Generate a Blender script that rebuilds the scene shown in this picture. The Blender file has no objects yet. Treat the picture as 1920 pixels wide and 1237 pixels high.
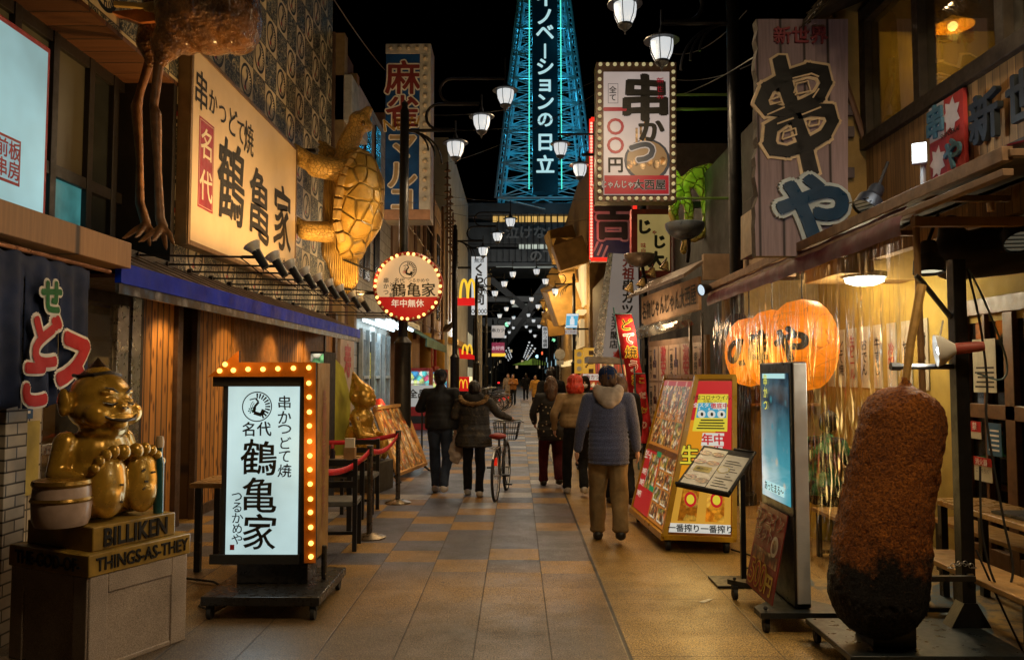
import bpy, math, random
from mathutils import Vector as V, Matrix, noise, Euler
random.seed(7)
R = math.radians
S = bpy.context.scene
COL = S.collection
# ---------------------------------------------------------------- camera
F = 1500.0                       # focal length in photograph pixels (1920 wide)
EYE = V((0, 0, 1.65))
cd = bpy.data.cameras.new('camera'); cam = bpy.data.objects.new('camera', cd); COL.objects.link(cam)
cam.location = EYE; cam.rotation_euler = (R(93.19), 0, R(0.38))
cd.sensor_width = 36; cd.lens = F / 1920 * 36; cd.clip_end = 4000; cd.clip_start = .05
S.camera = cam
# ---------------------------------------------------------------- night sky, moon, exposure
W = bpy.data.worlds.new('World'); S.world = W; W.use_nodes = True
wn = W.node_tree
sky = wn.nodes.new('ShaderNodeTexSky'); sky.sky_type = 'NISHITA'; sky.sun_disc = False
sky.sun_elevation = R(-9); sky.sun_rotation = R(200)
wn.links.new(sky.outputs[0], wn.nodes['Background'].inputs[0]); wn.nodes['Background'].inputs[1].default_value = .05
ml = bpy.data.lights.new('moon', 'SUN'); ml.energy = .012; ml.angle = R(.5); ml.color = (.75, .85, 1)
mo = bpy.data.objects.new('moon', ml); COL.objects.link(mo); mo.rotation_euler = (R(35), 0, R(200)); mo.location = (0, -5, 40)
S.view_settings.view_transform = 'Standard'; S.view_settings.look = 'None'
S.view_settings.exposure = 0; S.view_settings.gamma = 1
S.cycles.use_denoising = True; S.cycles.max_bounces = 6; S.cycles.diffuse_bounces = 2; S.cycles.glossy_bounces = 3
S.cycles.transparent_max_bounces = 16; S.cycles.sample_clamp_indirect = 2.5; S.cycles.sample_clamp_direct = 12
S.cycles.caustics_reflective = False; S.cycles.caustics_refractive = False
# ---------------------------------------------------------------- measuring helpers
CR = cam.rotation_euler.to_matrix()
def ray(px, py): return CR @ V(((px - 960) / F, (618.5 - py) / F, -1))
def at(px, py, Y):
    r = ray(px, py); return EYE + r * (Y / r.y)
def atx(px, py, X):
    r = ray(px, py); return EYE + r * (X / r.x)
def gnd(px, py):
    r = ray(px, py); return EYE + r * (-EYE.z / r.z)
def lerp(a, b, t): return a + (b - a) * t
TMP = bpy.data.scenes.new('work')            # scratch scene for remeshing and type
def evalmesh(ob):
    TMP.collection.objects.link(ob)
    vl = TMP.view_layers[0]; vl.update(); dg = vl.depsgraph
    me = bpy.data.meshes.new_from_object(ob.evaluated_get(dg))
    TMP.collection.objects.unlink(ob); bpy.data.objects.remove(ob)
    return me
GL = {}
def glyph(ch, off, ext):
    k = (ch, round(off, 3), round(ext, 4))
    if k not in GL:
        c = bpy.data.curves.new('t', 'FONT'); c.body = ch; c.offset = off; c.size = 1; c.extrude = ext; c.resolution_u = 3
        me = evalmesh(bpy.data.objects.new('t', c))
        vs = [v.co.copy() for v in me.vertices]; fs = [tuple(p.vertices) for p in me.polygons]
        bpy.data.meshes.remove(me); bpy.data.curves.remove(c)
        GL[k] = (vs, fs)
    return GL[k]
WM = {}
# ---------------------------------------------------------------- mesh builder
class MB:
    def __init__(s): s.v = []; s.f = []; s.m = []
    def add(s, vs, fs, m=0):
        b = len(s.v); s.v.extend(V(v) for v in vs)
        for f in fs: s.f.append(tuple(b + i for i in f)); s.m.append(m)
        return s
    def bx(s, x0, x1, y0, y1, z0, z1, m=0, M=None):
        vs = [V((x, y, z)) for z in (z0, z1) for y in (y0, y1) for x in (x0, x1)]
        if M: vs = [M @ v for v in vs]
        return s.add(vs, [(0, 2, 3, 1), (4, 5, 7, 6), (0, 1, 5, 4), (2, 6, 7, 3), (0, 4, 6, 2), (1, 3, 7, 5)], m)
    def box(s, c, d, m=0, rz=0, rx=0, ry=0):
        M = Matrix.Translation(V(c)) @ Euler((rx, ry, rz)).to_matrix().to_4x4()
        return s.bx(-d[0]/2, d[0]/2, -d[1]/2, d[1]/2, -d[2]/2, d[2]/2, m, M)
    def cyl(s, a, b, r, r2=None, n=10, m=0, cap=1):
        a = V(a); b = V(b); r2 = r if r2 is None else r2
        q = (b - a).to_track_quat('Z', 'Y'); vs = []; fs = []
        for p, rr in ((a, r), (b, r2)):
            for i in range(n): vs.append(p + q @ V((rr*math.cos(2*math.pi*i/n), rr*math.sin(2*math.pi*i/n), 0)))
        for i in range(n): fs.append((i, (i+1) % n, n + (i+1) % n, n + i))
        if cap: fs += [tuple(range(n-1, -1, -1)), tuple(range(n, 2*n))]
        return s.add(vs, fs, m)
    def tube(s, pts, r, n=6, m=0, cap=1):
        pts = [V(p) for p in pts]; k = len(pts); rr = r if isinstance(r, (list, tuple)) else [r]*k
        vs = []; fs = []; up = None
        for i, p in enumerate(pts):
            d = (pts[min(i+1, k-1)] - pts[max(i-1, 0)]).normalized()
            if up is None: up = d.orthogonal().normalized()
            up = (up - d * up.dot(d)); up = up.normalized() if up.length > 1e-5 else d.orthogonal().normalized()
            w = d.cross(up)
            for j in range(n):
                a = 2*math.pi*j/n; vs.append(p + (up*math.cos(a) + w*math.sin(a)) * rr[i])
        for i in range(k-1):
            for j in range(n): fs.append((i*n+j, i*n+(j+1) % n, (i+1)*n+(j+1) % n, (i+1)*n+j))
        if cap: fs += [tuple(range(n-1, -1, -1)), tuple(range((k-1)*n, k*n))]
        return s.add(vs, fs, m)
    def lathe(s, prof, c=(0, 0, 0), n=20, m=0, M=None, cap=1):
        vs = []; fs = []; c = V(c); k = len(prof)
        for r, z in prof:
            for j in range(n):
                a = 2*math.pi*j/n; p = V((r*math.cos(a), r*math.sin(a), z)); vs.append((M @ p if M else p) + c)
        for i in range(k-1):
            for j in range(n): fs.append((i*n+j, i*n+(j+1) % n, (i+1)*n+(j+1) % n, (i+1)*n+j))
        if cap: fs += [tuple(range(n-1, -1, -1)), tuple(range((k-1)*n, k*n))]
        return s.add(vs, fs, m)
    def ell(s, c, r, n=12, m=0, M=None):
        if not isinstance(r, (tuple, list, V)): r = (r, r, r)
        h = max(4, n//2); vs = [V((0, 0, 1))]; fs = []
        for i in range(1, h):
            t = math.pi*i/h
            for j in range(n): vs.append(V((math.sin(t)*math.cos(2*math.pi*j/n), math.sin(t)*math.sin(2*math.pi*j/n), math.cos(t))))
        vs.append(V((0, 0, -1))); e = len(vs)-1
        for j in range(n):
            fs.append((0, 1+j, 1+(j+1) % n)); fs.append((e, e-n+(j+1) % n, e-n+j))
        for i in range(h-2):
            for j in range(n): a = 1+i*n; fs.append((a+j, a+n+j, a+n+(j+1) % n, a+(j+1) % n))
        o = [V((v.x*r[0], v.y*r[1], v.z*r[2])) for v in vs]
        return s.add([(M @ v if M else v) + V(c) for v in o], fs, m)
    def cap(s, a, b, r, r2=None, n=10, m=0):
        r2 = r if r2 is None else r2
        s.cyl(a, b, r, r2, n, m); s.ell(a, r, n, m); s.ell(b, r2, n, m); return s
    def poly(s, pts, m=0): return s.add(pts, [tuple(range(len(pts)))], m)
    def slab(s, pts, d, m=0, ms=None):
        """polygon in space pushed back by vector d"""
        n = len(pts); pts = [V(p) for p in pts]; d = V(d)
        s.add(pts, [tuple(range(n))], m); s.add([p+d for p in pts], [tuple(range(n-1, -1, -1))], m if ms is None else ms)
        for i in range(n): s.add([pts[i], pts[(i+1) % n], pts[(i+1) % n]+d, pts[i]+d], [(3, 2, 1, 0)], m if ms is None else ms)
        return s
    def text(s, t, o, xd, yd, size, off=.0, m=0, lift=.004, vert=0, sx=1, gap=1, ext=0, jit=0, rot=0):
        xd = V(xd).normalized(); yd = V(yd).normalized(); nn = xd.cross(yd); o = V(o)
        rows = list(t) if vert else [t]
        for i, ch in enumerate(rows):
            if ch == ' ': continue
            vs, fs = glyph(ch, 0, ext/size if size else 0)
            if not vs: continue
            x0 = min(v.x for v in vs); x1 = max(v.x for v in vs)
            cx = .5*len(ch) if (len(ch) == 1 and ord(ch) > 255) else (x0+x1)/2
            cy = .37 if ord(ch[0]) > 255 else .34
            yo = ((len(rows)-1)/2 - i) * gap if vert else 0
            c, sn = math.cos(rot), math.sin(rot); e0 = len(s.v)*.01
            st = [(0, 0)]
            if off > .004:                       # bolder strokes: the brush stamped around a small ellipse
                k_ = 8 if off < .06 else 14
                st += [(off*math.cos(2*math.pi*q/k_+.4), off*math.sin(2*math.pi*q/k_+.4)*(.6 if jit else 1)) for q in range(k_)]
                if off > .06: st += [(x*.5, y*.5) for x, y in st[1:]]
            for q_, (ox, oy) in enumerate(st):
                out = []
                for v in vs:
                    x = (v.x-cx+ox)*sx; y = v.y-cy+yo+oy
                    if jit:
                        q = noise.noise_vector(V((v.x*2.3+i*7+e0, v.y*2.3, 3)))*jit; x += q.x; y += q.y
                    x, y = x*c-y*sn, x*sn+y*c
                    out.append(o + xd*x*size + yd*y*size + nn*(lift + q_*.00012 + (v.z+ext/size)*size))
                s.add(out, fs, m)
        return s
    def build(s, name, mats, parent=None, w=0, bev=0, flat=0, ang=35, kind=None):
        me = bpy.data.meshes.new(name); vs = s.v
        if w and parent is not None:
            I = WM[parent].inverted(); vs = [I @ v for v in vs]
        me.from_pydata(vs, [], s.f)
        if not isinstance(mats, (list, tuple)): mats = [mats]
        for m in mats: me.materials.append(m)
        me.polygons.foreach_set('material_index', s.m)
        if not flat:
            me.polygons.foreach_set('use_smooth', [True]*len(s.f)); me.set_sharp_from_angle(angle=R(ang))
        me.update()
        return place(name, me, parent, bev, kind)
def place(name, me, parent=None, bev=0, kind=None):
    o = bpy.data.objects.new(name, me); COL.objects.link(o)
    if parent is not None: o.parent = parent; WM[o] = WM[parent]
    else: WM[o] = Matrix()
    if bev:
        b = o.modifiers.new('bevel', 'BEVEL'); b.width = bev; b.segments = 2; b.limit_method = 'ANGLE'; b.angle_limit = R(50)
    if kind: o['kind'] = kind
    return o
def tag(o, label, cat, group=None):
    o['label'] = label; o['category'] = cat
    if group: o['group'] = group
    return o
def thing(name, label, cat, loc=(0, 0, 0), rz=0, group=None):
    o = bpy.data.objects.new(name, None); COL.objects.link(o); o.empty_display_size = .1
    o.location = loc; o.rotation_euler = (0, 0, rz)
    WM[o] = Matrix.Translation(V(loc)) @ Matrix.Rotation(rz, 4, 'Z')
    return tag(o, label, cat, group)
def dup(o, loc, rz=0, label=None, parent=None):
    c = o.copy(); COL.objects.link(c)
    if parent is None:
        c.location = loc; c.rotation_euler = (0, 0, rz); WM[c] = Matrix.Translation(V(loc)) @ Matrix.Rotation(rz, 4, 'Z')
        if label: c['label'] = label
    else: c.parent = parent; WM[c] = WM[parent]
    for ch in list(o.children): dup(ch, None, 0, None, c)
    return c
def lamp(kind, p, e, col, parent=None, rad=.05, to=None, cone=90, blend=.5, size=None):
    l = bpy.data.lights.new('lamp', kind); l.energy = e; l.color = col
    if kind == 'AREA':
        l.shape = 'RECTANGLE'; l.size, l.size_y = size
    else: l.shadow_soft_size = rad
    if kind == 'SPOT': l.spot_size = R(cone); l.spot_blend = blend
    o = bpy.data.objects.new('bulb_light', l); COL.objects.link(o)
    M = Matrix.Translation(V(p))
    if to is not None: M = M @ (V(to)-V(p)).to_track_quat('-Z', 'Y').to_matrix().to_4x4()
    if parent is not None: o.parent = parent; M = WM[parent].inverted() @ M
    o.matrix_local = M
    return o
def blob(name, mb, mats, parent=None, vox=.02, sm=4, w=0, matfn=None, disp=None, dec=0):
    """closed shapes fused into one continuous skin"""
    me = bpy.data.meshes.new(name); me.from_pydata(mb.v, [], mb.f); me.update()
    ob = bpy.data.objects.new('b', me)
    r = ob.modifiers.new('r', 'REMESH'); r.mode = 'VOXEL'; r.voxel_size = vox; r.use_smooth_shade = True
    k = ob.modifiers.new('s', 'SMOOTH'); k.factor = .5; k.iterations = sm
    if dec:
        d = ob.modifiers.new('d', 'DECIMATE'); d.ratio = dec
    nm = evalmesh(ob); nm.name = name; bpy.data.meshes.remove(me)
    if disp:
        nm.update(); ns = [v.normal.copy() for v in nm.vertices]
        for v, n in zip(nm.vertices, ns): v.co += n * disp(v.co, n)
    if not isinstance(mats, (list, tuple)): mats = [mats]
    nm.materials.clear()
    for m in mats: nm.materials.append(m)
    if matfn:
        for p in nm.polygons: p.material_index = matfn(p.center, p.normal)
    if w and parent is not None: nm.transform(WM[parent].inverted())
    nm.polygons.foreach_set('use_smooth', [True]*len(nm.polygons))
    return place(name, nm, parent)
# ---------------------------------------------------------------- material helpers
def nd(nt, t, ins=None, **at_):
    n = nt.nodes.new('ShaderNode' + t)
    for k, v in at_.items(): setattr(n, k, v)
    for k, v in (ins or {}).items():
        i = n.inputs[k]
        if isinstance(v, bpy.types.NodeSocket): nt.links.new(v, i)
        elif isinstance(v, bpy.types.Node): nt.links.new(v.outputs[0], i)
        elif isinstance(v, (tuple, list)) and len(v) == 3 and i.type == 'RGBA': i.default_value = (*v, 1)
        else: i.default_value = v
    return n
def ma(nt, op, a, b=0., c=0.): return nd(nt, 'Math', {0: a, 1: b, 2: c}, operation=op).outputs[0]
def mix(nt, f, a, b, bt='MIX'):
    n = nd(nt, 'Mix', data_type='RGBA', blend_type=bt)
    for i, v in ((0, f), (6, a), (7, b)):
        s = n.inputs[i]
        if isinstance(v, bpy.types.NodeSocket): nt.links.new(v, s)
        elif isinstance(v, (tuple, list)): s.default_value = (*v[:3], 1)
        else: s.default_value = v
    return n.outputs[2]
def new(name):
    m = bpy.data.materials.new(name); m.use_nodes = True
    nt = m.node_tree; b = nt.nodes['Principled BSDF']
    co = nd(nt, 'TexCoord').outputs['Object']
    return m, nt, b, co
def setc(nt, s, v):
    if isinstance(v, bpy.types.NodeSocket): nt.links.new(v, s)
    elif s.type == 'RGBA': s.default_value = (*v[:3], 1)
    else: s.default_value = v
def nz(nt, co, sc, det=3, rough=.55): return nd(nt, 'TexNoise', {'Vector': co, 'Scale': sc, 'Detail': det, 'Roughness': rough}).outputs[0]
def ramp(nt, f, a, b, lo=0., hi=1.): return nd(nt, 'MapRange', {0: f, 1: a, 2: b, 3: lo, 4: hi}).outputs[0]
def bump(nt, b, h, st, dist=.01):
    n = nd(nt, 'Bump', {'Height': h, 'Strength': st, 'Distance': dist}); nt.links.new(n.outputs[0], b.inputs['Normal'])
MT = {}
def M(key, col, rough=.6, metal=0, var=.25, vs=5, bs=90, bst=.25, bd=.004, spec=.5, coat=0, dirt=0):
    if key in MT: return MT[key]
    m, nt, b, co = new(key)
    f = ramp(nt, nz(nt, co, vs, 5), .3, .7, 1-var, 1+var)
    g = nd(nt, 'CombineColor', {0: f, 1: f, 2: f}).outputs[0]
    c = mix(nt, 1., (*col,), g, 'MULTIPLY')
    if dirt: c = mix(nt, ramp(nt, nz(nt, co, vs*.7, 8, .7), .5, .72, 0, dirt), c, (.02, .016, .012))
    setc(nt, b.inputs['Base Color'], c)
    setc(nt, b.inputs['Roughness'], ramp(nt, nz(nt, co, vs*2.3, 4), .3, .7, max(.03, rough-.12), min(1, rough+.12)))
    b.inputs['Metallic'].default_value = metal; b.inputs['Specular IOR Level'].default_value = spec
    b.inputs['Coat Weight'].default_value = coat; b.inputs['Coat Roughness'].default_value = .12
    if bst: bump(nt, b, nz(nt, co, bs, 4), bst, bd)
    MT[key] = m; return m
def E(key, col, st=1., var=.0, vs=2, base=.4, samp=None):
    if key in MT: return MT[key]
    m, nt, b, co = new(key)
    b.inputs['Base Color'].default_value = (*[c*base for c in col], 1); b.inputs['Roughness'].default_value = .35
    b.inputs['Emission Color'].default_value = (*col, 1)
    if var: setc(nt, b.inputs['Emission Strength'], ramp(nt, nz(nt, co, vs, 3), .3, .7, st*(1-var), st*(1+var)))
    else: b.inputs['Emission Strength'].default_value = st
    if samp: m.cycles.emission_sampling = samp
    MT[key] = m; return m
def planks(key, col, pw=.11, axis='Y', dark=.35, knots=1, rough=.55, gapd=.03, grain=1.):
    """vertical boards side by side along axis"""
    if key in MT: return MT[key]
    m, nt, b, co = new(key)
    sp = nd(nt, 'SeparateXYZ', {0: co}); a = sp.outputs[axis]; z = sp.outputs['Z']
    u = ma(nt, 'DIVIDE', a, pw); i = ma(nt, 'FLOOR', u); fr = ma(nt, 'FRACT', u)
    rnd = nd(nt, 'TexWhiteNoise', {'W': i}, noise_dimensions='1D').outputs[0]
    v2 = nd(nt, 'CombineXYZ', {0: ma(nt, 'MULTIPLY', a, 22.), 1: ma(nt, 'MULTIPLY', rnd, 40.), 2: ma(nt, 'MULTIPLY', z, 1.3)}).outputs[0]
    gr = nz(nt, v2, 1.4, 6, .65)
    f = ma(nt, 'MULTIPLY', ramp(nt, gr, .25, .75, 1-.38*grain, 1+.32*grain), ramp(nt, rnd, 0, 1, .7, 1.2))
    c = mix(nt, 1., (*col,), nd(nt, 'CombineColor', {0: f, 1: f, 2: f}).outputs[0], 'MULTIPLY')
    if knots:
        v3 = nd(nt, 'CombineXYZ', {0: ma(nt, 'ADD', ma(nt, 'MULTIPLY', a, 7.), ma(nt, 'MULTIPLY', rnd, 37.)), 1: ma(nt, 'ADD', ma(nt, 'MULTIPLY', z, 2.6), ma(nt, 'MULTIPLY', rnd, 50.))}).outputs[0]
        vo = nd(nt, 'TexVoronoi', {'Vector': v3, 'Scale': 1.}, voronoi_dimensions='2D').outputs['Distance']
        c = mix(nt, ramp(nt, vo, .07, .2, .92, 0), c, (col[0]*.18, col[1]*.13, col[2]*.1))
    e = ma(nt, 'MINIMUM', fr, ma(nt, 'SUBTRACT', 1., fr))
    gp = ramp(nt, e, gapd*.5, gapd*1.6, 1, 0)
    c = mix(nt, ma(nt, 'MULTIPLY', gp, .9), c, (.008, .005, .003))
    setc(nt, b.inputs['Base Color'], c); b.inputs['Roughness'].default_value = rough
    bump(nt, b, ma(nt, 'SUBTRACT', ma(nt, 'MULTIPLY', gr, .25), gp), .5, .006)
    MT[key] = m; return m
def tiles(key, col, w, h, ax='X', grout=(.03, .03, .03), g=.035, rough=.35, run=.5, var=.15):
    if key in MT: return MT[key]
    m, nt, b, co = new(key)
    sp = nd(nt, 'SeparateXYZ', {0: co}); a = sp.outputs['X'] if ax == 'X' else sp.outputs['Y']
    if ax == 'XY': a = ma(nt, 'ADD', sp.outputs['X'], sp.outputs['Y'])
    v = ma(nt, 'DIVIDE', sp.outputs['Z'], h); r = ma(nt, 'FLOOR', v)
    u = ma(nt, 'ADD', ma(nt, 'DIVIDE', a, w), ma(nt, 'MULTIPLY', ma(nt, 'MODULO', r, 2.), run)); i = ma(nt, 'FLOOR', u)
    rnd = nd(nt, 'TexWhiteNoise', {0: nd(nt, 'CombineXYZ', {0: i, 1: r}).outputs[0]}, noise_dimensions='2D').outputs[0]
    fu = ma(nt, 'FRACT', u); fv = ma(nt, 'FRACT', v)
    eu = ma(nt, 'MULTIPLY', ma(nt, 'MINIMUM', fu, ma(nt, 'SUBTRACT', 1., fu)), w/h); ev = ma(nt, 'MINIMUM', fv, ma(nt, 'SUBTRACT', 1., fv))
    e = ma(nt, 'MINIMUM', eu, ev); gp = ramp(nt, e, g*.6, g*1.5, 1, 0)
    f = ma(nt, 'MULTIPLY', ramp(nt, rnd, 0, 1, 1-var, 1+var), ramp(nt, nz(nt, co, 6, 5), .3, .7, .8, 1.15))
    c = mix(nt, 1., (*col,), nd(nt, 'CombineColor', {0: f, 1: f, 2: f}).outputs[0], 'MULTIPLY')
    setc(nt, b.inputs['Base Color'], mix(nt, gp, c, grout)); b.inputs['Roughness'].default_value = rough
    bump(nt, b, ma(nt, 'SUBTRACT', 1., gp), .4, .004)
    MT[key] = m; return m
def food(key, cols, sc=14, em=0., dark=.15, asp=(1, 1, 1), base=1.):
    """photographs of dishes: random rounded patches of warm colours"""
    if key in MT: return MT[key]
    m, nt, b, co = new(key)
    mp = nd(nt, 'Mapping', {'Vector': co, 'Scale': asp}).outputs[0]
    wv = nd(nt, 'VectorMath', {0: mp, 1: nd(nt, 'VectorMath', {0: nd(nt, 'TexNoise', {'Vector': mp, 'Scale': sc*.6}).outputs[1], 3: .12}, operation='SCALE').outputs[0]}, operation='ADD').outputs[0]
    vo = nd(nt, 'TexVoronoi', {'Vector': wv, 'Scale': sc}); cell = nd(nt, 'SeparateColor', {0: vo.outputs['Color']}).outputs[0]
    cr = nd(nt, 'ValToRGB', {0: cell}); el = cr.color_ramp; el.interpolation = 'CONSTANT'
    while len(el.elements) < len(cols): el.elements.new(.5)
    for i, c in enumerate(cols): el.elements[i].position = i/len(cols); el.elements[i].color = (*c, 1)
    d = ramp(nt, vo.outputs['Distance'], .15, .75, 1.25, dark)
    d2 = ma(nt, 'MULTIPLY', d, ramp(nt, nz(nt, co, sc*4, 4), .3, .7, .55, 1.35))
    c = mix(nt, 1., cr.outputs[0], nd(nt, 'CombineColor', {0: d2, 1: d2, 2: d2}).outputs[0], 'MULTIPLY')
    setc(nt, b.inputs['Base Color'], c); b.inputs['Roughness'].default_value = .3
    if em: setc(nt, b.inputs['Emission Color'], c); b.inputs['Emission Strength'].default_value = em
    MT[key] = m; return m
def glass(key, tint=(.6, .7, .7), refl=.2, rough=.05, alpha=.75, streak=0):
    """thin sheet: mostly clear with a glossy skin"""
    if key in MT: return MT[key]
    m = bpy.data.materials.new(key); m.use_nodes = True; nt = m.node_tree; nt.nodes.remove(nt.nodes['Principled BSDF'])
    co = nd(nt, 'TexCoord').outputs['Object']
    t = nd(nt, 'BsdfTransparent', {0: tint}); g = nd(nt, 'BsdfGlossy', {0: (.9, .9, .9), 'Roughness': rough})
    fc = nd(nt, 'LayerWeight').outputs['Facing']
    fac = ma(nt, 'ADD', refl, ma(nt, 'MULTIPLY', ma(nt, 'POWER', fc, 5.), .5))
    if streak: fac = ramp(nt, nz(nt, nd(nt, 'Mapping', {'Vector': co, 'Scale': (1, 20, 1.1)}).outputs[0], 1.6, 5), .47, .68, refl*.5, streak)
    x = nd(nt, 'MixShader', {0: fac, 1: t.outputs[0], 2: g.outputs[0]})
    if alpha < 1:
        d = nd(nt, 'BsdfDiffuse', {0: (.5, .48, .42)})
        x = nd(nt, 'MixShader', {0: ramp(nt, nz(nt, co, 2.5, 6), .35, .75, 0, 1-alpha), 1: x.outputs[0], 2: d.outputs[0]})
    nt.links.new(x.outputs[0], nt.nodes['Material Output'].inputs[0])
    MT[key] = m; return m
# ---------------------------------------------------------------- shared materials
black = M('black_paint', (.012, .012, .013), .38, 0, .3, 6, 120, .15)
blackmat = M('black_matte', (.016, .015, .015), .75)
iron = M('dark_iron', (.02, .02, .022), .4, .6, .3, 8)
steel = M('brushed_steel', (.42, .41, .39), .32, 1, .2, 9, 200, .2)
alum = M('aluminium', (.55, .56, .57), .36, .9, .12, 4)
white = M('white_paint', (.75, .74, .7), .5, 0, .1, 4)
dirtywhite = M('aged_white_plastic', (.52, .5, .45), .5, 0, .2, 4, dirt=.5)
cream = M('cream_board', (.78, .7, .55), .55, 0, .1, 3)
ink = M('black_ink', (.012, .011, .01), .6, 0, .3, 20)
redp = M('red_paint', (.42, .012, .012), .45, 0, .2, 6)
wred = M('wine_red', (.2, .012, .03), .45, 0, .3, 6)
whiteink = M('white_ink', (.8, .78, .72), .6, 0, .1, 20)
navy = M('navy_paint', (.012, .03, .12), .45, 0, .3, 6)
bluepaint = M('blue_sign_paint', (.008, .06, .22), .4, 0, .35, 3)
wood = M('oak_wood', (.36, .2, .08), .5, 0, .35, 7, 40, .3)
darkwood = M('dark_wood', (.07, .036, .018), .5, 0, .4, 7, 40, .4)
gold = M('polished_gold', (.52, .29, .035), .24, .45, .25, 4, 30, .05, .002, coat=.5, dirt=.35)
skin = M('skin', (.5, .28, .19), .5, 0, .1, 8)
goldink = M('yellow_ink', (.8, .5, .03), .5, 0, .1, 10)
bulbw = E('warm_bulb', (1, .62, .16), 2.6, samp='NONE')
bulboff = M('frosted_bulb', (.6, .5, .36), .25, 0, .1, 20)
rubber = M('rubber', (.015, .015, .015), .7)
class Quad:
    """a flat sign face given by four corners: bottom left, bottom right, top right, top left"""
    def __init__(s, bl, br, tr, tl): s.c = [V(x) for x in (bl, br, tr, tl)]; s.n = (s.c[1]-s.c[0]).cross(s.c[3]-s.c[0]).normalized()
    def p(s, u, v, l=0): return s.c[0].lerp(s.c[1], u).lerp(s.c[3].lerp(s.c[2], u), v)+s.n*l
    def rect(s, q, u0, v0, u1, v1, m=0, l=.002): q.poly([s.p(u0, v0, l), s.p(u1, v0, l), s.p(u1, v1, l), s.p(u0, v1, l)], m); return q
    def disc(s, q, u, v, r, m=0, l=.003, sx=1, k=20, a0=0, a1=6.2832):
        x = (s.p(u+.01, v)-s.p(u, v)).normalized(); y = s.n.cross(x); o = s.p(u, v, l)
        q.poly([o+x*(r*sx*math.cos(a0+(a1-a0)*i/k))+y*(r*math.sin(a0+(a1-a0)*i/k)) for i in range(k)], m); return q
    def text(s, q, t, u, v, size, off=.0, m=0, l=.004, **k):
        x = (s.p(u+.01, v)-s.p(u, v)).normalized(); q.text(t, s.p(u, v), x, s.n.cross(x), size, off, m, l, **k); return q
def face(px0, py0, px1, py1, Y): return Quad(at(px0, py1, Y), at(px1, py1, Y), at(px1, py0, Y), at(px0, py0, Y))
def parts(name, boxes, mat, parent, bev=0):
    for b_ in boxes: MB().bx(*b_).build(name, mat, parent, w=1, bev=bev)
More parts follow.
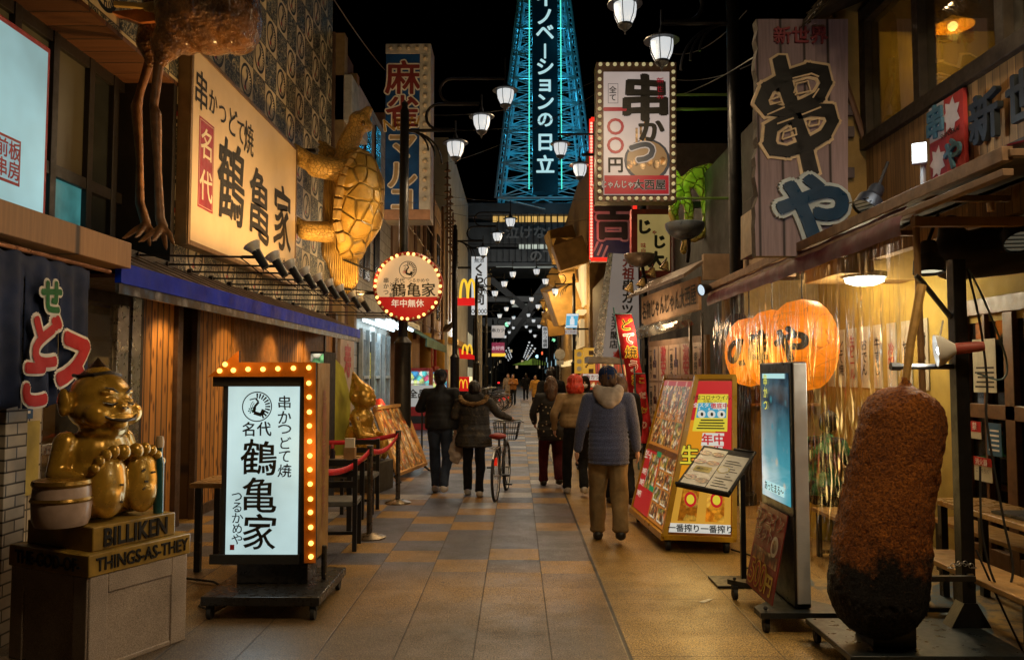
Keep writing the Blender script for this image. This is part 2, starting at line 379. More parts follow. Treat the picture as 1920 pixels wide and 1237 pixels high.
# ================================================================ SETTING: ground, pavement, street floor paint
def ground_mats():
    m, nt, b, co = new('street_paving')
    sp = nd(nt, 'SeparateXYZ', {0: co}); x = sp.outputs['X']; y = sp.outputs['Y']
    u = ma(nt, 'DIVIDE', ma(nt, 'SUBTRACT', x, .66), .4605); ci = ma(nt, 'FLOOR', u); fu = ma(nt, 'FRACT', u)
    r1 = nd(nt, 'TexWhiteNoise', {'W': ci}, noise_dimensions='1D').outputs[0]
    v = ma(nt, 'ADD', ma(nt, 'DIVIDE', y, .455), ma(nt, 'MULTIPLY', r1, .9)); ri = ma(nt, 'FLOOR', v); fv = ma(nt, 'FRACT', v)
    w2 = nd(nt, 'TexWhiteNoise', {0: nd(nt, 'CombineXYZ', {0: ci, 1: ri}).outputs[0]}, noise_dimensions='2D')
    rnd = w2.outputs[0]; rnd2 = nd(nt, 'SeparateColor', {0: w2.outputs[1]}).outputs[1]
    alt = ma(nt, 'MODULO', ma(nt, 'ADD', ri, ci), 2.)                    # bands tend to alternate
    k = ma(nt, 'ADD', ma(nt, 'MULTIPLY', ma(nt, 'ABSOLUTE', alt), .42), ma(nt, 'MULTIPLY', rnd, .6))
    zone = ma(nt, 'MULTIPLY', ramp(nt, y, 6.3, 7.2), ramp(nt, x, .2, 1.3, 1, .5))
    grey = ma(nt, 'MULTIPLY', ma(nt, 'GREATER_THAN', k, .43), zone)
    tan = mix(nt, rnd2, (.36, .2, .045), (.27, .15, .035))
    gr = mix(nt, rnd2, (.075, .078, .105), (.125, .125, .16))
    c = mix(nt, grey, tan, gr)
    c = mix(nt, ma(nt, 'MULTIPLY', ma(nt, 'GREATER_THAN', rnd2, .93), zone), c, (.34, .33, .33))
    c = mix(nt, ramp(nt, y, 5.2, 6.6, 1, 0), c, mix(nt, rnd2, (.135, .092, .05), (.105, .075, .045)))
    c = mix(nt, ramp(nt, x, .655, .665), c, mix(nt, nz(nt, co, 1.3, 5), (.24, .145, .04), (.34, .21, .058)))
    sk = nz(nt, co, 105, 2, .6); sk2 = nz(nt, co, 32, 5, .8)
    f = ma(nt, 'MULTIPLY', ramp(nt, sk, .36, .64, .15, 1.95), ma(nt, 'MULTIPLY', ramp(nt, sk2, .3, .7, .55, 1.4), ramp(nt, nz(nt, co, 1.1, 6, .65), .3, .7, .68, 1.22)))
    c = mix(nt, 1., c, nd(nt, 'CombineColor', {0: f, 1: f, 2: f}).outputs[0], 'MULTIPLY')
    # dark gum spots and scuffs
    vo = nd(nt, 'TexVoronoi', {'Vector': co, 'Scale': 2.3}).outputs['Distance']
    c = mix(nt, ramp(nt, vo, .03, .05, .7, 0), c, (.03, .024, .018))
    c = mix(nt, ramp(nt, nz(nt, co, .9, 7, .72), .52, .68, 0, .55), c, (.045, .033, .022))
    eu = ma(nt, 'MULTIPLY', ma(nt, 'MINIMUM', fu, ma(nt, 'SUBTRACT', 1., fu)), .4605)
    ev = ma(nt, 'MULTIPLY', ma(nt, 'MINIMUM', fv, ma(nt, 'SUBTRACT', 1., fv)), .455)
    left = ramp(nt, x, .74, .76, 1, 0)
    ju = ma(nt, 'MULTIPLY', ramp(nt, eu, .002, .006, .85, 0), left)
    jv = ma(nt, 'MULTIPLY', ramp(nt, ev, .001, .003, .22, 0), left)
    xr = ma(nt, 'ABSOLUTE', ma(nt, 'SUBTRACT', ma(nt, 'FRACT', ma(nt, 'DIVIDE', ma(nt, 'SUBTRACT', x, .66), .9)), .0))
    er = ma(nt, 'MULTIPLY', ma(nt, 'MINIMUM', xr, ma(nt, 'SUBTRACT', 1., xr)), .9)
    yr = ma(nt, 'FRACT', ma(nt, 'DIVIDE', y, 1.2)); eyr = ma(nt, 'MULTIPLY', ma(nt, 'MINIMUM', yr, ma(nt, 'SUBTRACT', 1., yr)), 1.2)
    jr = ma(nt, 'MULTIPLY', ramp(nt, ma(nt, 'MINIMUM', er, eyr), .002, .006, .6, 0), ramp(nt, x, .66, .67))
    gut = ramp(nt, ma(nt, 'ABSOLUTE', ma(nt, 'SUBTRACT', x, .66)), .008, .016, 1, 0)
    j = ma(nt, 'MAXIMUM', ma(nt, 'MAXIMUM', ju, jv), ma(nt, 'MAXIMUM', jr, gut))
    c = mix(nt, j, c, (.014, .01, .008))
    setc(nt, b.inputs['Base Color'], c)
    setc(nt, b.inputs['Roughness'], ramp(nt, nz(nt, co, 3, 5, .7), .3, .7, .34, .62)); b.inputs['Specular IOR Level'].default_value = .45
    bump(nt, b, ma(nt, 'SUBTRACT', ma(nt, 'ADD', ma(nt, 'MULTIPLY', sk, .3), ma(nt, 'MULTIPLY', sk2, .35)), j), .55, .006)
    return m
g = MB(); g.poly([(-900, -60, -.012), (900, -60, -.012), (900, 1800, -.012), (-900, 1800, -.012)])
g.build('ground', M('asphalt', (.045, .043, .042), .8, 0, .3, .8, 60), kind='structure')
g = MB(); g.poly([(-4.6, -3, 0), (5.6, -3, 0), (5.6, 260, 0), (-4.6, 260, 0)])
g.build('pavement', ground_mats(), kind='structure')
g = MB()                                                    # worn blue and yellow paint on the floor under the right awning
g.poly([(2.3, 4.2, .004), (3.95, 4.2, .004), (3.95, 6.6, .004), (2.3, 6.6, .004)])
def floor_paint():
    m, nt, b, co = new('worn_floor_paint')
    mp = nd(nt, 'Mapping', {'Vector': co, 'Rotation': (0, 0, .5)}).outputs[0]
    w = nd(nt, 'TexWave', {'Vector': mp, 'Scale': .55, 'Distortion': 5., 'Detail': 3.}).outputs[1]
    c = mix(nt, ramp(nt, w, .45, .55), (.03, .10, .17), (.36, .24, .08)); c = mix(nt, ramp(nt, nz(nt, co, 8, 6, .7), .45, .6), c, (.12, .1, .08))
    setc(nt, b.inputs['Base Color'], c); b.inputs['Roughness'].default_value = .5; bump(nt, b, nz(nt, co, 120), .3, .004); return m
g.build('path', floor_paint(), kind='structure')

# ================================================================ LEFT: restaurant with poster wall
def poster_wall():
    m, nt, b, co = new('poster_covered_wall')
    sp = nd(nt, 'SeparateXYZ', {0: co}); y = sp.outputs['Y']; z = sp.outputs['Z']
    u = ma(nt, 'DIVIDE', y, .56); v = ma(nt, 'DIVIDE', z, .56); i = ma(nt, 'FLOOR', u); j = ma(nt, 'FLOOR', v)
    fu = ma(nt, 'SUBTRACT', ma(nt, 'FRACT', u), .5); fv = ma(nt, 'SUBTRACT', ma(nt, 'FRACT', v), .5)
    chk = ma(nt, 'MODULO', ma(nt, 'ABSOLUTE', ma(nt, 'ADD', i, j)), 2.)
    d = ma(nt, 'SQRT', ma(nt, 'ADD', ma(nt, 'POWER', ma(nt, 'ABSOLUTE', fu), 2.), ma(nt, 'POWER', ma(nt, 'ABSOLUTE', fv), 2.)))
    ring = ma(nt, 'MULTIPLY', ma(nt, 'GREATER_THAN', d, .345), ma(nt, 'LESS_THAN', d, .425))
    ang = ma(nt, 'ARCTAN2', fv, fu); feat = ma(nt, 'GREATER_THAN', ma(nt, 'SINE', ma(nt, 'MULTIPLY', ang, 26.)), .0)
    wing = ma(nt, 'MULTIPLY', ma(nt, 'MULTIPLY', ma(nt, 'GREATER_THAN', d, .24), ma(nt, 'LESS_THAN', d, .36)), ma(nt, 'MULTIPLY', feat, ma(nt, 'GREATER_THAN', fu, -.05)))
    sx = ma(nt, 'SUBTRACT', fu, ma(nt, 'MULTIPLY', ma(nt, 'SINE', ma(nt, 'MULTIPLY', fv, 12.)), .07))
    neck = ma(nt, 'MULTIPLY', ma(nt, 'LESS_THAN', ma(nt, 'ABSOLUTE', sx), .055), ma(nt, 'LESS_THAN', ma(nt, 'ABSOLUTE', fv), .27))
    dk = ma(nt, 'MAXIMUM', ring, ma(nt, 'MAXIMUM', wing, neck))
    A = mix(nt, dk, (.66, .56, .36), (.012, .016, .02))
    A = mix(nt, ma(nt, 'LESS_THAN', nd(nt, 'VectorMath', {0: nd(nt, 'CombineXYZ', {0: fu, 1: fv}).outputs[0], 1: (-.1, -.22, 0)}, operation='DISTANCE').outputs[1], .06), A, (.4, .02, .02))
    wv = nd(nt, 'TexNoise', {'Vector': co, 'Scale': 6., 'Detail': 4., 'Distortion': 2.2}).outputs[0]
    ln = ramp(nt, ma(nt, 'ABSOLUTE', ma(nt, 'SUBTRACT', wv, .5)), .015, .045, 1, 0)
    Bc = mix(nt, ln, (.012, .024, .034), (.45, .4, .26)); Bc = mix(nt, ma(nt, 'GREATER_THAN', wv, .66), Bc, (.5, .4, .22))
    Bc = mix(nt, ma(nt, 'LESS_THAN', wv, .36), Bc, (.16, .17, .15))
    c = mix(nt, chk, A, Bc)
    e = ma(nt, 'MAXIMUM', ma(nt, 'ABSOLUTE', fu), ma(nt, 'ABSOLUTE', fv)); c = mix(nt, ma(nt, 'GREATER_THAN', e, .487), c, (.06, .05, .04))
    f = ramp(nt, nz(nt, co, 1.5, 6), .3, .7, .6, 1.1); c = mix(nt, 1., c, nd(nt, 'CombineColor', {0: f, 1: f, 2: f}).outputs[0], 'MULTIPLY')
    setc(nt, b.inputs['Base Color'], c); b.inputs['Roughness'].default_value = .45; bump(nt, b, nz(nt, co, 12), .15, .01)
    return m
XL = -3.75
rest = thing('restaurant', 'two storey restaurant with checkered poster wall above knotty plank shopfront and blue awning', 'building', (-4.6, 11, 0))
mb = MB(); mb.bx(-6.5, -3.9, 9.0, 16.5, 2.7, 11, 0); mb.bx(-6.5, -3.9, 3.0, 8.998, 5.0, 11, 0)
mb.build('poster_wall', poster_wall(), rest, w=1, flat=1)
mb = MB(); mb.bx(-4.62, -3.92, 3.0, 8.99, 4.955, 4.997); mb.bx(-3.97, -3.9, 3, 8.99, 4.95, 4.997)
mb.build('soffit', planks('soffit_wood', (.1, .04, .016), .3, 'Y', knots=0), rest, w=1)
pl = planks('knotty_pine', (.5, .215, .042), .135, 'Y', knots=1, gapd=.09)
mb = MB(); mb.bx(-4.3, XL, 8.0, 8.82, 0, 2.74); mb.bx(-4.3, XL, 9.25, 16.2, 0, 2.74)
mb.build('plank_wall', pl, rest, w=1)
for y0, n_, z0 in ((10.5, 34, 1.5), (14.0, 24, 1.3)):
    mb = MB()
    for k in range(n_): mb.bx(XL-.01, XL+.022, y0+k*.058, y0+.034+k*.058, z0, 2.5)
    mb.build('batten_screen', M('batten_wood', (.42, .19, .05), .5, 0, .3, 7), rest, w=1)
parts('post', ((XL-.02, XL+.05, 8.70, 8.83, 0, 2.74), (XL-.02, XL+.05, 9.22, 9.3, 0, 2.74), (XL-.02, XL+.06, 16.2, 16.4, 0, 2.9), (XL-.02, XL+.04, 15.4, 15.5, 0, 2.7)), darkwood, rest, .004)
parts('skirting', ((XL, XL+.03, 9.3, 16.2, 0, .12),), darkwood, rest)
mb = MB(); mb.bx(-4.3, -4.05, 8.83, 9.22, 0, 2.7, 0); mb.bx(-4.05, -4.02, 8.9, 8.93, .1, 2.3, 1); mb.bx(-4.05, -4.0, 9.15, 9.17, .2, 2.2, 1)
mb.build('sliding_door', [M('door_dark', (.03, .02, .014), .4), steel], rest, w=1)
# blue awning with seamed metal top
mb = MB()
mb.slab([(-3.1, 6.15, 2.50), (-3.1, 15.6, 2.50), (-3.92, 15.6, 2.86), (-3.92, 6.15, 2.86)], (0, 0, -.03), 0)
for k in range(22): yy = 6.25+k*.44; mb.tube([(-3.1, yy, 2.515), (-3.92, yy, 2.875)], .012, 4, 0)
mb.bx(-3.12, -3.07, 6.15, 15.6, 2.36, 2.52, 1); mb.bx(-3.7, -3.12, 6.15, 15.6, 2.40, 2.43, 2); mb.bx(-3.115, -3.085, 6.15, 15.6, 2.28, 2.36, 3)
mb.build('awning', [M('awning_metal', (.3, .24, .2), .42, .3, .3, 3, dirt=.4), M('awning_blue', (.0015, .03, .55), .5, 0, .25, 3, spec=.15), darkwood, food('awning_print', [(.03, .08, .16), (.2, .22, .25), (.02, .03, .05)], 9)], rest, w=1)
for yy in (8.4, 10.2, 12.0, 13.8):  # added, unseen lamps under the awning to warm and brighten the plank wall
    mb = MB(); mb.cyl((-3.5, yy, 2.40), (-3.5, yy, 2.385), .05, n=14); mb.build('added_fill_light', E('added_fill_lens', (1, .75, .4), 2.5), rest, w=1); lamp('SPOT', (-3.46, yy, 2.37), 42, (1, .62, .25), rest, .04, (-3.62, yy, 0), 130, .8)
# recessed upper windows
WX = -4.5
fr = MB(); fr.bx(-4.75, WX-.02, 3, 9, 2.6, 5.0, 0)
for yy in (5.9, 6.95, 7.55, 8.2, 8.7): fr.bx(WX-.03, WX+.05, yy-.05, yy+.05, 2.9, 4.96, 0)
for zz in (2.95, 3.62, 4.9): fr.bx(WX-.03, WX+.04, 3, 9, zz-.06, zz+.06, 0)
fr.bx(-4.62, -3.9, 8.9, 8.99, 2.7, 4.95, 0); fr.bx(-4.6, -3.85, 3, 9, 2.6, 2.9, 0)
fr.build('window_frame', M('window_dark', (.014, .011, .009), .5), rest, w=1, bev=.004)
up = E('dim_amber_glass', (.30, .2, .065), .075, .5, 1.2, .12); lowm = E('aquarium_glass', (.10, .42, .42), .3, .5, 3, .1); dkp = M('dark_pane', (.02, .022, .02), .1)
for a, bb, m1, m2 in ((5.95, 6.9, up, lowm), (7.0, 7.5, up, lowm), (7.6, 8.15, up, lowm), (8.25, 8.65, dkp, dkp)):
    q = MB(); q.bx(WX-.015, WX-.008, a, bb, 3.68, 4.84); q.build('window_pane', m1, rest, w=1)
    q = MB(); q.bx(WX-.015, WX-.008, a, bb, 3.01, 3.56); q.build('window_pane', m2, rest, w=1)
# ---------------------------------------------------------------- eatery with noren
eat = thing('eatery', 'small eatery with brick tile pillar, oak fascia, navy door curtain and glazed door', 'building', (-3.8, 5.4, 0))
mb = MB(); mb.bx(-3.95, -3.85, 2.5, 3.2, 0, 2.4, 0); mb.bx(-4.3, -4.2, 2.5, 6.3, 0, 2.4, 0); mb.bx(-4.3, XL, 7.45, 7.995, 0, 2.74, 0); mb.bx(-4.3, XL, 6.2, 7.45, 2.3, 2.74, 0); mb.bx(-4.3, XL, 6.2, 7.45, 0, .2, 0)
mb.build('door_surround', M('eatery_dark', (.03, .02, .014), .5), eat, w=1)
mb = MB(); mb.bx(XL-.01, XL+.035, 7.4, 7.62, .1, 2.3); mb.bx(XL-.01, XL+.02, 7.72, 7.9, 0, 2.5); mb.bx(XL-.01, XL+.03, 6.2, 6.28, .2, 2.3); mb.bx(XL-.01, XL+.03, 6.28, 7.4, 1.02, 1.1)
mb.build('door_frame', steel, eat, w=1, bev=.004)
mb = MB(); mb.bx(XL-.006, XL, 6.28, 7.4, .2, 2.3); mb.build('door_pane', glass('shop_glass', (.75, .72, .62), .1, .04, .9), eat, w=1)
mb = MB(); mb.bx(-5.6, -5.5, 5.9, 8.2, 0, 2.6, 0); mb.bx(-5.5, -4.31, 8.1, 8.2, 0, 2.6, 0); mb.bx(-5.5, -4.31, 5.8, 5.9, 0, 2.6, 0); mb.bx(-5.5, -4.31, 5.9, 8.1, 2.5, 2.6, 0); mb.bx(-5.4, -4.9, 6, 8, 0, .95, 1)
for k in range(4): mb.cyl((-5.2, 6.6+k*.35, .95), (-5.2, 6.6+k*.35, 1.1+.05*k), .05, .04, 8, 1)
mb.bx(-5.5, -5.35, 6.1, 8.0, 1.5, 1.53, 1); mb.bx(-5.5, -5.4, 7.2, 7.6, 1.55, 1.75, 1)
inn = mb.build('back_room', [M('inner_wall', (.34, .23, .11), .6), darkwood], eat, w=1)
mb = MB(); mb.ell((-4.6, 7.15, 1.95), .03, 10); mb.build('ceiling_bulb', E('inner_bulb', (1, .7, .3), 8, samp='NONE'), eat, w=1); lamp('POINT', (-4.55, 7.1, 1.9), 9, (1, .62, .28), eat, .04)
mb = MB(); mb.bx(-3.62, -3.13, 4.9, 5.12, 0, 2.3); mb.build('tiled_pillar', tiles('brick_tile', (.42, .36, .28), .19, .075, 'XY', (.02, .018, .016), .07, .3), eat, w=1, bev=.004)
mb = MB(); mb.bx(-3.24, -3.0, 4.3, 6.16, 2.47, 2.67, 0); mb.bx(-4.0, -3.24, 4.3, 6.16, 2.62, 2.70, 0)
mb.build('fascia_beam', planks('oak_fascia', (.36, .19, .075), .9, 'Y', knots=0, grain=.7), eat, w=1, bev=.006)
mb = MB(); mb.cyl((-3.06, 4.3, 2.42), (-3.06, 5.95, 2.42), .016, n=8); mb.build('curtain_rod', M('copper_pipe', (.4, .2, .12), .35, .8), eat, w=1)
mb = MB(); mb.slab([(-3.66, 5.5, .75), (-3.66, 6.14, .75), (-3.66, 6.14, 1.3), (-3.66, 5.5, 1.3)], (-.02, 0, 0)); mb.build('yellow_notice', M('yellow_paper', (.45, .36, .09), .6), eat, w=1)
mb = MB(); mb.slab([(-3.655, 5.62, 1.32), (-3.655, 5.85, 1.32), (-3.655, 5.85, 1.6), (-3.655, 5.62, 1.6)], (-.02, 0, 0)); mb.build('food_poster', food('pizza_poster', [(.2, .05, .02), (.4, .2, .05), (.05, .02, .02)], 16), eat, w=1)
mb = MB(); mb.slab([(-3.655, 5.88, 1.32), (-3.655, 6.04, 1.32), (-3.655, 6.04, 1.58), (-3.655, 5.88, 1.58)], (-.02, 0, 0), 0)
for k in range(4): mb.bx(-3.654, -3.651, 5.9, 6.0-.01*k, 1.36+k*.05, 1.38+k*.05, 1)
mb.build('blue_notice', [M('blue_paper', (.02, .09, .25), .5), whiteink], eat, w=1)
mb = MB(); mb.bx(-3.72, -3.68, 5.3, 6.2, 0, 2.3); mb.build('tiled_backwall', tiles('white_tile', (.5, .44, .34), .16, .16, 'Y', (.05, .04, .03), .04, .3, 0), eat, w=1)
# noren: five cloth panels on the rod
def noren():
    t = thing('noren_curtain', 'dark navy cloth door curtain with red and green lettering hanging below the oak fascia', 'curtain', (-3.06, 5.2, 2.4))
    cl = MB(); ny, nz_ = 96, 14; y0, y1 = 4.2, 5.66
    def pos(u, w):
        yy = y0+(y1-y0)*u; zz = 2.40-w*.95-.012*math.sin(u*40)
        xx = -3.06+.016*math.sin(u*33)*(.3+w)+.012*math.sin(u*61+1)*(.3+w)+.02*w
        return V((xx, yy, zz))
    vs = [pos(i/ny, j/nz_) for j in range(nz_+1) for i in range(ny+1)]
    cl.add(vs, [(j*(ny+1)+i, j*(ny+1)+i+1, (j+1)*(ny+1)+i+1, (j+1)*(ny+1)+i) for j in range(nz_) for i in range(ny) if not (i % 24 == 23 and j > 1)])
    o = cl.build('cloth', M('noren_cloth', (.008, .018, .06), .85, 0, .3, 4, 300, .3), t, w=1, ang=80)
    s = o.modifiers.new('s', 'SOLIDIFY'); s.thickness = .004
    for u in (.06, .3, .55, .8, .99):
        pass
    lt = MB()
    def L(ch, y, z, size, mi, off=.05, rot=0):
        n0 = len(lt.v); lt.text(ch, (-3.01, y, z), (0, 1, 0), (0, 0, 1), size, .115, 1, 0, rot=rot); lt.text(ch, (-3.004, y, z), (0, 1, 0), (0, 0, 1), size, off, mi, 0, rot=rot)
        for q in range(n0, len(lt.v)):
            v = lt.v[q]; u = (v.y-y0)/(y1-y0); w = (2.4-v.z)/.95; v.x += .02*w
    L('せ', 5.12, 2.15, .24, 2, .05); L('ど', 5.05, 1.86, .36, 0); L('ス', 5.40, 1.74, .44, 0, .07, -.2); L('こ', 4.95, 1.60, .32, 0, .07)
    lt.build('lettering', [M('noren_red', (.4, .012, .014), .8), M('noren_white', (.62, .6, .55), .8), M('noren_green', (.01, .12, .03), .8)], t, w=1, flat=1)
noren()
# ---------------------------------------------------------------- LEFT shops beyond the restaurant
def block(name, label, x0, x1, y0, y1, z1, m):
    t = thing(name, label, 'building', ((x0+x1)/2, (y0+y1)/2, 0)); q = MB(); q.bx(x0, x1, y0, y1, 0, z1); q.build('wall', m, t, w=1, bev=.01); return t
conc = M('brown_concrete', (.16, .09, .055), .75, 0, .35, 2, 40, .4, dirt=.4)
col1 = block('shop_house', 'narrow dark brown rendered building between poster wall and blue vertical sign', -7, -3.85, 16.55, 18.4, 8.9, conc)
mb = MB(); mb.bx(-3.86, -3.74, 16.9, 18.3, .3, 2.45); mb.build('cream_panel', M('cream_render', (.5, .36, .24), .6, 0, .15, 3), col1, w=1)
mb = MB(); mb.text('寿', (-3.735, 17.6, 1.95), (0, 1, 0), (0, 0, 1), .75, .04, 0); mb.build('lettering', redp, col1, w=1, flat=1)
mb = MB(); mb.bx(-3.9, -3.7, 18.1, 18.38, 2.5, 8.6, 0); mb.bx(-3.9, -3.66, 16.6, 16.9, 2.5, 8.9, 0); mb.build('pilaster', M('ochre_render', (.3, .2, .09), .7), col1, w=1, bev=.01)
mb = MB(); mb.bx(-3.9, -3.5, 16.6, 18.4, 7.0, 8.0); mb.build('white_signbox', dirtywhite, col1, w=1, bev=.02)
wshop = thing('shop', 'shop with pale grey block front and bright tube lights under its eave', 'building', (-4.6, 21, 0))
mb = MB(); mb.bx(-7, -3.8, 18.45, 23.8, 0, 8.6); mb.build('wall', tiles('pale_block', (.46, .47, .46), .5, .3, 'Y', (.1, .1, .1), .03, .5), wshop, w=1)
for yy in (19.0, 20.6, 22.2):
    mb = MB(); mb.bx(-3.85, -3.72, yy, yy+.75, .5, 2.5, 0); mb.bx(-3.75, -3.66, yy-.1, yy, .2, 2.75, 1); mb.bx(-3.75, -3.66, yy+.75, yy+.85, .2, 2.75, 1); mb.bx(-3.75, -3.64, yy, yy+.75, 1.55, 1.62, 1)
    mb.build('window', [M('grey_pane', (.2, .25, .27), .1), M('grey_frame', (.38, .42, .43), .4, .3)], wshop, w=1)
mb = MB(); mb.bx(-3.9, -2.9, 18.5, 23.8, 2.95, 3.1); mb.build('eave', alum, wshop, w=1, bev=.01)
parts('tube_light', [(x-.03, x+.03, y0, y0+1.3, 2.90, 2.945) for x in (-3.6, -3.3, -3.05) for y0 in (18.7, 20.3, 21.9)], E('cool_tube', (.75, .95, 1), 5), wshop)
mb = MB(); lamp('AREA', (-3.3, 21, 2.88), 55, (.75, .93, 1), wshop, to=(-3.35, 21, 0), size=(.6, 4.4))
mb = MB(); mb.slab([(-3.71, 19.85, 1.55), (-3.71, 20.25, 1.55), (-3.71, 20.25, 2.2), (-3.71, 19.85, 2.2)], (-.03, 0, 0)); mb.text('営業中', (-3.705, 20.05, 1.87), (0, 1, 0), (0, 0, 1), .2, .02, 1, vert=1); mb.build('poster', [M('yellow_poster', (.7, .6, .05), .6), ink], wshop, w=1)
parts('upper_window', [(-3.82, -3.76, yy, yy+.7, 4, 8.3) for yy in (18.6, 19.6, 21)], M('blue_dark_glass', (.03, .05, .08), .15, .3, .4, 2), wshop)
for yy in (18.9, 19.8, 21.4): MB().ell((-3.72, yy, 6.6), .06, 8).build('eave_bulb', E('cool_bulb', (.85, 1, .9), 3), wshop, w=1)
tea = M('salmon_render', (.42, .27, .17), .7, 0, .2, 1.5, 30, .3, dirt=.25)
gr = thing('apartment_building', 'tall salmon rendered building with vertical pipes, yellow columns and green awning', 'building', (-4.8, 31, 0))
mb = MB(); mb.bx(-8, -3.75, 23.9, 41, 3.2, 9.6); mb.bx(-8, -4.3, 23.9, 41, 0, 3.2); mb.build('wall', tea, gr, w=1)
pbm = M('pipe_brown', (.2, .12, .08), .5, .3)
for yy, r in ((24.6, .06), (26, .05), (28.2, .06), (31, .08), (34, .08), (38.5, .07)): MB().cyl((-3.62, yy, 2.9), (-3.62, yy, 9.8), r, n=8).build('pipe', pbm, gr, w=1)
for k in range(6): MB().cyl((-3.62, 24.6, 3.6+k*1.0), (-3.62, 38.5, 3.6+k*1.0), .02, n=6).build('rail', pbm, gr, w=1)
parts('window', [(-3.78, -3.7, yy, yy+1.2, z, z+1.4) for yy in (25, 29, 33, 37) for z in (4.2, 6.8)], M('dim_pane', (.05, .05, .05), .15), gr)
for yy in (24.6, 30, 35.6):
    mb = MB(); mb.cyl((-3.45, yy, 0), (-3.45, yy, 3.2), .22, n=20); mb.build('column', M('yellow_column', (.6, .33, .03), .4, 0, .15, 2, dirt=.2), gr, w=1)
for yy in (31.2, 32.4, 34): MB().cyl((-3.5, yy, 0), (-3.5, yy, 3.0), .07, n=8).build('red_post', redp, gr, w=1)
mb = MB(); mb.slab([(-2.75, 24.2, 2.75), (-2.75, 31, 2.75), (-3.8, 31, 3.35), (-3.8, 24.2, 3.35)], (0, 0, -.04)); mb.bx(-2.78, -2.74, 24.2, 31, 2.5, 2.76)
mb.build('awning', M('green_canvas', (.12, .23, .17), .7, 0, .3, 3, dirt=.3), gr, w=1)
mb = MB()
for k in range(26):
    a = k/25; mb.bx(-3.35+.75*(1-a)**2, -3.15+.75*(1-a)**2, 31.2+a*6, 31.45+a*6, 3.6-.5*a+.6*a*a, 3.7-.5*a+.8*a*a)
mb.build('tiled_eave', M('old_roof_tile', (.14, .1, .06), .5), gr, w=1)
for yy, h in ((34, 10.8), (35.5, 10.0), (37, 9.2), (38.5, 8.4)):
    mb = MB(); mb.cyl((-3.0, yy, 4), (-3.0, yy, h), .04, n=6, m=0)
    for k in range(9): mb.cyl((-3.0, yy, h-2.9+k*.31), (-3.0, yy, h-2.84+k*.31), .16, .12, 8, m=0)
    mb.build('vent_pipe', M('rust_pipe', (.25, .15, .1), .5, .4), gr, w=1)
mb = MB(); mb.bx(-3.7, -3.4, 33, 34.8, .1, 2.0); mb.build('red_door', redp, gr, w=1)
wht = block('white_tower_building', 'white plastered building lit from below beside the burger signs', -8, -3.6, 41.1, 58, 14, M('white_render', (.5, .5, .48), .6, 0, .15, 1))
mb = MB(); mb.bx(-3.62, -3.5, 42, 47, .2, 3.2); mb.build('shop_window', E('shopfront_warm', (.9, .6, .25), .35, .6, 1.2), wht, w=1)
mb = MB(); mb.bx(-3.62, -3.3, 41.5, 57, 3.3, 3.6); mb.build('fascia', M('ochre_fascia', (.55, .3, .06), .5), wht, w=1)
lamp('POINT', (-3.0, 44, 4.2), 120, (.85, .93, 1), wht, .2)
for a, (y0, y1, h, x) in enumerate(((58.2, 66, 8, -3.7), (66.3, 76, 11, -4.2), (76.4, 90, 7, -3.9))):
    b_ = block('shop_house', ['dark grey shop house past the white building', 'dark tall shop house with small windows near the tower legs', 'low dark shop house beside the tower leg'][a], -10, x, y0, y1, h, M('dark_render', (.06, .06, .065), .7))
    parts('window', [q_ for k in range(3) for q_ in ((x, x+.05, y0+.8+k*2.3, y0+2+k*2.3, 3.5, 4.8), (x, x+.05, y0+.8+k*2.3, y0+2.4+k*2.3, .5, 2.2))], E('far_window', (.8, .7, .42), .4, .5, .6), b_)
# ================================================================ RIGHT: timber izakaya with covered seating
XR = 3.3
inn = IZ = thing('izakaya', 'two storey izakaya with weathered plank wall, big upper windows and vinyl awning', 'building', (4.2, 7, 0))
wp = planks('weathered_planks', (.34, .18, .06), .085, 'Y', knots=0, grain=1.25, rough=.65)
mb = MB(); mb.bx(XR, XR+.1, 3.0, 7.48, 2.72, 3.76); mb.build('plank_wall', wp, inn, w=1)
mb = MB(); mb.bx(3.02, 3.36, 7.5, 8.4, 2.6, 5.3); mb.bx(XR+.02, 6, 8.0, 8.4, 2.6, 5.3); mb.build('stucco_pier', M('ochre_stucco', (.38, .24, .075), .85, 0, .25, 4, 140, .8, .008), inn, w=1, bev=.012)
mb = MB(); mb.bx(XR-.06, XR+.12, 3, 7.49, 3.76, 3.88)
for yy, w_ in ((3.2, .05), (5.3, .05), (6.42, .05), (7.42, .06)): mb.bx(XR-.05, XR+.1, yy-w_, yy+w_, 3.88, 5.0)
mb.bx(XR-.05, XR+.1, 3, 7.48, 4.95, 5.1); mb.build('window_frame', M('sooty_timber', (.035, .024, .014), .55, 0, .4, 9), inn, w=1, bev=.005)
for a, c in ((3.25, 5.25), (5.35, 6.37), (6.47, 7.36)):
    mb = MB(); mb.bx(XR+.02, XR+.026, a, c, 3.88, 4.95); mb.build('window_pane', glass('izakaya_glass', (.62, .58, .4), .3, .03, .93), inn, w=1)
mb = MB(); mb.bx(5.4, 5.5, 3, 7.9, 2.8, 5.1, 0); mb.bx(XR+.13, 5.4, 7.8, 7.9, 3.5, 5.1, 0); mb.bx(XR+.13, 5.4, 2.9, 3.0, 3.5, 5.1, 0); mb.bx(XR+.13, 5.4, 3, 7.8, 5.05, 5.1, 1); mb.bx(XR+.13, 5.4, 3, 7.8, 3.5, 3.55, 1)
for yy in (4, 5.2, 6.4): mb.bx(5.36, 5.4, yy, yy+.07, 3.5, 5.0, 1)
mb.bx(5.36, 5.4, 3, 7.8, 4.2, 4.26, 1); mb.build('upper_room', [M('olive_plaster', (.3, .22, .06), .8, 0, .3, 2), darkwood], inn, w=1)
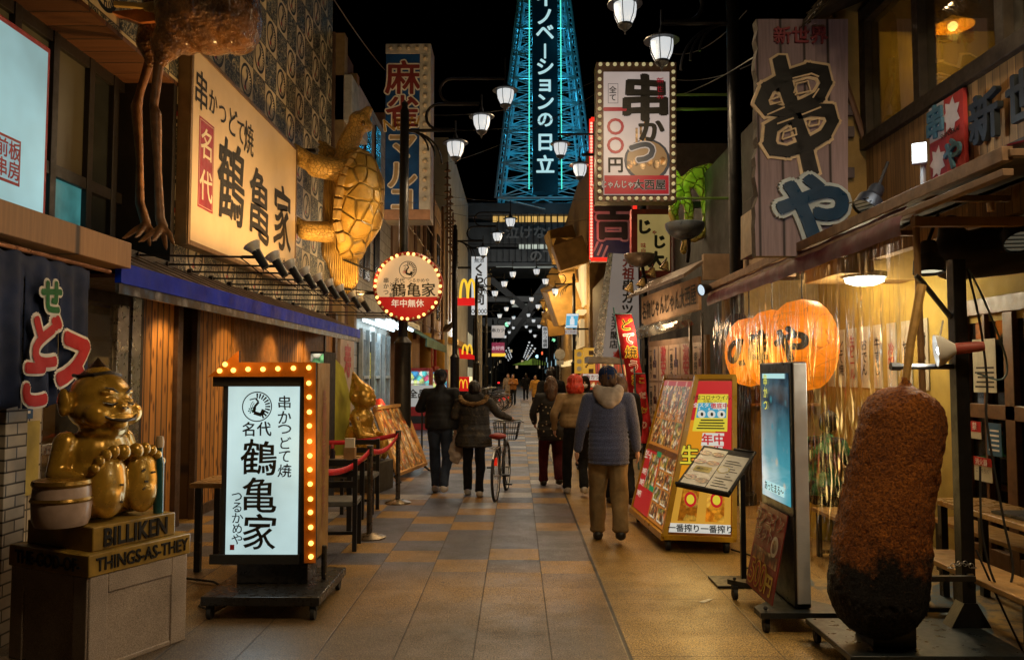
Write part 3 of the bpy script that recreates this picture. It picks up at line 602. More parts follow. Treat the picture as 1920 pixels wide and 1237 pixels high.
mb = MB(); mb.slab([(2.75, 3, 4.98), (2.75, 8.5, 4.98), (3.5, 8.5, 5.3), (3.5, 3, 5.3)], (0, 0, .06))
rr = random.Random(3)
for k in range(160):
    yy = 3+5.5*rr.random(); mb.cyl((2.72+rr.random()*.12, yy, 5.02), (2.60+rr.random()*.1, yy+rr.uniform(-.15, .15), 4.93-rr.random()*.1), .012, .004, 4)
mb.build('thatched_eave', M('thatch', (.06, .045, .025), .9), inn, w=1)
mb = MB(); mb.cyl((2.93, 7.44, 4.98), (3.29, 7.44, 3.78), .03, n=6); mb.cyl((2.8, 7.0, 5.05), (3.3, 7.0, 5.5), .03, n=6); mb.build('brace', M('brace_timber', (.2, .1, .05), .6), inn, w=1)
# awning: timber rail with wine-red vinyl skirt, canopy sheet
mb = MB(); mb.bx(2.57, 2.63, 4.2, 10.75, 2.78, 2.86, 0); mb.bx(2.57, 2.63, 4.2, 10.75, 2.70, 2.74, 0); mb.bx(3.2, 3.28, 3, 10.7, 2.9, 2.96, 0)
for yy in (4.2, 5.3, 6.6, 8, 9.4, 10.7): mb.bx(2.6, 3.28, yy-.025, yy+.025, 2.80, 2.84, 0)
mb.build('awning_rail', M('rail_timber', (.24, .15, .09), .6, 0, .3, 10), inn, w=1, bev=.004)
mb = MB(); n1, n2 = 90, 6
def sk(i, j):
    u = i/n1; return V((2.60-.05*math.sin(j/n2*2.2)+.002*math.sin(u*70+j)+.004*noise.noise(V((u*30, j*.8, 2))), 5.3+5.45*u, 2.775-.2*j/n2+.004*math.sin(u*37)))
mb.add([sk(i, j) for j in range(n2+1) for i in range(n1+1)], [(j*(n1+1)+i, j*(n1+1)+i+1, (j+1)*(n1+1)+i+1, (j+1)*(n1+1)+i) for j in range(n2) for i in range(n1)])
mb.slab([(2.6, 4.2, 2.87), (2.6, 10.75, 2.87), (3.3, 10.75, 3.05), (3.3, 4.2, 3.05)], (0, 0, -.01))
o = mb.build('awning_vinyl', M('wine_vinyl', (.085, .005, .014), .5, 0, .35, 3, 20, .2, .006, .25), inn, w=1, ang=70)
mb = MB(); mb.cyl((2.62, 4.4, 2.55), (2.62, 4.4, 2.6), .02); mb.bx(2.6, 3.9, 5.2, 5.26, 2.62, 2.68, 0); mb.cyl((2.66, 5.27, 1.0), (2.64, 5.27, 2.7), .022, n=8, m=0); mb.build('awning_post', M('post_timber', (.32, .18, .07), .6), inn, w=1)
# covered room under the awning
yst = M('yellow_stucco', (.42, .29, .06), .85, 0, .2, 3, 150, .7, .006)
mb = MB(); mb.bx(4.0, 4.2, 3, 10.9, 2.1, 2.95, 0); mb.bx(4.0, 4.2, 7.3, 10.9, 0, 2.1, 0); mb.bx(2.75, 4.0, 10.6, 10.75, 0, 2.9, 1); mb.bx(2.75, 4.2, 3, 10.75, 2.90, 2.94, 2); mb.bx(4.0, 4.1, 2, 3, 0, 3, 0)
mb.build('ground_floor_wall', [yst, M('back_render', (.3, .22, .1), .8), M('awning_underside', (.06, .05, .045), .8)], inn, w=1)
mb = MB(); mb.bx(3.96, 4.06, 7.1, 7.3, 0, 2.28, 0); mb.bx(3.95, 4.06, 4.0, 7.3, 2.16, 2.3, 0); mb.bx(3.96, 4.05, 6.42, 6.55, 0, 2.16, 0); mb.bx(3.96, 4.05, 5.6, 5.72, 0, 2.16, 0); mb.bx(3.96, 4.04, 5.6, 7.1, 1.28, 1.4, 0); mb.bx(3.96, 4.04, 6.55, 7.1, 0, .2, 0); mb.bx(3.96, 4.04, 5.6, 6.42, 0, .2, 0); mb.bx(3.96, 4.04, 6.8, 6.84, 0.2, 2.16, 0)
mb.build('sliding_door', M('door_timber', (.12, .055, .022), .5, 0, .35, 8), inn, w=1, bev=.005)
mb = MB(); mb.bx(4.01, 4.016, 4.2, 7.1, .2, 2.16); mb.build('door_pane', glass('door_glass', (.35, .33, .28), .2, .04, .95), inn, w=1)
mb = MB(); mb.bx(4.5, 4.55, 4, 7.5, 0, 2.3, 0)
for k in range(3): mb.bx(4.3, 4.5, 4.2, 7.2, .9+.45*k, .93+.45*k, 1)
for k in range(18): mb.cyl((4.4, 4.3+k*.16, .93+.45*(k % 3)), (4.4, 4.3+k*.16, 1.1+.45*(k % 3)+.06*((k*7) % 3)), .04, .03, 8, 2)
mb.build('back_shelf', [darkwood, wood, M('amber_bottle', (.12, .04, .01), .15)], inn, w=1)
for (y0, z0, y1, z1, kind) in ((6.62, 1.5, 6.95, 1.95, 'p'), (6.86, 1.1, 7.02, 1.25, 'r'), (6.58, .98, 6.78, 1.25, 'b'), (6.72, .75, 6.98, .95, 'f')):
    mb = MB(); mb.bx(3.94, 3.945, y0, y1, z0, z1, 0)
    if kind == 'f': mb.bx(3.936, 3.94, y0, y1, z1-.07, z1, 1); mb.text('消火器', (3.93, (y0+y1)/2, z1-.037), (0, -1, 0), (0, 0, 1), .06, .01, 2); mb.text('ここを引く', (3.937, (y0+y1)/2, z0+.09), (0, -1, 0), (0, 0, 1), .04, 0, 3)
    elif kind == 'r': mb.bx(3.938, 3.94, y0, y1, z0+.06, z1, 1); mb.text('禁', (3.934, (y0+y1)/2, z0+.11), (0, -1, 0), (0, 0, 1), .07, .01, 2)
    else:
        for k in range(5): mb.bx(3.937, 3.94, y0+.03, y1-.03-.02*(k % 3), z0+.04+k*.04, z0+.055+k*.04, 3 if kind == 'p' else 2)
    mb.build('notice', [M('bluenotice', (.02, .1, .2), .5) if kind == 'b' else M('notice_paper', (.5, .46, .33), .6), redp, whiteink, ink], inn, w=1)
# ceiling light and a second strip behind
t = thing('ceiling_light', 'round white ceiling light glowing behind the clear vinyl sheet', 'lamp', (3.35, 7.7, 2.60))
mb = MB(); mb.cyl((0, 0, .03), (0, 0, -.02), .2, n=24); mb.cyl((0, 0, .03), (0, 0, .3), .02, n=8); mb.build('base', white, t)
mb = MB(); mb.lathe([(.18, -.02), (.175, -.06), (.1, -.09), (.001, -.1)], n=24); mb.build('diffuser', E('round_light', (1, .95, .75), 7), t); lamp('POINT', (3.35, 7.7, 2.42), 48, (1, .86, .55), t, .1)
t = thing('tube_fixture', 'long tube light fixed under the awning roof deep behind the vinyl', 'lamp', (3.7, 8.8, 2.85))
mb = MB(); mb.bx(-.5, .0, -.04, .04, 0, .04); mb.build('housing', white, t)
mb = MB(); mb.cyl((-.48, 0, -.02), (-.02, 0, -.02), .016, n=8); mb.build('tube', E('warm_tube', (1, .9, .6), 4), t); lamp('POINT', (3.4, 8.8, 2.7), 40, (1, .8, .45), t, .1)
# clear vinyl curtain: wrinkled sheets
def vinyl(name, label, y0, y1, z0, z1, x=2.6, seed=0, dark=0):
    n1, n2 = int((y1-y0)*46), 46; q = MB()
    def p(i, j):
        u = i/n1; w = j/n2; yy = y0+(y1-y0)*u; zz = z0+(z1-z0)*w
        k = (1-w)
        d = .035*noise.noise(V((yy*3.1+seed, zz*.5, 1)))+.026*noise.noise(V((yy*11+zz*2.2, zz*.9, 5)))+.017*noise.noise(V((yy*24-zz*5, zz*1.6, 9)))+.004*noise.noise(V((yy*40, zz*14, 2)))
        return V((x+d*(.35+.9*k)-.05*k*k, yy+.03*noise.noise(V((yy*2, zz*2, seed))), zz))
    q.add([p(i, j) for j in range(n2+1) for i in range(n1+1)], [(j*(n1+1)+i, j*(n1+1)+i+1, (j+1)*(n1+1)+i+1, (j+1)*(n1+1)+i) for j in range(n2) for i in range(n1)])
    o = q.build(name, glass('clear_vinyl', (.97, .96, .93), .06, .15, .97, .55), ang=180); return tag(o, label, 'vinyl curtain')
vinyl('vinyl_curtain', 'tall wrinkled clear vinyl curtain hanging from awning in front of orange lanterns', 5.35, 10.6, .03, 2.72)
# dim block beyond
dk = M('sooty_wall', (.025, .022, .02), .8, 0, .4, 2)
b2 = thing('shop_house', 'dark sooty shop house behind the weathered wooden blade sign', 'building', (5, 9.6, 0)); MB().bx(3.1, 7, 8.42, 10.9, 3.06, 4.0).bx(4.25, 7, 8.42, 10.9, 0, 3.06).build('wall', dk, b2, w=1, bev=.01)
mb = MB(); mb.bx(3.0, 3.08, 8.5, 10.9, 2.95, 3.35); mb.build('pale_band', M('beige_render', (.42, .3, .2), .7), b2, w=1)
b3 = block('shop_house', 'dark shop house carrying floodlights and the yellow sign', 3.3, 7, 10.95, 19.8, 5.2, dk)
mb = MB(); mb.bx(2.55, 3.3, 10.9, 11.0, 2.95, 3.3); mb.build('pale_band', M('beige_render', (.42, .3, .2), .7), b3, w=1)
for i, (y0, y1, h, x, c, lb) in enumerate(((20, 27, 7.5, 3.3, (.09, .07, .06), 'brown shop house with red lit shopfront behind the grey tapered sign'), (27.2, 36, 5.5, 3.4, (.2, .13, .06), 'low yellow fronted shop beyond the red banners'))):
    b_ = block('shop_house', lb, x, x+4, y0, y1, h, M('shop%d' % i, c, .7))
    mb = MB(); mb.bx(x-.05, x, y0+.4, y1-.4, .8, 2.1); mb.build('shopfront', food('shopfront%d' % i, [(.6, .3, .05), (.5, .05, .03), (.7, .5, .2), (.1, .05, .03)], 1.6, .9), b_, w=1)
    mb = MB(); mb.bx(x-.6, x, y0+.2, y1-.2, 2.5, 2.62); mb.build('eave', darkwood, b_, w=1)
lamp('POINT', (2.6, 24, 2.3), 60, (1, .6, .25), b_, .15); lamp('POINT', (2.7, 31, 2.6), 90, (1, .66, .3), b_, .15)
# building covered in golden sculpted boxes
og = thing('ornate_restaurant', 'restaurant front crowded with glowing golden sculpted boxes beyond the grey sign', 'building', (4.6, 46, 0))
mb = MB(); mb.bx(3.3, 8, 36.3, 60, 0, 12); mb.build('wall', M('gold_render', (.4, .24, .07), .6), og, w=1)
rr = random.Random(11); gb = M('gold_box', (.5, .3, .09), .45, .1, .3, 2)
for k in range(13):
    yy = 37+k*1.6; mb = MB(); mb.box((2.7-rr.random()*.5, yy, 5.0+rr.random()*4), (.9+rr.random()*.6, 1.2, .7+rr.random()*1.2), 0, rr.uniform(-.5, .5), rr.uniform(-.4, .4), rr.uniform(-.5, .5)); mb.build('ornament', gb, og, w=1, bev=.05)
parts('lit_window', [q_ for k in range(5) for q_ in ((2.9, 3.32, 38+k*4, 41+k*4, 4.6+.05*k, 4.75+.05*k), (3.1, 3.3, 38+k*4, 41+k*4, 2.2, 2.5), (3.2, 3.3, 38+k*4, 41+k*4, 5, 7.5))], E('gold_strip', (1, .72, .32), .9, .4, 1), og)
mb = MB(); mb.slab([(3.0, 38, 3.0), (3.0, 44, 3.0), (3.0, 44, 4.3), (3.0, 38, 4.3)], (.2, 0, 0), 0); mb.text('づぼらや', (2.98, 41, 3.65), (0, -1, 0), (0, 0, 1), 1.2, .06, 1); mb.build('fascia_sign', [E('cream_fascia', (.9, .62, .28), .55), ink], og, w=1)
for yy in (38, 42, 47, 53): lamp('POINT', (1.9, yy, 5.4), 220, (1, .66, .25), og, .3)
# ---------------------------------------------------------------- trees and far street
def tree(name, label, x, y, h, r, seed):
    t = thing(name, label, 'tree', (x, y, 0), 0, 'dark street trees past the tower'); rr = random.Random(seed)
    q = MB(); q.tube([(0, 0, 0), (.1, 0, h*.3), (0, .1, h*.6), (.05, 0, h*.85)], [.22, .17, .1, .04], 8)
    for k in range(7): a = k*.9; q.tube([(0, 0, h*(.35+.05*k)), (r*.4*math.cos(a), r*.4*math.sin(a), h*(.5+.05*k)), (r*.8*math.cos(a), r*.8*math.sin(a), h*(.58+.05*k))], [.08, .05, .02], 5)
    q.build('trunk', M('bark', (.08, .06, .04), .9), t)
    q = MB()
    for k in range(70):
        a = rr.random()*6.28; e = rr.uniform(-1, 1); rad = r*(.45+.6*rr.random()); c = V((rad*math.cos(a)*math.sqrt(1-e*e), rad*math.sin(a)*math.sqrt(1-e*e), h*.65+e*h*.33))
        for j in range(28):
            p = c+V((rr.gauss(0, .3), rr.gauss(0, .3), rr.gauss(0, .25))); d = V((rr.uniform(-1, 1), rr.uniform(-1, 1), rr.uniform(-1, 1)))*.16; e2 = d.orthogonal().normalized()*.08
            q.poly([p-d, p+e2, p+d, p-e2])
    q.build('crown', M('leaf', (.03, .07, .025), .6, 0, .5, 1), t, flat=1)
for i, (x, y, h, r) in enumerate(((5.2, 66, 8, 2.2), (6.5, 76, 9, 2.6), (6.2, 88, 8.5, 2.4))): tree('street_tree', ['dark leafy tree right of the street under the tower', 'taller dark tree behind the first street tree', 'dark tree beside the right tower leg'][i], x, y, h, r, i)
for i, (x0, x1, y0, y1, h) in enumerate(((-14, -5, 125, 180, 9), (6.5, 16, 125, 185, 10), (-16, -6, 190, 260, 14), (8, 18, 190, 265, 12), (-12, 12, 300, 310, 16))):
    b_ = block('distant_building', ['low dark block left of the street beyond the tower', 'low dark block right of the street beyond the tower', 'taller dark block far down on the left', 'dark block far down on the right', 'wide dark building closing the far end of the street'][i], x0, x1, y0, y1, h, dk)
    xx = x1+.02 if x1 < 0 else (x0-.1)
    wb = [(xx, xx+.08, y0+2+k*6, y0+4.5+k*6, 2+(k % 3)*1.2, 3+(k % 3)*1.2) for k in range(9)] if i < 4 else [(-9+k*2.1, -8.2+k*2.1, 299.8, 299.95, 4+(k*5 % 4)*2, 5+(k*5 % 4)*2) for k in range(9)]
    parts('lit_window', wb, E('distant_window%d' % (i % 2), ((.9, .7, .4), (.5, .8, .9))[i % 2], .5), b_)
# ---------------------------------------------------------------- lattice tower straddling the street
YT = 110.0
tw = thing('lattice_tower', 'tall steel lattice tower lit cyan with white katakana down its middle', 'tower', (at(1022, 702, YT).x, YT+6, 0))
cx = at(1022, 300, YT).x; px_ = YT/F
def lev(y): return at(1022, y, YT).z
def hw(y): return lerp(48, 90, max(-1., y/375))*px_          # half width by picture height
stl = M('tower_steel', (.42, .5, .52), .5, .2, .2, .3, 3)
mb = MB(); lv = [-130, -70, -15, 40, 92, 140, 190, 245, 305, 372]
for k, y in enumerate(lv):
    h = hw(y); z = lev(y); C_ = [V((cx-h, YT+6-h, z)), V((cx+h, YT+6-h, z)), V((cx+h, YT+6+h, z)), V((cx-h, YT+6+h, z))]
    for i in range(4): mb.cyl(C_[i], C_[(i+1) % 4], .16, n=5, cap=0)
    for i in range(4): mb.cyl(C_[i], (C_[i]+C_[(i+1) % 4])/2+V((0, 0, -1.6)), .09, n=4, cap=0)
    if k:
        for i in range(4):
            a, b_, c, d = P_[i], P_[(i+1) % 4], C_[i], C_[(i+1) % 4]
            mb.cyl(a, d, .10, n=4, cap=0); mb.cyl(b_, c, .10, n=4, cap=0)
            ma_ = (a+c)/2; mb_ = (b_+d)/2; mb.cyl(ma_, mb_, .07, n=4, cap=0)
            mb.cyl(a, mb_, .05, n=4, cap=0); mb.cyl(ma_, d, .05, n=4, cap=0); mb.cyl(b_, ma_, .05, n=4, cap=0); mb.cyl(mb_, c, .05, n=4, cap=0)
    P_ = C_
mb.build('lattice', stl, tw, w=1)
for i in range(4):
    q = MB(); sx_, sy_ = ((-1, -1), (1, -1), (1, 1), (-1, 1))[i]
    h0, h1 = hw(lv[0]), hw(372)
    for o_ in (-.35, .35): q.tube([(cx+sx_*h0+o_, YT+6+sy_*h0, lev(lv[0])), (cx+sx_*h1+o_, YT+6+sy_*h1, lev(372))], .2, 6)
    for k in range(46):
        f_ = k/46; h = lerp(h0, h1, f_); z = lerp(lev(lv[0]), lev(372), f_); q.bx(cx+sx_*h-.5, cx+sx_*h+.5, YT+6+sy_*h-.15, YT+6+sy_*h+.15, z, z+.16)
    q.build('tower_leg', stl, tw, w=1)
f0 = YT+6-hw(372)-.3
mb = MB(); mb.bx(cx-1.75, cx+1.75, f0, f0+2.2, lev(362), lev(-130)); mb.build('sign_shaft', M('shaft_dark', (.012, .03, .04), .5), tw, w=1)
mb = MB()
for ch, y in zip('イノベーション日立', (3, 37, 66, 98, 130, 161, 195, 270, 312)): mb.text(ch if ch != 'ー' else '|', (cx, f0-.05, lev(y)), (1, 0, 0), (0, 0, 1), 2.65 if ch != 'ー' else 2.2, .03, 0)
mb.text('の', (cx, f0-.05, lev(228)), (1, 0, 0), (0, 0, 1), 2.4, .03, 0)
mb.build('lettering', E('white_neon', (.55, .86, .88), .75), tw, w=1, flat=1)
mb = MB()
for s_ in (-1, 1):
    mb = MB(); mb.cyl((cx+s_*2.15, f0-.1, lev(-130)), (cx+s_*2.25, f0-.1, lev(358)), .085, n=6)
    mb.build('neon_tube', E('mint_neon', (.12, 1, .72), 1.1), tw, w=1)
for y, e in ((-60, 1800), (60, 2600), (170, 3600), (270, 4600), (350, 3400)):
    for s_ in (-1, 1): lamp('POINT', (cx+s_*hw(y)*.5, YT+3, lev(y)), e*.17, (.045, .48, .78), tw, .5)
    lamp('POINT', (cx+2.4, f0-5, lev(y)), e*.06, (.045, .48, .78), tw, .5)
# podium straddling the street
def pbx(q, x0, x1, y0, y1, d0, d1, m=0): a = at(x0, y1, YT); b = at(x1, y0, YT); q.bx(a.x, b.x, YT+d0, YT+d1, a.z, b.z, m)
pod = M('podium_steel', (.085, .09, .095), .6, 0, .3, .4)
mb = MB(); pbx(mb, 872, 1104, 380, 402, 0, 14); pbx(mb, 872, 1104, 416, 456, .2, 14); pbx(mb, 876, 1100, 402, 416, .8, 14); pbx(mb, 872, 1104, 466, 492, .2, 14); pbx(mb, 876, 1100, 456, 466, .9, 14); pbx(mb, 872, 1104, 492, 500, -.2, 14); pbx(mb, 884, 1096, 555, 566, 0, 12); pbx(mb, 884, 1096, 596, 612, -.6, 12)
mb.build('podium', pod, tw, w=1, bev=.05)
A = at; ptm = M('podium_truss_steel', (.028, .03, .033), .6)
for x0 in (866, 1086):
    for d_ in (0, 10): mb = MB(); pbx(mb, x0, x0+22, 500, 706, d_, d_+3); mb.build('podium_leg', ptm, tw, w=1)
mb = MB(); mb.tube([A(1046, 505, YT), A(938, 655, YT)], .85, 4); mb.tube([A(898, 505, YT), A(1000, 590, YT)], .6, 4); mb.tube([A(1040, 505, YT), A(1100, 610, YT)], .6, 4); mb.tube([A(940, 655, YT), A(900, 706, YT)], .85, 4)
mb.build('podium_truss', ptm, tw, w=1)
for k in range(13):
    q = MB(); x = 924+k*12.3; pbx(q, x, x+9.5, 403.5, 414.5, .7, .79); q.build('lit_window', E('deck_amber', (1, .6, .16), .6, .35, .25), tw, w=1)
    if 3 < k < 12: q = MB(); pbx(q, x, x+9.5, 456.5, 465, .8, .89); q.build('lit_window', E('deck_white', (.72, .8, .68), .5, .4, .3), tw, w=1)
for k in range(15): q = MB(); pbx(q, 920+k*11.4, 921+k*11.4, 400, 492, -.05, .0); q.build('mullion', black, tw, w=1)
mb = MB(); mb.text('泣けない夜', A(1012, 436, YT)+V((0, -.3, 0)), (1, 0, 0), (0, 0, 1), 1.9, .03, 0); mb.build('banner_lettering', M('grey_letters', (.2, .2, .2), .7), tw, w=1, flat=1); mb = MB(); mb.text('の下は笑', A(1042, 480, YT)+V((0, -.3, 0)), (1, 0, 0), (0, 0, 1), 1.8, .03, 0); mb.build('banner_lettering', M('grey_letters', (.2, .2, .2), .7), tw, w=1, flat=1)
for (x0, x1, y0, y1) in ((960, 1066, 570, 576), (930, 1050, 500, 503)):
    mb = MB(); pbx(mb, x0, x1, y0, y1, -.3, -.2); mb.build('beam_light', E('beam_light', (.5, .55, .5), .22, .6, .3), tw, w=1)
mb = MB(); q0 = A(1032, 540, YT); mb.slab([A(1015, 548, YT+5), A(1048, 548, YT+5), A(1032, 512, YT+5)], (0, .2, 0)); mb.build('gable_window', E('gable', (.8, .65, .42), .4), tw, w=1)
for x in (925, 985, 1050): p = A(x, 520, YT-8); lamp('POINT', p, 420, (.9, .85, .75), tw, .5)
# ---------------------------------------------------------------- street lamps with three hanging lanterns
lglass = E('lantern_glass', (.93, .97, .98), .66, .06, 3)
def lantern(p, par, light=1, seg=12):
    q = MB(); x, z = p
    q.lathe([(.225, z), (.225, z+.012), (.16, z+.05), (.05, z+.085), (.03, z+.15), (.012, z+.2)], (x, 0, 0), seg+4)
    top = q.build('lantern_shade', iron, par)
    q = MB(); q.lathe([(.15, z-.002), (.15, z-.06), (.135, z-.15), (.10, z-.225), (.085, z-.25)], (x, 0, 0), seg); q.build('globe', lglass, top)
    q = MB()
    for k in range(6):
        a = k*math.pi/3+.2; q.tube([(x+.153*math.cos(a), .153*math.sin(a), z), (x+.153*math.cos(a), .153*math.sin(a), z-.06), (x+.138*math.cos(a), .138*math.sin(a), z-.15), (x+.088*math.cos(a), .088*math.sin(a), z-.25)], .007, 4)
    q.lathe([(.095, z-.25), (.09, z-.275), (.05, z-.31), (.02, z-.33), (.008, z-.38)], (x, 0, 0), seg); q.build('finial', iron, top)
    if light: LL = lamp('SPOT', (x, 0, z-.42), LP, (1, .72, .40), par, .12, (x, 0, 0), 168, .55); lamp('POINT', (x, 0, z-.42), LP*.19, (1, .74, .43), par, .12)
LP = 84
LN = ((.90, 5.72), (1.36, 6.19), (1.78, 6.66))
def street_lamp(label, x, y, sgn, light=3):
    t = bpy.data.objects.new('street_lamp', None); COL.objects.link(t); WM[t] = Matrix(); tag(t, label, 'street lamp', 'black street lamps with hanging lanterns')
    q = MB(); q.lathe([(.2, 0), (.2, .12), (.15, .16), (.145, 2.15), (.16, 2.2), (.085, 2.3), (.078, 6.3), (.05, 6.36), (.06, 6.44), (.001, 6.5)], n=14); q.build('post', iron, t)
    q = MB(); q.tube([(0, 0, 5.95), (.9, 0, 5.95)], .03, 8)
    def U(x0, x1, z0, z1, r): return [(x1, 0, z0)]+[(x0+r-r*math.sin(a), 0, (z0+z1)/2-(z1-z0)/2*math.cos(a)) for a in [math.pi*k/8 for k in range(9)]]+[(x1+.45, 0, z1)]
    q.tube(U(.38, .86, 5.97, 6.42, .22), .026, 8); q.tube(U(.62, 1.32, 6.44, 6.88, .22), .024, 8)
    for r in (.34, .46, .58): q.tube([(.08+r*math.sin(a), 0, 5.93-r*(1-math.cos(a))*.0-(r*.0)-r+r*math.cos(a)) for a in [math.pi/2*k/8 for k in range(9)]][::-1], .017, 6)
    for (xx, zz) in LN: q.cyl((xx, 0, zz+.15), (xx, 0, zz+(.4 if xx < 1.7 else .6)), .014, n=6)
    q.build('arm', iron, t)
    for k, p in enumerate(LN): lantern(p, t, light > k)
    t.location = (x, y, 0); t.rotation_euler = (0, 0, 0 if sgn > 0 else math.pi); WM[t] = Matrix.Translation((x, y, 0)) @ Matrix.Rotation(0 if sgn > 0 else math.pi, 4, 'Z')
    return t
sl = street_lamp('black street lamp with three lanterns, standing behind round bulb sign', -1.99, 13.9, 1)
sr = dup(sl, (2.86, 10.4, 0), math.pi, 'tall black street lamp at the end of the wine red awning'); sr.scale = (1.05, 1.05, 1.06)
nl = dup(sl, (3.3, 2.2, 0), math.pi, 'street lamp just outside the right edge of the view')
def boost(o, f):
    for c in o.children:
        if c.type == 'LIGHT': c.data = c.data.copy(); c.data.energy *= f
        boost(c, f)
boost(nl, 1.7)
dup(sl, (2.72, 17.2, 0), math.pi, 'street lamp half hidden behind the bulb framed skewer sign')
dup(sl, (-2.0, 25.6, 0), 0, 'slim street lamp on the left beside the vertical sushi sign')
fs = street_lamp('street lamp beside the red box sign with yellow arches', -2.0, 39, 1, 1)
FL = ['street lamp near the blue and white milk can sign', 'street lamp on the left just before the tower', 'street lamp on the right just before the tower', 'street lamp on the left at the first tower leg', 'street lamp on the right at the first tower leg', 'street lamp under the tower on the left', 'street lamp under the tower on the right']
for i, (x, y) in enumerate(((2.7, 38), (-2.1, 54), (2.7, 52), (-2.1, 69), (2.7, 66), (-2.2, 84), (2.7, 82))): dup(fs, (x, y, 0), 0 if x < 0 else math.pi, FL[i])
ff = street_lamp('tiny far street lamp with cluster of white lanterns beyond the tower', -3.4, 122, 1, 0)
for k in range(9):
    for x in (-3.4, 3.6):
        if k or x > 0: dup(ff, (x, 122+k*13, 0), 0 if x < 0 else math.pi)
# ================================================================ LEFT OBJECTS
X1 = (1, 0, 0); Y1 = (0, 1, 0); Z1 = (0, 0, 1)
def PY(px, X): r = atx(px, 700, X); return r.y            # depth at which a picture column meets a street-parallel plane
# glowing blue white wall sign at the picture's left edge
t = thing('wall_sign', 'glowing pale blue wall sign with thin red border and red seal', 'sign', (-3.7, 5.4, 2.7))
mb = MB(); mb.bx(-3.78, -3.605, 4.2, 6.03, 2.72, 4.16); mb.build('frame', redp, t, w=1, bev=.008)
mb = MB(); mb.bx(-3.604, -3.595, 4.25, 5.98, 2.77, 4.11); mb.build('panel', E('pale_blue_panel', (.36, .66, .72), .62, .35, 1.1, samp='AUTO'), t, w=1)
mb = MB(); mb.bx(-3.594, -3.59, 5.36, 5.68, 3.0, 3.33, 0); mb.bx(-3.5905, -3.588, 5.38, 5.66, 3.02, 3.31, 1); mb.text('板房', (-3.586, 5.6, 3.165), Y1, Z1, .14, .02, 0, vert=1); mb.text('前串', (-3.586, 5.46, 3.165), Y1, Z1, .14, .02, 0, vert=1)
mb.text('板前', (-3.593, 5.0, 3.6), Y1, Z1, .5, .02, 2, vert=1)
mb.build('lettering', [redp, E('pale_blue_panel2', (.36, .6, .68), .5), ink], t, w=1, flat=1)
# ---- large board with brush lettering
t = thing('signboard', 'huge cream shop board with black brush characters and red name plate, lit from below', 'sign', (-3.82, 11.2, 3.15))
mb = MB(); mb.bx(-3.9, -3.76, 9.0, 13.42, 3.13, 5.5, 0); mb.bx(-3.76, -3.74, 9.0, 9.06, 3.13, 5.5, 0); mb.bx(-3.76, -3.74, 13.36, 13.42, 3.13, 5.5, 0); mb.bx(-3.76, -3.74, 9.06, 13.36, 5.44, 5.5, 0); mb.bx(-3.76, -3.74, 9.06, 13.36, 3.13, 3.19, 0)
mb.build('frame', M('bronze_frame', (.22, .14, .07), .4, .5, .2), t, w=1, bev=.006)
mb = MB(); mb.bx(-3.76, -3.75, 9.06, 13.36, 3.19, 5.44); mb.build('panel', M('cream_acrylic', (.7, .55, .36), .45, 0, .08, 1.2, 9, .05, dirt=.12), t, w=1)
mb = MB(); FX = -3.749
for ch, y, z, s in (('串', 9.3, 5.0, .5), ('か', 9.66, 4.99, .34), ('つ', 9.98, 4.96, .34), ('ど', 10.33, 4.96, .42), ('て', 10.65, 4.93, .38), ('焼', 10.98, 4.93, .48)): mb.text(ch, (FX, y, z), Y1, Z1, s, .012, 0, sx=.85, jit=.02)
for ch, y, z, s in (('鶴', 10.36, 4.15, 1.15), ('亀', 11.5, 4.08, 1.08), ('家', 12.62, 4.12, 1.12)): mb.text(ch, (FX, y, z), Y1, Z1, s, .02, 0, sx=.9, jit=.07)
mb.text('つるかめや', (FX, 12.5, 3.42), Y1, Z1, .24, .01, 0, jit=.02)
mb.bx(-3.75, FX+.002, 9.26, 9.72, 3.62, 4.7, 1); mb.bx(FX+.002, FX+.003, 9.285, 9.29, 3.645, 4.675, 2); mb.bx(FX+.002, FX+.003, 9.69, 9.695, 3.645, 4.675, 2); mb.bx(FX+.002, FX+.003, 9.285, 9.695, 3.645, 3.65, 2); mb.bx(FX+.002, FX+.003, 9.285, 9.695, 4.67, 4.675, 2)
mb.text('名代', (FX+.003, 9.49, 4.16), Y1, Z1, .4, .015, 2, vert=1, gap=1.25, jit=.03)
mb.build('lettering', [ink, M('crimson_plate', (.3, .008, .03), .4), cream], t, w=1, flat=1)
# ---- spotlights on arms
def spot(label, y, x=-2.62, z=2.86, e=70, aim=None):
    t = thing('spotlight', label, 'spotlight', (-3.88, y, z), 0, 'spotlights on arms along the awning')
    q = MB(); q.tube([(0, 0, 0), (x+3.88, .02, -.02)], .011, 6); q.cyl((0, 0, 0), (.05, 0, 0), .035, n=8); q.cyl((x+3.88-.18, .02, -.017), (x+3.88, .02, -.02), .017, n=6); q.build('arm', iron, t)
    d = V((-.55, .05, .85)).normalized(); c = V((x+3.88, .02, -.02))
    q = MB(); q.cyl(c-d*.13, c+d*.07, .042, .05, 12); q.tube([c-d*.1, c-d*.16+V((-.05, 0, -.05)), c+V((-.12, 0, -.06)), c+V((-.2, 0, 0))], .006, 5); q.build('housing', black, t)
    MM = d.to_track_quat('Z', 'Y').to_matrix().to_4x4()
    q = MB(); q.lathe([(.05, .07), (.062, .1), (.09, .15), (.093, .155), (.06, .105), (.03, .09)], c, 16, 0, MM, cap=0); q.build('reflector', M('reflector_rim', (.8, .78, .7), .25, .3), t)
    q = MB(); q.ell(c+d*.11, .028, 8); q.build('bulb', E('spot_bulb', (1, .85, .55), 6, samp='NONE'), t)
    p = V((-3.88, y, z))+c+d*.17
    lamp('SPOT', p, e, (1, .56, .18), t, .05, aim or (p.x-.9, p.y+.2, p.z+1.2), 105, .8)
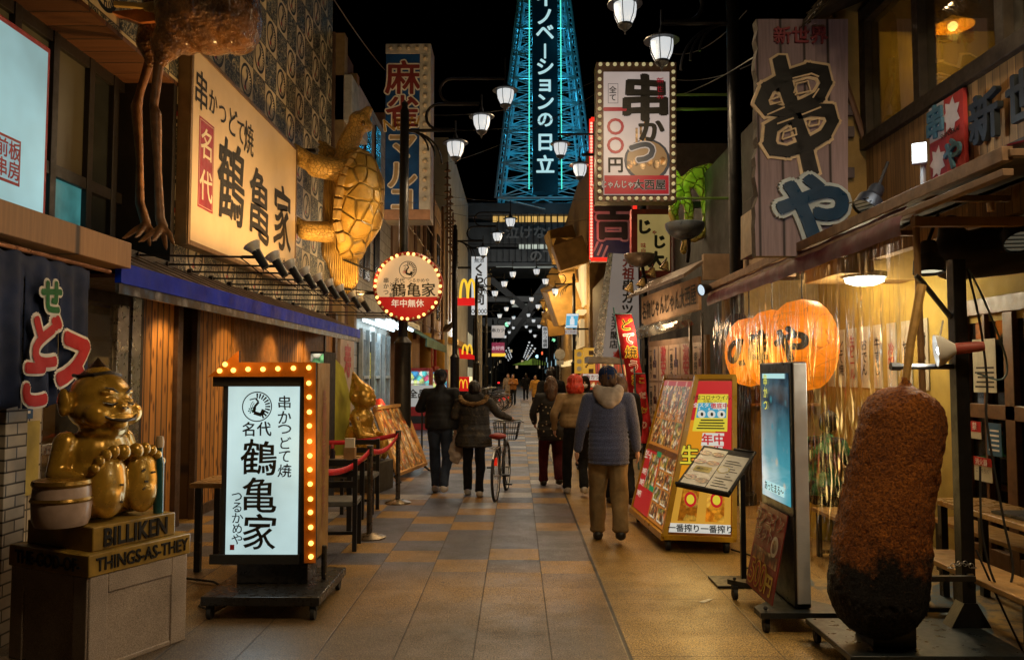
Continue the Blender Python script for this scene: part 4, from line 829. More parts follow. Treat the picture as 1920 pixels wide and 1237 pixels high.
NB = ['foremost spotlight arm of the row lighting the cream board', 'second spotlight from the front beneath the cream board', 'third spotlight from the front beneath the cream board', 'fourth spotlight of the row under the board', 'fifth spotlight of the row under the board', 'sixth spotlight of the row near the board\'s far end', 'seventh spotlight at the far end of the board', 'spotlight arm below the turtle sculpture', 'next spotlight arm beyond the turtle', 'spotlight arm in front of the round bulb sign', 'last spotlight arm before the grey shop']
for k, y in enumerate((8.04, 8.72, 9.35, 10.0, 10.65, 11.3, 12.0, 12.9, 13.7)): spot(NB[k], y, e=95 if k == 0 else 58 if k < 7 else 150 if k == 7 else 300, aim=(-3.5, 7.7, 4.4) if k == 0 else None if k < 7 else (-3.0, 14.1, 4.2) if k == 7 else (-2.85, 14.1, 6.0))
spot(NB[9], 15.4, -2.45, e=30); spot(NB[10], 16.2, -2.5, e=30)
# ---- crane sculpture standing on the awning
t = thing('bird_sculpture', 'large glossy brown crane sculpture with long thin legs standing above the awning', 'sculpture', (-3.35, 7.5, 2.75))
B = lambda x, y, Y=7.5: at(x, y, Y)
mb = MB(); mb.ell(B(395, 0), (.46, .5, .52), 20); mb.ell(B(440, 30), (.24, .42, .36), 16); mb.ell(B(345, 28), (.26, .36, .38), 16)
mb.cap(B(345, 40), B(312, 85, 7.4), .22, .15, 14); mb.cap(B(312, 85, 7.4), B(300, 118, 7.35), .14, .06, 12); mb.cap(B(305, 20, 7.7), B(280, 80, 7.7), .2, .13, 14); mb.cap(B(280, 80, 7.7), B(283, 118, 7.7), .12, .055, 12); mb.cap(B(400, -40), B(520, -160), .3, .08, 12); mb.cap(B(350, -60), B(270, -250), .2, .1, 12)
bm_ = M('bird_lacquer', (.22, .09, .02), .22, .15, .9, 3.2, 20, 1., .05, .5, coat=.5, dirt=.8)
blob('body', mb, bm_, t, .022, 4, 1)
for (pts, Y) in ((((300, 108), (288, 200), (292, 215), (296, 320), (300, 410), (305, 425)), 7.35), (((283, 108), (262, 175), (256, 200), (262, 300), (262, 380), (274, 420)), 7.72)):
    P_ = [B(a, b_, Y) for a, b_ in pts]; mb = MB()
    for i in range(len(P_)-1): mb.cap(P_[i], P_[i+1], (.05, .04, .055, .036, .045, .05)[i], (.04, .055, .036, .045, .05, .04)[i], 10)
    f_ = P_[-1]
    for dx, dy in ((.06, -.3), (-.07, -.25), (.16, -.15), (-.02, .12)):
        m_ = f_+V((dx*.6, dy*.5, -.08)); e_ = f_+V((dx, dy, -.17)); mb.cap(f_, m_, .034, .028, 8); mb.cap(m_, e_, .03, .022, 8); mb.cap(e_, e_+V((dx*.2, dy*.25, -.03)), .02, .008, 8)
    blob('leg', mb, M('bird_leg', (.24, .11, .04), .4, .05, .5, 9, 50, .5, .006), t, .014, 3, 1)
mb = MB(); mb.slab([B(205, 22), B(250, 18), B(330, 8), B(335, 34), B(262, 42)], (0, .12, 0)); mb.build('wing_tip', M('orange_feather', (.5, .16, .04), .4, 0, .3, 8, 60, .5), t, w=1, bev=.02)
mb = MB(); mb.slab([B(268, 18, 7.38), B(288, 8, 7.38), B(293, 24, 7.38)], (0, .04, 0)); mb.tube([B(215, 8, 7.4), B(270, 12, 7.4), B(320, 3, 7.4), B(350, -8, 7.4)], .03, 6); mb.build('ornament', M('ochre_feather', (.5, .33, .1), .4), t, w=1)
# ---- turtle sculpture on the wall end
t = thing('turtle_sculpture', 'golden carved turtle climbing upright on the wall with raised head', 'sculpture', (-3.1, 14.2, 3.2))
T = lambda x, y, d=0: at(x, y, 14.0)+V((0, d, 0))
def carved(key, sc, col, depth, grooves=0):
    m, nt, b, co = new(key)
    vo = nd(nt, 'TexVoronoi', {'Vector': co, 'Scale': sc}, feature='DISTANCE_TO_EDGE').outputs[0]
    cl = nd(nt, 'SeparateColor', {0: nd(nt, 'TexVoronoi', {'Vector': co, 'Scale': sc}).outputs['Color']}).outputs[0]
    h = ramp(nt, vo, 0, .09, 0, 1)
    if grooves: h = nd(nt, 'TexWave', {'Vector': nd(nt, 'Mapping', {'Vector': co, 'Scale': (1, 1, .12)}).outputs[0], 'Scale': 9., 'Distortion': 3., 'Detail': 2.}).outputs[1]
    f = ma(nt, 'MULTIPLY', ramp(nt, h, 0, 1, .62, 1.), ma(nt, 'MULTIPLY', ramp(nt, cl, 0, 1, .85, 1.1), ramp(nt, nz(nt, co, 5, 5), .3, .7, .75, 1.2)))
    setc(nt, b.inputs['Base Color'], mix(nt, 1., col, nd(nt, 'CombineColor', {0: f, 1: f, 2: f}).outputs[0], 'MULTIPLY'))
    b.inputs['Roughness'].default_value = .33; bump(nt, b, ma(nt, 'ADD', h, ma(nt, 'MULTIPLY', nz(nt, co, 30, 4), .25)), .9, depth); return m
tsk = carved('carved_skin', 15, (.74, .47, .13), .014); tsh = carved('carved_shell', 3.4, (.68, .42, .09), .06); ttl = carved('carved_tail', 5, (.58, .36, .09), .04, 1)
mb = MB()
mb.cap(T(646, 330), T(650, 275), .24, .19, 14); mb.cap(T(650, 275), T(668, 240), .19, .17, 14); mb.ell(T(674, 228), (.2, .2, .19), 16); mb.cap(T(672, 230), T(691, 207), .18, .08, 14); mb.ell(T(686, 236), (.13, .17, .11), 12)
mb.cap(T(660, 330, -.3), T(605, 325, -.45), .2, .19, 14); mb.cap(T(605, 325, -.45), T(566, 292, -.45), .17, .09, 12); mb.ell(T(600, 318, -.48), (.3, .12, .15), 12)
mb.cap(T(640, 300, .3), T(600, 268, .35), .15, .1, 12)
for k in range(4): mb.cap(T(603, 262+k*9, .3), T(592, 258+k*11, .25), .05, .035, 8)
mb.cap(T(630, 440, -.2), T(585, 440, -.4), .2, .17, 12); mb.cap(T(585, 440, -.4), T(570, 425, -.42), .15, .09, 12)
for k in range(4): mb.cap(T(572, 420+k*7, -.42), T(562, 414+k*8, -.42), .045, .03, 8)
blob('body', mb, tsk, t, .024, 3, 1)
mb = MB(); mb.cap(T(634, 330), T(634, 470), .25, .3, 16); mb.cap(T(640, 470), T(648, 520), .33, .24, 16); mb.cap(T(648, 520), T(652, 545), .22, .08, 14); blob('tail', mb, ttl, t, .026, 5, 1)
mb = MB(); mb.ell(T(672, 372), (.46, .62, .9), 26); mb.ell(T(655, 440), (.33, .5, .55), 18); blob('shell', mb, tsh, t, .028, 6, 1, disp=lambda c, n: .018*math.sin(c.z*9)*math.sin(c.y*7+c.x*4))
mb = MB(); P_ = [T(678, 288, -.2), T(668, 312, -.42), T(656, 345, -.54), T(648, 385, -.58), T(644, 425, -.54), T(652, 462, -.42)]
for i in range(len(P_)-1):
    for j in range(2): a = P_[i].lerp(P_[i+1], j*.5+.03); b_ = P_[i].lerp(P_[i+1], j*.5+.46); mb.cyl(a, b_, .085, .08, 6)
mb.build('shell_rim', M('carved_rim', (.6, .4, .14), .4, 0, .3, 8), t, w=1, bev=.015)
mb = MB(); mb.ell(T(684, 236, -.16), (.04, .035, .045), 10); mb.build('eye', M('turtle_eye', (.2, .12, .04), .2), t, w=1)
mb = MB(); mb.bx(-3.9, -3.6, 14.0, 14.1, 4.2, 4.26); mb.bx(-3.9, -3.6, 14.0, 14.1, 5.6, 5.66); mb.build('bracket', iron, t, w=1)
# ---- round bulb sign on the lamp post
t = thing('round_sign', 'round cream sign with red foot, crane emblem and a ring of lit bulbs', 'sign', at(765, 537, 13.55))
r_ = .535
mb = MB(); mb.lathe([(r_+.06, .16), (r_+.06, .0), (r_+.045, -.02), (r_-.03, -.015), (r_-.03, .16)], n=48, M=Matrix.Rotation(-math.pi/2, 4, 'X'), cap=0); mb.bx(-.05, .05, .12, .4, -.4, .4, 0); mb.build('rim', M('red_rim', (.3, .02, .015), .4, 0, .3, 5), t)
mb = MB(); a1 = math.asin(-.18/r_)
pt = [(r_*math.cos(a), -.02, r_*math.sin(a)) for a in [a1+(math.pi-2*a1)*k/40 for k in range(41)]]; mb.slab(pt, (0, .08, 0), 0)
a2 = [(r_*math.cos(a), -.02, r_*math.sin(a)) for a in [math.pi-a1+(math.pi+2*a1)*k/24 for k in range(25)]]; mb.slab(a2, (0, .08, 0), 1)
mb.build('face', [E('round_face', (.86, .58, .30), .52, .15, 1.5), E('round_red', (.5, .012, .01), .6)], t)
mb = MB(); F_ = -.024
def emblem(q, o, xd, r, mi, mbk, lift=.004):
    """crane in a ring"""
    o = V(o); xd = V(xd); zd = V(Z1); n_ = xd.cross(zd)
    def ring(r0, r1, a0=0, a1=2*math.pi, k=36, m=mi):
        P0 = [o+xd*(r0*math.cos(a0+(a1-a0)*i/k))+zd*(r0*math.sin(a0+(a1-a0)*i/k))+n_*lift for i in range(k+1)]
        P1 = [o+xd*(r1*math.cos(a0+(a1-a0)*i/k))+zd*(r1*math.sin(a0+(a1-a0)*i/k))+n_*lift for i in range(k+1)]
        for i in range(k): q.poly([P0[i], P0[i+1], P1[i+1], P1[i]], m)
    ring(r*.93, r)
    for k in range(11): a = -1.1+k*.26; ring(r*.55, r*.88, a, a+.14, 2)
    for k in range(3): ring(r*(.16+.12*k), r*(.2+.12*k), 2.2, 4.4, 10)
    pts = [(-.5, .45), (-.1, .55), (.1, .3), (-.15, 0), (-.2, -.4), (.3, -.55), (.45, -.2)]
    P_ = [o+xd*(x*r)+zd*(y*r)+n_*lift for x, y in pts]
    for i in range(len(P_)-1):
        d = (P_[i+1]-P_[i]).normalized(); s_ = d.cross(n_)*r*(.035+.02*i); q.poly([P_[i]-s_, P_[i+1]-s_, P_[i+1]+s_, P_[i]+s_], mi)
    for a in range(6): a_ = a*math.pi/3; q.poly([o+xd*(-.4*r+.2*r*math.cos(a_+b_))+zd*(-.25*r+.2*r*math.sin(a_+b_))+n_*(lift+.001) for b_ in (0, .5)]+[o+xd*(-.4*r)+zd*(-.25*r)+n_*(lift+.001)], mbk)
emblem(mb, (0, F_, .28), X1, .15, 0, 2)
mb.text('鶴亀家', (.1, F_, -.06), X1, Z1, .25, .02, 0, jit=.03); mb.text('串かつ', (-.37, F_, .0), X1, Z1, .1, .01, 0, vert=1); mb.text('どて焼', (-.27, F_, -.06), X1, Z1, .09, .01, 0, vert=1); mb.text('名代', (-.14, F_, .1), X1, Z1, .09, .01, 0); mb.text('つるかめや', (.18, F_, .1), X1, Z1, .075, .005, 0)
mb.text('年中無休', (0, F_, -.29), X1, Z1, .14, .02, 1)
mb.build('lettering', [ink, E('cream_letters', (.9, .75, .55), .6), redp], t, flat=1)
for k in range(36):
    a = 2*math.pi*k/36; q = MB(); lit = (k % 3 != 1); q.ell((( r_+.02)*math.cos(a), -.035, (r_+.02)*math.sin(a)), .028 if lit else .022, 10); q.build('bulb', bulbw if lit else bulboff, t)
mb = MB(); mb.cyl((-.9, .2, -.1), (-.5, .12, -.1), .025, n=6); mb.cyl((-1.3, .2, .0), (-.5, .12, -.1), .02, n=6); mb.cyl((-1.3, .2, .55), (-.45, .12, .2), .02, n=6); mb.build('bracket', iron, t)
lamp('POINT', at(765, 537, 13.1), 9, (1, .55, .15), t, .4)
# ---- blue vertical sign with bulb border
c0 = at(720, 412, 17); c1 = at(808, 82, 17)
t = thing('vertical_sign', 'tall blue blade sign with outlined red and white characters and unlit bulb border', 'sign', ((c0.x+c1.x)/2, 17, c0.z))
w_ = (c1.x-c0.x)/2; h_ = c1.z-c0.z
mb = MB(); mb.bx(-w_, w_, .06, .7, 0, h_, 1); mb.bx(-w_, w_, 0, .06, h_-.22, h_, 0); mb.bx(w_-.24, w_, 0, .06, .2, h_-.22, 0); mb.bx(-w_, w_, -.02, .06, 0, .22, 2); mb.build('frame', [dirtywhite, M('pale_side', (.4, .36, .3), .5, 0, .2, 3), M('sign_rust', (.3, .16, .09), .6, 0, .3, 4)], t, bev=.01)
mb = MB(); mb.bx(-w_+.01, w_-.24, .02, .058, .22, h_-.22); mb.build('panel', bluepaint, t)
mb = MB(); cx_ = -.115
for ch, z, s, m_ in (('麻', h_-.75, .78, 0), ('雀', h_-1.5, .76, 0), ('マ', 1.62, .66, 1), ('ル', .98, .66, 1), ('コ', .45, .6, 1)): mb.text(ch, (cx_, .018, z), X1, Z1, s, .06, 2, .0); mb.text(ch, (cx_, .012, z), X1, Z1, s, .02, m_, .0)
mb.text('NEW', (cx_, .018, 2.1), X1, Z1, .36, .05, 2, 0, rot=.12); mb.text('NEW', (cx_, .012, 2.1), X1, Z1, .36, .01, 3, 0, rot=.12)
mb.build('lettering', [M('dull_red', (.2, .03, .03), .5), M('dull_tan', (.35, .25, .14), .5), M('outline_white', (.7, .68, .62), .5), M('dull_gold', (.4, .24, .05), .5)], t, flat=1)
for k in range(5): q = MB(); q.ell((-w_+.12+k*.19, -.03, h_-.11), .05, 8); q.build('bulb', bulboff, t)
for k in range(16): q = MB(); q.ell((w_-.12, -.03, h_-.34-k*.205), .05, 8); q.build('bulb', bulboff, t)
lamp('POINT', at(700, 430, 15.6), 26, (.95, .75, .55), t, .3)
# ---- golden seated figure on inscribed pedestal
t = thing('statue', 'shiny golden seated figure with pointed head and big soles on inscribed granite pedestal', 'statue', (-2.53, 4.93, 0), math.atan2(-.43, .902))
ys = M('ochre_block', (.33, .2, .035), .38, 0, .35, 6, 60, .25, dirt=.6)
mb = MB(); mb.bx(-.335, .335, -.335, .335, 0, .53)
def granite(key, c, sc=220):
    if key in MT: return MT[key]
    m, nt, b, co = new(key); f = ma(nt, 'MULTIPLY', ramp(nt, nz(nt, co, sc, 2, .6), .3, .7, .4, 1.5), ramp(nt, nz(nt, co, 3, 5), .3, .7, .75, 1.15))
    setc(nt, b.inputs['Base Color'], mix(nt, 1., c, nd(nt, 'CombineColor', {0: f, 1: f, 2: f}).outputs[0], 'MULTIPLY')); b.inputs['Roughness'].default_value = .55; bump(nt, b, nz(nt, co, sc, 2), .3, .003); MT[key] = m; return m
gra = granite('granite', (.40, .32, .26))
ped = mb.build('pedestal', gra, t, bev=.008)
mb = MB()
mb.bx(.334, .338, -.25, -.02+.25, .02, .40, 0)
ped_p = MB()
for (a, b_) in ((-.24, .24),):
    for ax in (0, 1):
        q = ped_p
        if ax == 0: q.bx(.333, .345, -.335, -.22, 0, .5295, 0); q.bx(.333, .345, .22, .335, 0, .5295, 0); q.bx(.333, .345, -.22, .22, .42, .5295, 0); q.bx(.333, .345, -.22, .22, 0, .03, 0)
        else: q.bx(-.335, -.22, -.345, -.333, 0, .5295, 0); q.bx(.22, .335, -.345, -.333, 0, .5295, 0); q.bx(-.22, .22, -.345, -.333, .42, .5295, 0)
ped_p.build('panel_surround', gra, ped, bev=.006)
mb = MB(); mb.bx(-.352, .352, -.352, .352, .53, .652, 0); sl1 = mb.build('inscribed_slab', ys, ped, bev=.006)
mb = MB(); mb.bx(-.29, .29, -.285, .285, .6525, .79, 0); sl2 = mb.build('inscribed_slab', ys, ped, bev=.006)
eng = M('engraved_black', (.012, .012, .013), .35)
mb = MB(); mb.text('BILLIKEN', (.291, .0, .722), Y1, Z1, .145, .025, 0, sx=.78, ext=.004, lift=.0); mb.text('THINGS-AS-THEY', (.353, .01, .593), Y1, Z1, .105, .018, 0, sx=.78, ext=.003, lift=0); mb.text('THE-GOD-OF-', (0, -.353, .593), X1, Z1, .105, .018, 0, sx=.85, ext=.003, lift=0); mb.build('lettering', eng, ped, flat=1)
mb = MB()
mb.ell((-.08, 0, 1.0), (.2, .235, .24), 20); mb.ell((-.07, 0, 1.17), (.165, .2, .17), 18); mb.ell((-.01, 0, .95), (.2, .21, .18), 18)
mb.ell((-.065, 0, 1.50), (.18, .185, .175), 24); mb.ell((-.03, 0, 1.425), (.175, .205, .125), 24); mb.cap((-.085, 0, 1.6), (-.095, 0, 1.71), .11, .016, 14)
for s in (-1, 1):
    mb.ell((.06, s*.115, 1.41), (.08, .08, .075), 14); mb.ell((-.1, s*.215, 1.49), (.05, .03, .085), 12); mb.ell((-.085, s*.225, 1.43), (.034, .024, .035), 10)
    mb.cap((-.1, s*.19, 1.24), (-.07, s*.265, 1.06), .075, .06, 12); mb.cap((-.07, s*.265, 1.06), (.1, s*.22, 1.02), .06, .045, 12); mb.cap((.1, s*.22, 1.02), (.17, s*.15, 1.04), .042, .034, 10)
    for k in range(5): mb.cap((.17, s*(.16-.02*k), 1.05-.005*k), (.225, s*(.14-.022*k), 1.065-.012*k), .017, .014, 8)
    mb.cap((-.03, s*.12, .90), (.14, s*.125, .93), .12, .12, 14)
    mb.ell((.195, s*.118, .985), (.05, .122, .18), 28); mb.ell((.19, s*.118, 1.05), (.048, .12, .13), 24); mb.ell((.19, s*.116, .93), (.048, .105, .12), 24)
    for k, (yy, zz, rr_) in () and enumerate(((.045, 1.205, .05), (.108, 1.21, .04), (.16, 1.19, .036), (.203, 1.155, .032), (.232, 1.105, .028))): mb.cap((.17, s*yy*.95, zz-.05), (.205, s*yy, zz-.02), rr_*.6, rr_*.7, 10); mb.ell((.225, s*yy*1.03, zz), (rr_*.9, rr_*.86, rr_*1.0), 12)
mb.ell((.14, 0, 1.455), (.035, .036, .028), 12); mb.ell((.12, 0, 1.345), (.04, .06, .03), 12); mb.ell((.125, 0, 1.385), (.04, .1, .022), 12)
for s in (-1, 1): mb.ell((.105, s*.065, 1.49), (.03, .045, .018), 10); mb.ell((.09, s*.07, 1.545), (.03, .05, .018), 10)
mb.ell((-.02, .0, 1.31), (.13, .15, .07), 16)
bd_ = blob('body', mb, gold, t, .009, 10)
for s in (-1, 1):
    for yy, zz, rr_ in ((.045, 1.185, .047), (.108, 1.192, .038), (.158, 1.178, .034), (.2, 1.148, .031), (.23, 1.105, .028)):
        mb = MB(); mb.cap((.15, s*yy*.95, zz-.06), (.2, s*yy, zz), rr_*.75, rr_*.95, 14); mb.ell((.215, s*yy, zz+.004), (rr_*.95, rr_*.97, rr_*1.05), 14); mb.build('toe', gold, bd_, ang=80)
mb = MB()
for s in (-1, 1):
    mb.tube([(.118, s*.115, 1.482), (.14, s*.075, 1.470), (.146, s*.035, 1.480)], [.003, .0085, .004], 8); mb.tube([(.112, s*.1, 1.572), (.134, s*.06, 1.562), (.137, s*.025, 1.54)], [.003, .008, .003], 8)
    mb.ell((.172, s*.015, 1.449), (.006, .008, .006), 8)
mb.tube([(.115, -.135, 1.418), (.152, -.08, 1.382), (.168, 0, 1.372), (.152, .08, 1.382), (.115, .135, 1.418)], [.004, .009, .011, .009, .004], 8)
mb.tube([(-.19, -.09, 1.645), (-.1, -.125, 1.64), (0, -.09, 1.65), (.02, 0, 1.665), (0, .09, 1.65), (-.1, .125, 1.64), (-.19, .09, 1.645)], [.012]*7, 6)
mb.build('face_lines', M('dark_line', (.02, .012, .006), .35), t)
mb = MB(); mb.lathe([(.122, 1.625), (.098, 1.655), (.058, 1.69), (.03, 1.72), (.004, 1.755)], (-.09, 0, 0), 18); mb.build('hair_tuft', M('dark_bronze', (.05, .025, .008), .25, .5), t)
def mark(x, y, z): MB().box((x, y, z), (.004, .022+.01*math.sin(y*90), .012), 0, 0, .5*math.sin(z*60)).build('worn_mark', M('worn_spot', (.03, .018, .006), .7), t)
for s, z, y in ((-1, .93, .1), (-1, .9, .14), (-1, 1.0, .07), (-1, .9, .07), (1, 1.0, .1), (1, 1.07, .08), (1, .93, .12), (1, 1.05, .15), (1, .96, .09)): mark(.2455, s*y, z)
mb = MB(); mb.lathe([(.135, .80), (.15, .84), (.155, .92), (.15, 1.0), (.142, 1.04), (.03, 1.045)], (.10, -.345, 0), 24, 0); mb.lathe([(.15, 1.02), (.158, 1.035), (.152, 1.055), (.12, 1.056)], (.10, -.345, 0), 24, 1); mb.lathe([(.157, .935), (.163, .945), (.157, .96)], (.10, -.345, 0), 24, 1, cap=0)
bar = mb.build('barrel', [M('pale_barrel', (.42, .3, .24), .4, 0, .25, 6, 30, .3, coat=.2, dirt=.4), M('gold_hoop', (.3, .17, .03), .3, .6)], t)
t = thing('bottle', 'small bottle with pale round cap standing behind the golden soles', 'bottle', (-2.24, 5.03, .79))
mb = MB(); mb.lathe([(.03, 0), (.03, .3), (.018, .36), (.018, .42)], n=12); mb.build('glass_body', M('teal_bottle', (.02, .08, .08), .15), t)
mb = MB(); mb.lathe([(.024, .405), (.026, .44), (.02, .475), (.001, .478)], n=12); mb.build('cap', M('cork_cap', (.45, .33, .2), .6), t)
# ---- arrow-shaped light sign on wheeled base
t = thing('light_sign', 'tall lit white sign framed by an orange bulb arrow on a black wheeled base', 'sign', (-1.80, 5.95, 0))
A_ = lambda x, y, Y=5.72: at(x, y, Y)
a = A_(412, 1057, 5.75); b_ = A_(592, 706, 5.75)
mb = MB(); mb.bx(a.x, b_.x, 5.75, 6.12, a.z, b_.z); mb.bx(A_(412, 0).x, A_(575, 0).x, 5.735, 5.75, b_.z-.07, b_.z); mb.bx(A_(412, 0).x, A_(575, 0).x, 5.735, 5.75, a.z, a.z+.07); mb.build('box', blackmat, t, w=1, bev=.004)
p0 = A_(422, 1046, 5.742); p1 = A_(562, 714, 5.742)
mb = MB(); mb.bx(p0.x, p1.x, 5.742, 5.749, p0.z, p1.z); pn = mb.build('panel', E('ice_panel', (.58, .80, .82), .78, .22, 1.7, samp='AUTO'), t, w=1)
mb = MB()
def C(ch, x, y, s, off=.012, m=0, **k): mb.text(ch, A_(x, y, 5.741), X1, Z1, s, off, m, jit=.07, **k)
for ch, y in (('鶴', 858), ('亀', 928), ('家', 998)): C(ch, 486, y, .265, .014)
C('名代', 482, 804, .105, .02)
for ch, y in zip('串かつ', (755, 782, 803)): C(ch, 534, y, .105)
for ch, y in zip('どて焼', (830, 855, 882)): C(ch, 534, y, .1)
for ch, y in zip('つるかめや', (930, 950, 970, 990, 1010)): C(ch, 445, y, .085, .01)
mb.bx(A_(449, 0).x, A_(457, 0).x, 5.7395, 5.741, A_(0, 1031).z, A_(0, 1021).z, 1)
o_ = A_(482, 762, 5.741); emblem(mb, o_, X1, .108, 0, 2, .0006)
mb.build('lettering', [ink, redp, M('emblem_green', (.02, .16, .1), .5)], pn, w=1, flat=1)
mb = MB(); pts = [A_(x, y, 5.70) for x, y in ((390, 706), (448, 657), (448, 679), (592, 679), (592, 1055), (570, 1055), (570, 706))]
mb.slab(pts, (0, .035, 0), 0, 1); arrow = mb.build('arrow_frame', [M('orange_lacquer', (.55, .16, .015), .35, 0, .15, 5), blackmat], t, w=1)
for x, y in ((411.7, 695), (422, 683), (437.5, 694), (465, 692), (493, 692), (521, 691), (550, 690), (579, 689), (579, 718), (579.5, 744), (580, 772), (580, 798), (580.5, 827), (581, 854), (581, 880), (581.5, 907), (582, 935), (582, 960), (582.5, 988), (583, 1018), (583, 1043)):
    q = MB(); q.ell(A_(x, y, 5.69), (.0175, .02, .0175), 12); q.build('bulb', E('arrow_bulb', (1, .58, .10), 3.2, samp='AUTO'), arrow, w=1)
mb = MB(); a = A_(593, 1050); mb.bx(b_.x+.001, b_.x+.016, 5.752, 6.115, a.z, b_.z+.1, 0); mb.text('各種宴会承ります！', (b_.x+.017, 5.94, 1.02), Y1, Z1, .125, .015, 1, vert=1, gap=.92); mb.build('side_panel', [M('ochre_side', (.28, .15, .035), .45, 0, .3, 6, dirt=.3), M('dull_red_ink', (.3, .1, .06), .5)], t, w=1)
mb = MB(); mb.bx(-2.01, -1.5, 5.8, 6.08, .16, A_(0, 1057).z, 0); mb.bx(-2.13, -1.33, 5.45, 6.3, .10, .16, 0); mb.cyl((-1.42, 5.95, .16), (-1.42, 5.95, .4), .02, n=8); mb.build('base', M('base_black', (.018, .016, .014), .3, 0, .4, 8), t, w=1, bev=.006)
for x in (-2.08, -1.38):
    for y in (5.5, 6.25):
        q = MB(); q.cyl((x-.014, y, .045), (x+.014, y, .045), .045, n=14); q.bx(x-.022, x+.022, y-.02, y+.02, .06, .10); q.build('caster', rubber, t, w=1)
lamp('AREA', (-1.85, 5.66, 1.0), 5, (.8, .95, 1), t, to=(-1.85, 3, .6), size=(.5, 1.2)); lamp('POINT', (-1.42, 5.55, 1.1), 4, (1, .55, .15), t, .25); lamp('POINT', (-1.95, 5.62, 1.9), 5, (1, .55, .15), t, .2)
# ---- lit menu lightbox behind it
t = thing('lightbox', 'narrow yellow green lit box of food pictures beside dark posts', 'sign', (-2.7, 10.4, 0))
mb = MB(); mb.bx(-2.68, -2.5, 10.35, 11.0, .0, 1.95); mb.build('case', blackmat, t, w=1, bev=.004)
mb = MB(); mb.bx(-2.67, -2.51, 10.33, 10.35, .75, 1.92); mb.build('panel', food('lit_menu', [(.75, .7, .1), (.2, .5, .2), (.8, .75, .55), (.6, .3, .05)], 9, 1.1), t, w=1)
# ---- stanchions with red belts
def stanchion(label, x, y, ends=()):
    t = thing('stanchion', label, 'stanchion', (x, y, 0), 0, 'belt barrier posts')
    q = MB(); q.lathe([(.17, 0), (.17, .012), (.15, .022), (.05, .05), (.03, .055)], n=28); q.build('base', M('dull_brass_steel', (.22, .17, .11), .3, .85, .2, 9), t)
    q = MB(); q.cyl((0, 0, .05), (0, 0, .83), .03, n=14); q.cyl((0, 0, .83), (0, 0, .93), .036, n=14); q.build('post', M('dark_steel', (.14, .13, .12), .28, .9), t)
    for e in ends:
        q = MB(); e = V(e)-V((x, y, 0)); n = 18; a = V((0, 0, .88)); e.z = .88; vs = []; hh = V((0, 0, .028))
        for k in range(n+1): u = k/n; p_ = a.lerp(e, u); p_.z -= .36*u*(1-u); vs += [p_-hh, p_+hh]
        q.add(vs, [(2*k, 2*k+2, 2*k+3, 2*k+1) for k in range(n)])
        o = q.build('belt', M('red_belt', (.62, .012, .02), .5, 0, .15, 9), t); s = o.modifiers.new('s', 'SOLIDIFY'); s.thickness = .003
stanchion('belt post nearest the tall white sign, steel base on grey tiles', -1.5, 8.2, ((-1.62, 6.5, 0),))
stanchion('farther belt post with red belt running both ways', -1.54, 10.4, ((-1.5, 8.2, 0), (-3.0, 10.0, 0)))
stanchion('belt post hidden behind the arrow sign box', -1.64, 6.45); stanchion('belt post beside the plank wall', -3.0, 10.0)
# ---- dining tables and chairs on the left pavement
def table(label, x0, x1, y0, y1, h=.72):
    t = thing('table', label, 'table', ((x0+x1)/2, (y0+y1)/2, 0)); q = MB(); q.bx(x0, x1, y0, y1, h-.04, h); q.build('tabletop', M('honey_table', (.42, .24, .08), .3, 0, .25, 6, 30, .1), t, w=1, bev=.006)
    for x in (x0+.06, x1-.06):
        for y in (y0+.06, y1-.06): q = MB(); q.bx(x-.025, x+.025, y-.025, y+.025, 0, h-.04); q.build('leg', black, t, w=1)
table('small honey wood table with condiments behind the red belt', -2.7, -1.72, 8.5, 9.3); table('low bench-like table mostly hidden behind the white sign', -2.75, -1.9, 6.75, 7.3, .74)
def chair(label, x, y, rz):
    t = thing('chair', label, 'chair', (x, y, 0), rz, 'black chairs by the plank wall')
    q = MB(); q.box((0, 0, .44), (.4, .4, .05)); q.build('seat', M('grey_cushion', (.12, .12, .11), .5), t, bev=.012)
    for sx_ in (-1, 1):
        for sy_ in (-1, 1): q = MB(); q.bx(sx_*.18-.02, sx_*.18+.02, sy_*.18-.02, sy_*.18+.02, 0, .415 if sy_ > 0 else .86); q.build('leg', black, t)
    q = MB()
    for z in (.62, .72, .82): q.bx(-.16, .16, -.19, -.17, z-.03, z+.03)
    q.build('backrest', black, t)
    q = MB(); q.bx(-.16, .16, -.015, .015, .12, .15); q.build('stretcher', black, t)
chair('black chair with its back to the camera behind the white sign', -1.72, 7.75, .08); chair('black chair on the far side of the honey table', -1.9, 9.75, math.pi); chair('black chair at the wall side of the table', -2.4, 7.9, .1)
def small(name, label, cat, loc, parts):
    t = thing(name, label, cat, loc)
    for n_, q, m_ in parts: q.build(n_, m_, t)
small('sauce_bottle', 'dark sauce bottle with red cap on honey table', 'bottle', (-2.0, 8.7, .72), [('body', MB().lathe([(.03, 0), (.032, .1), (.02, .13), (.02, .14)], n=12), M('soy', (.02, .015, .03), .2)), ('cap', MB().lathe([(.022, .135), (.02, .16), (.006, .18)], n=12), redp)])
small('napkin_holder', 'wooden holder with paper napkins on honey table', 'napkin holder', (-1.82, 8.75, .72), [('box', MB().bx(-.06, .06, -.05, .05, 0, .14), wood), ('napkins', MB().bx(-.05, .05, -.03, .03, .1, .24), cream)])
small('chopstick_tray', 'flat tray of menus lying on honey table', 'tray', (-1.95, 8.56, .72), [('tray', MB().bx(-.13, .13, -.05, .05, 0, .02).bx(-.12, .12, -.04, .04, .02, .035), M('tray_black', (.08, .07, .06), .4))])
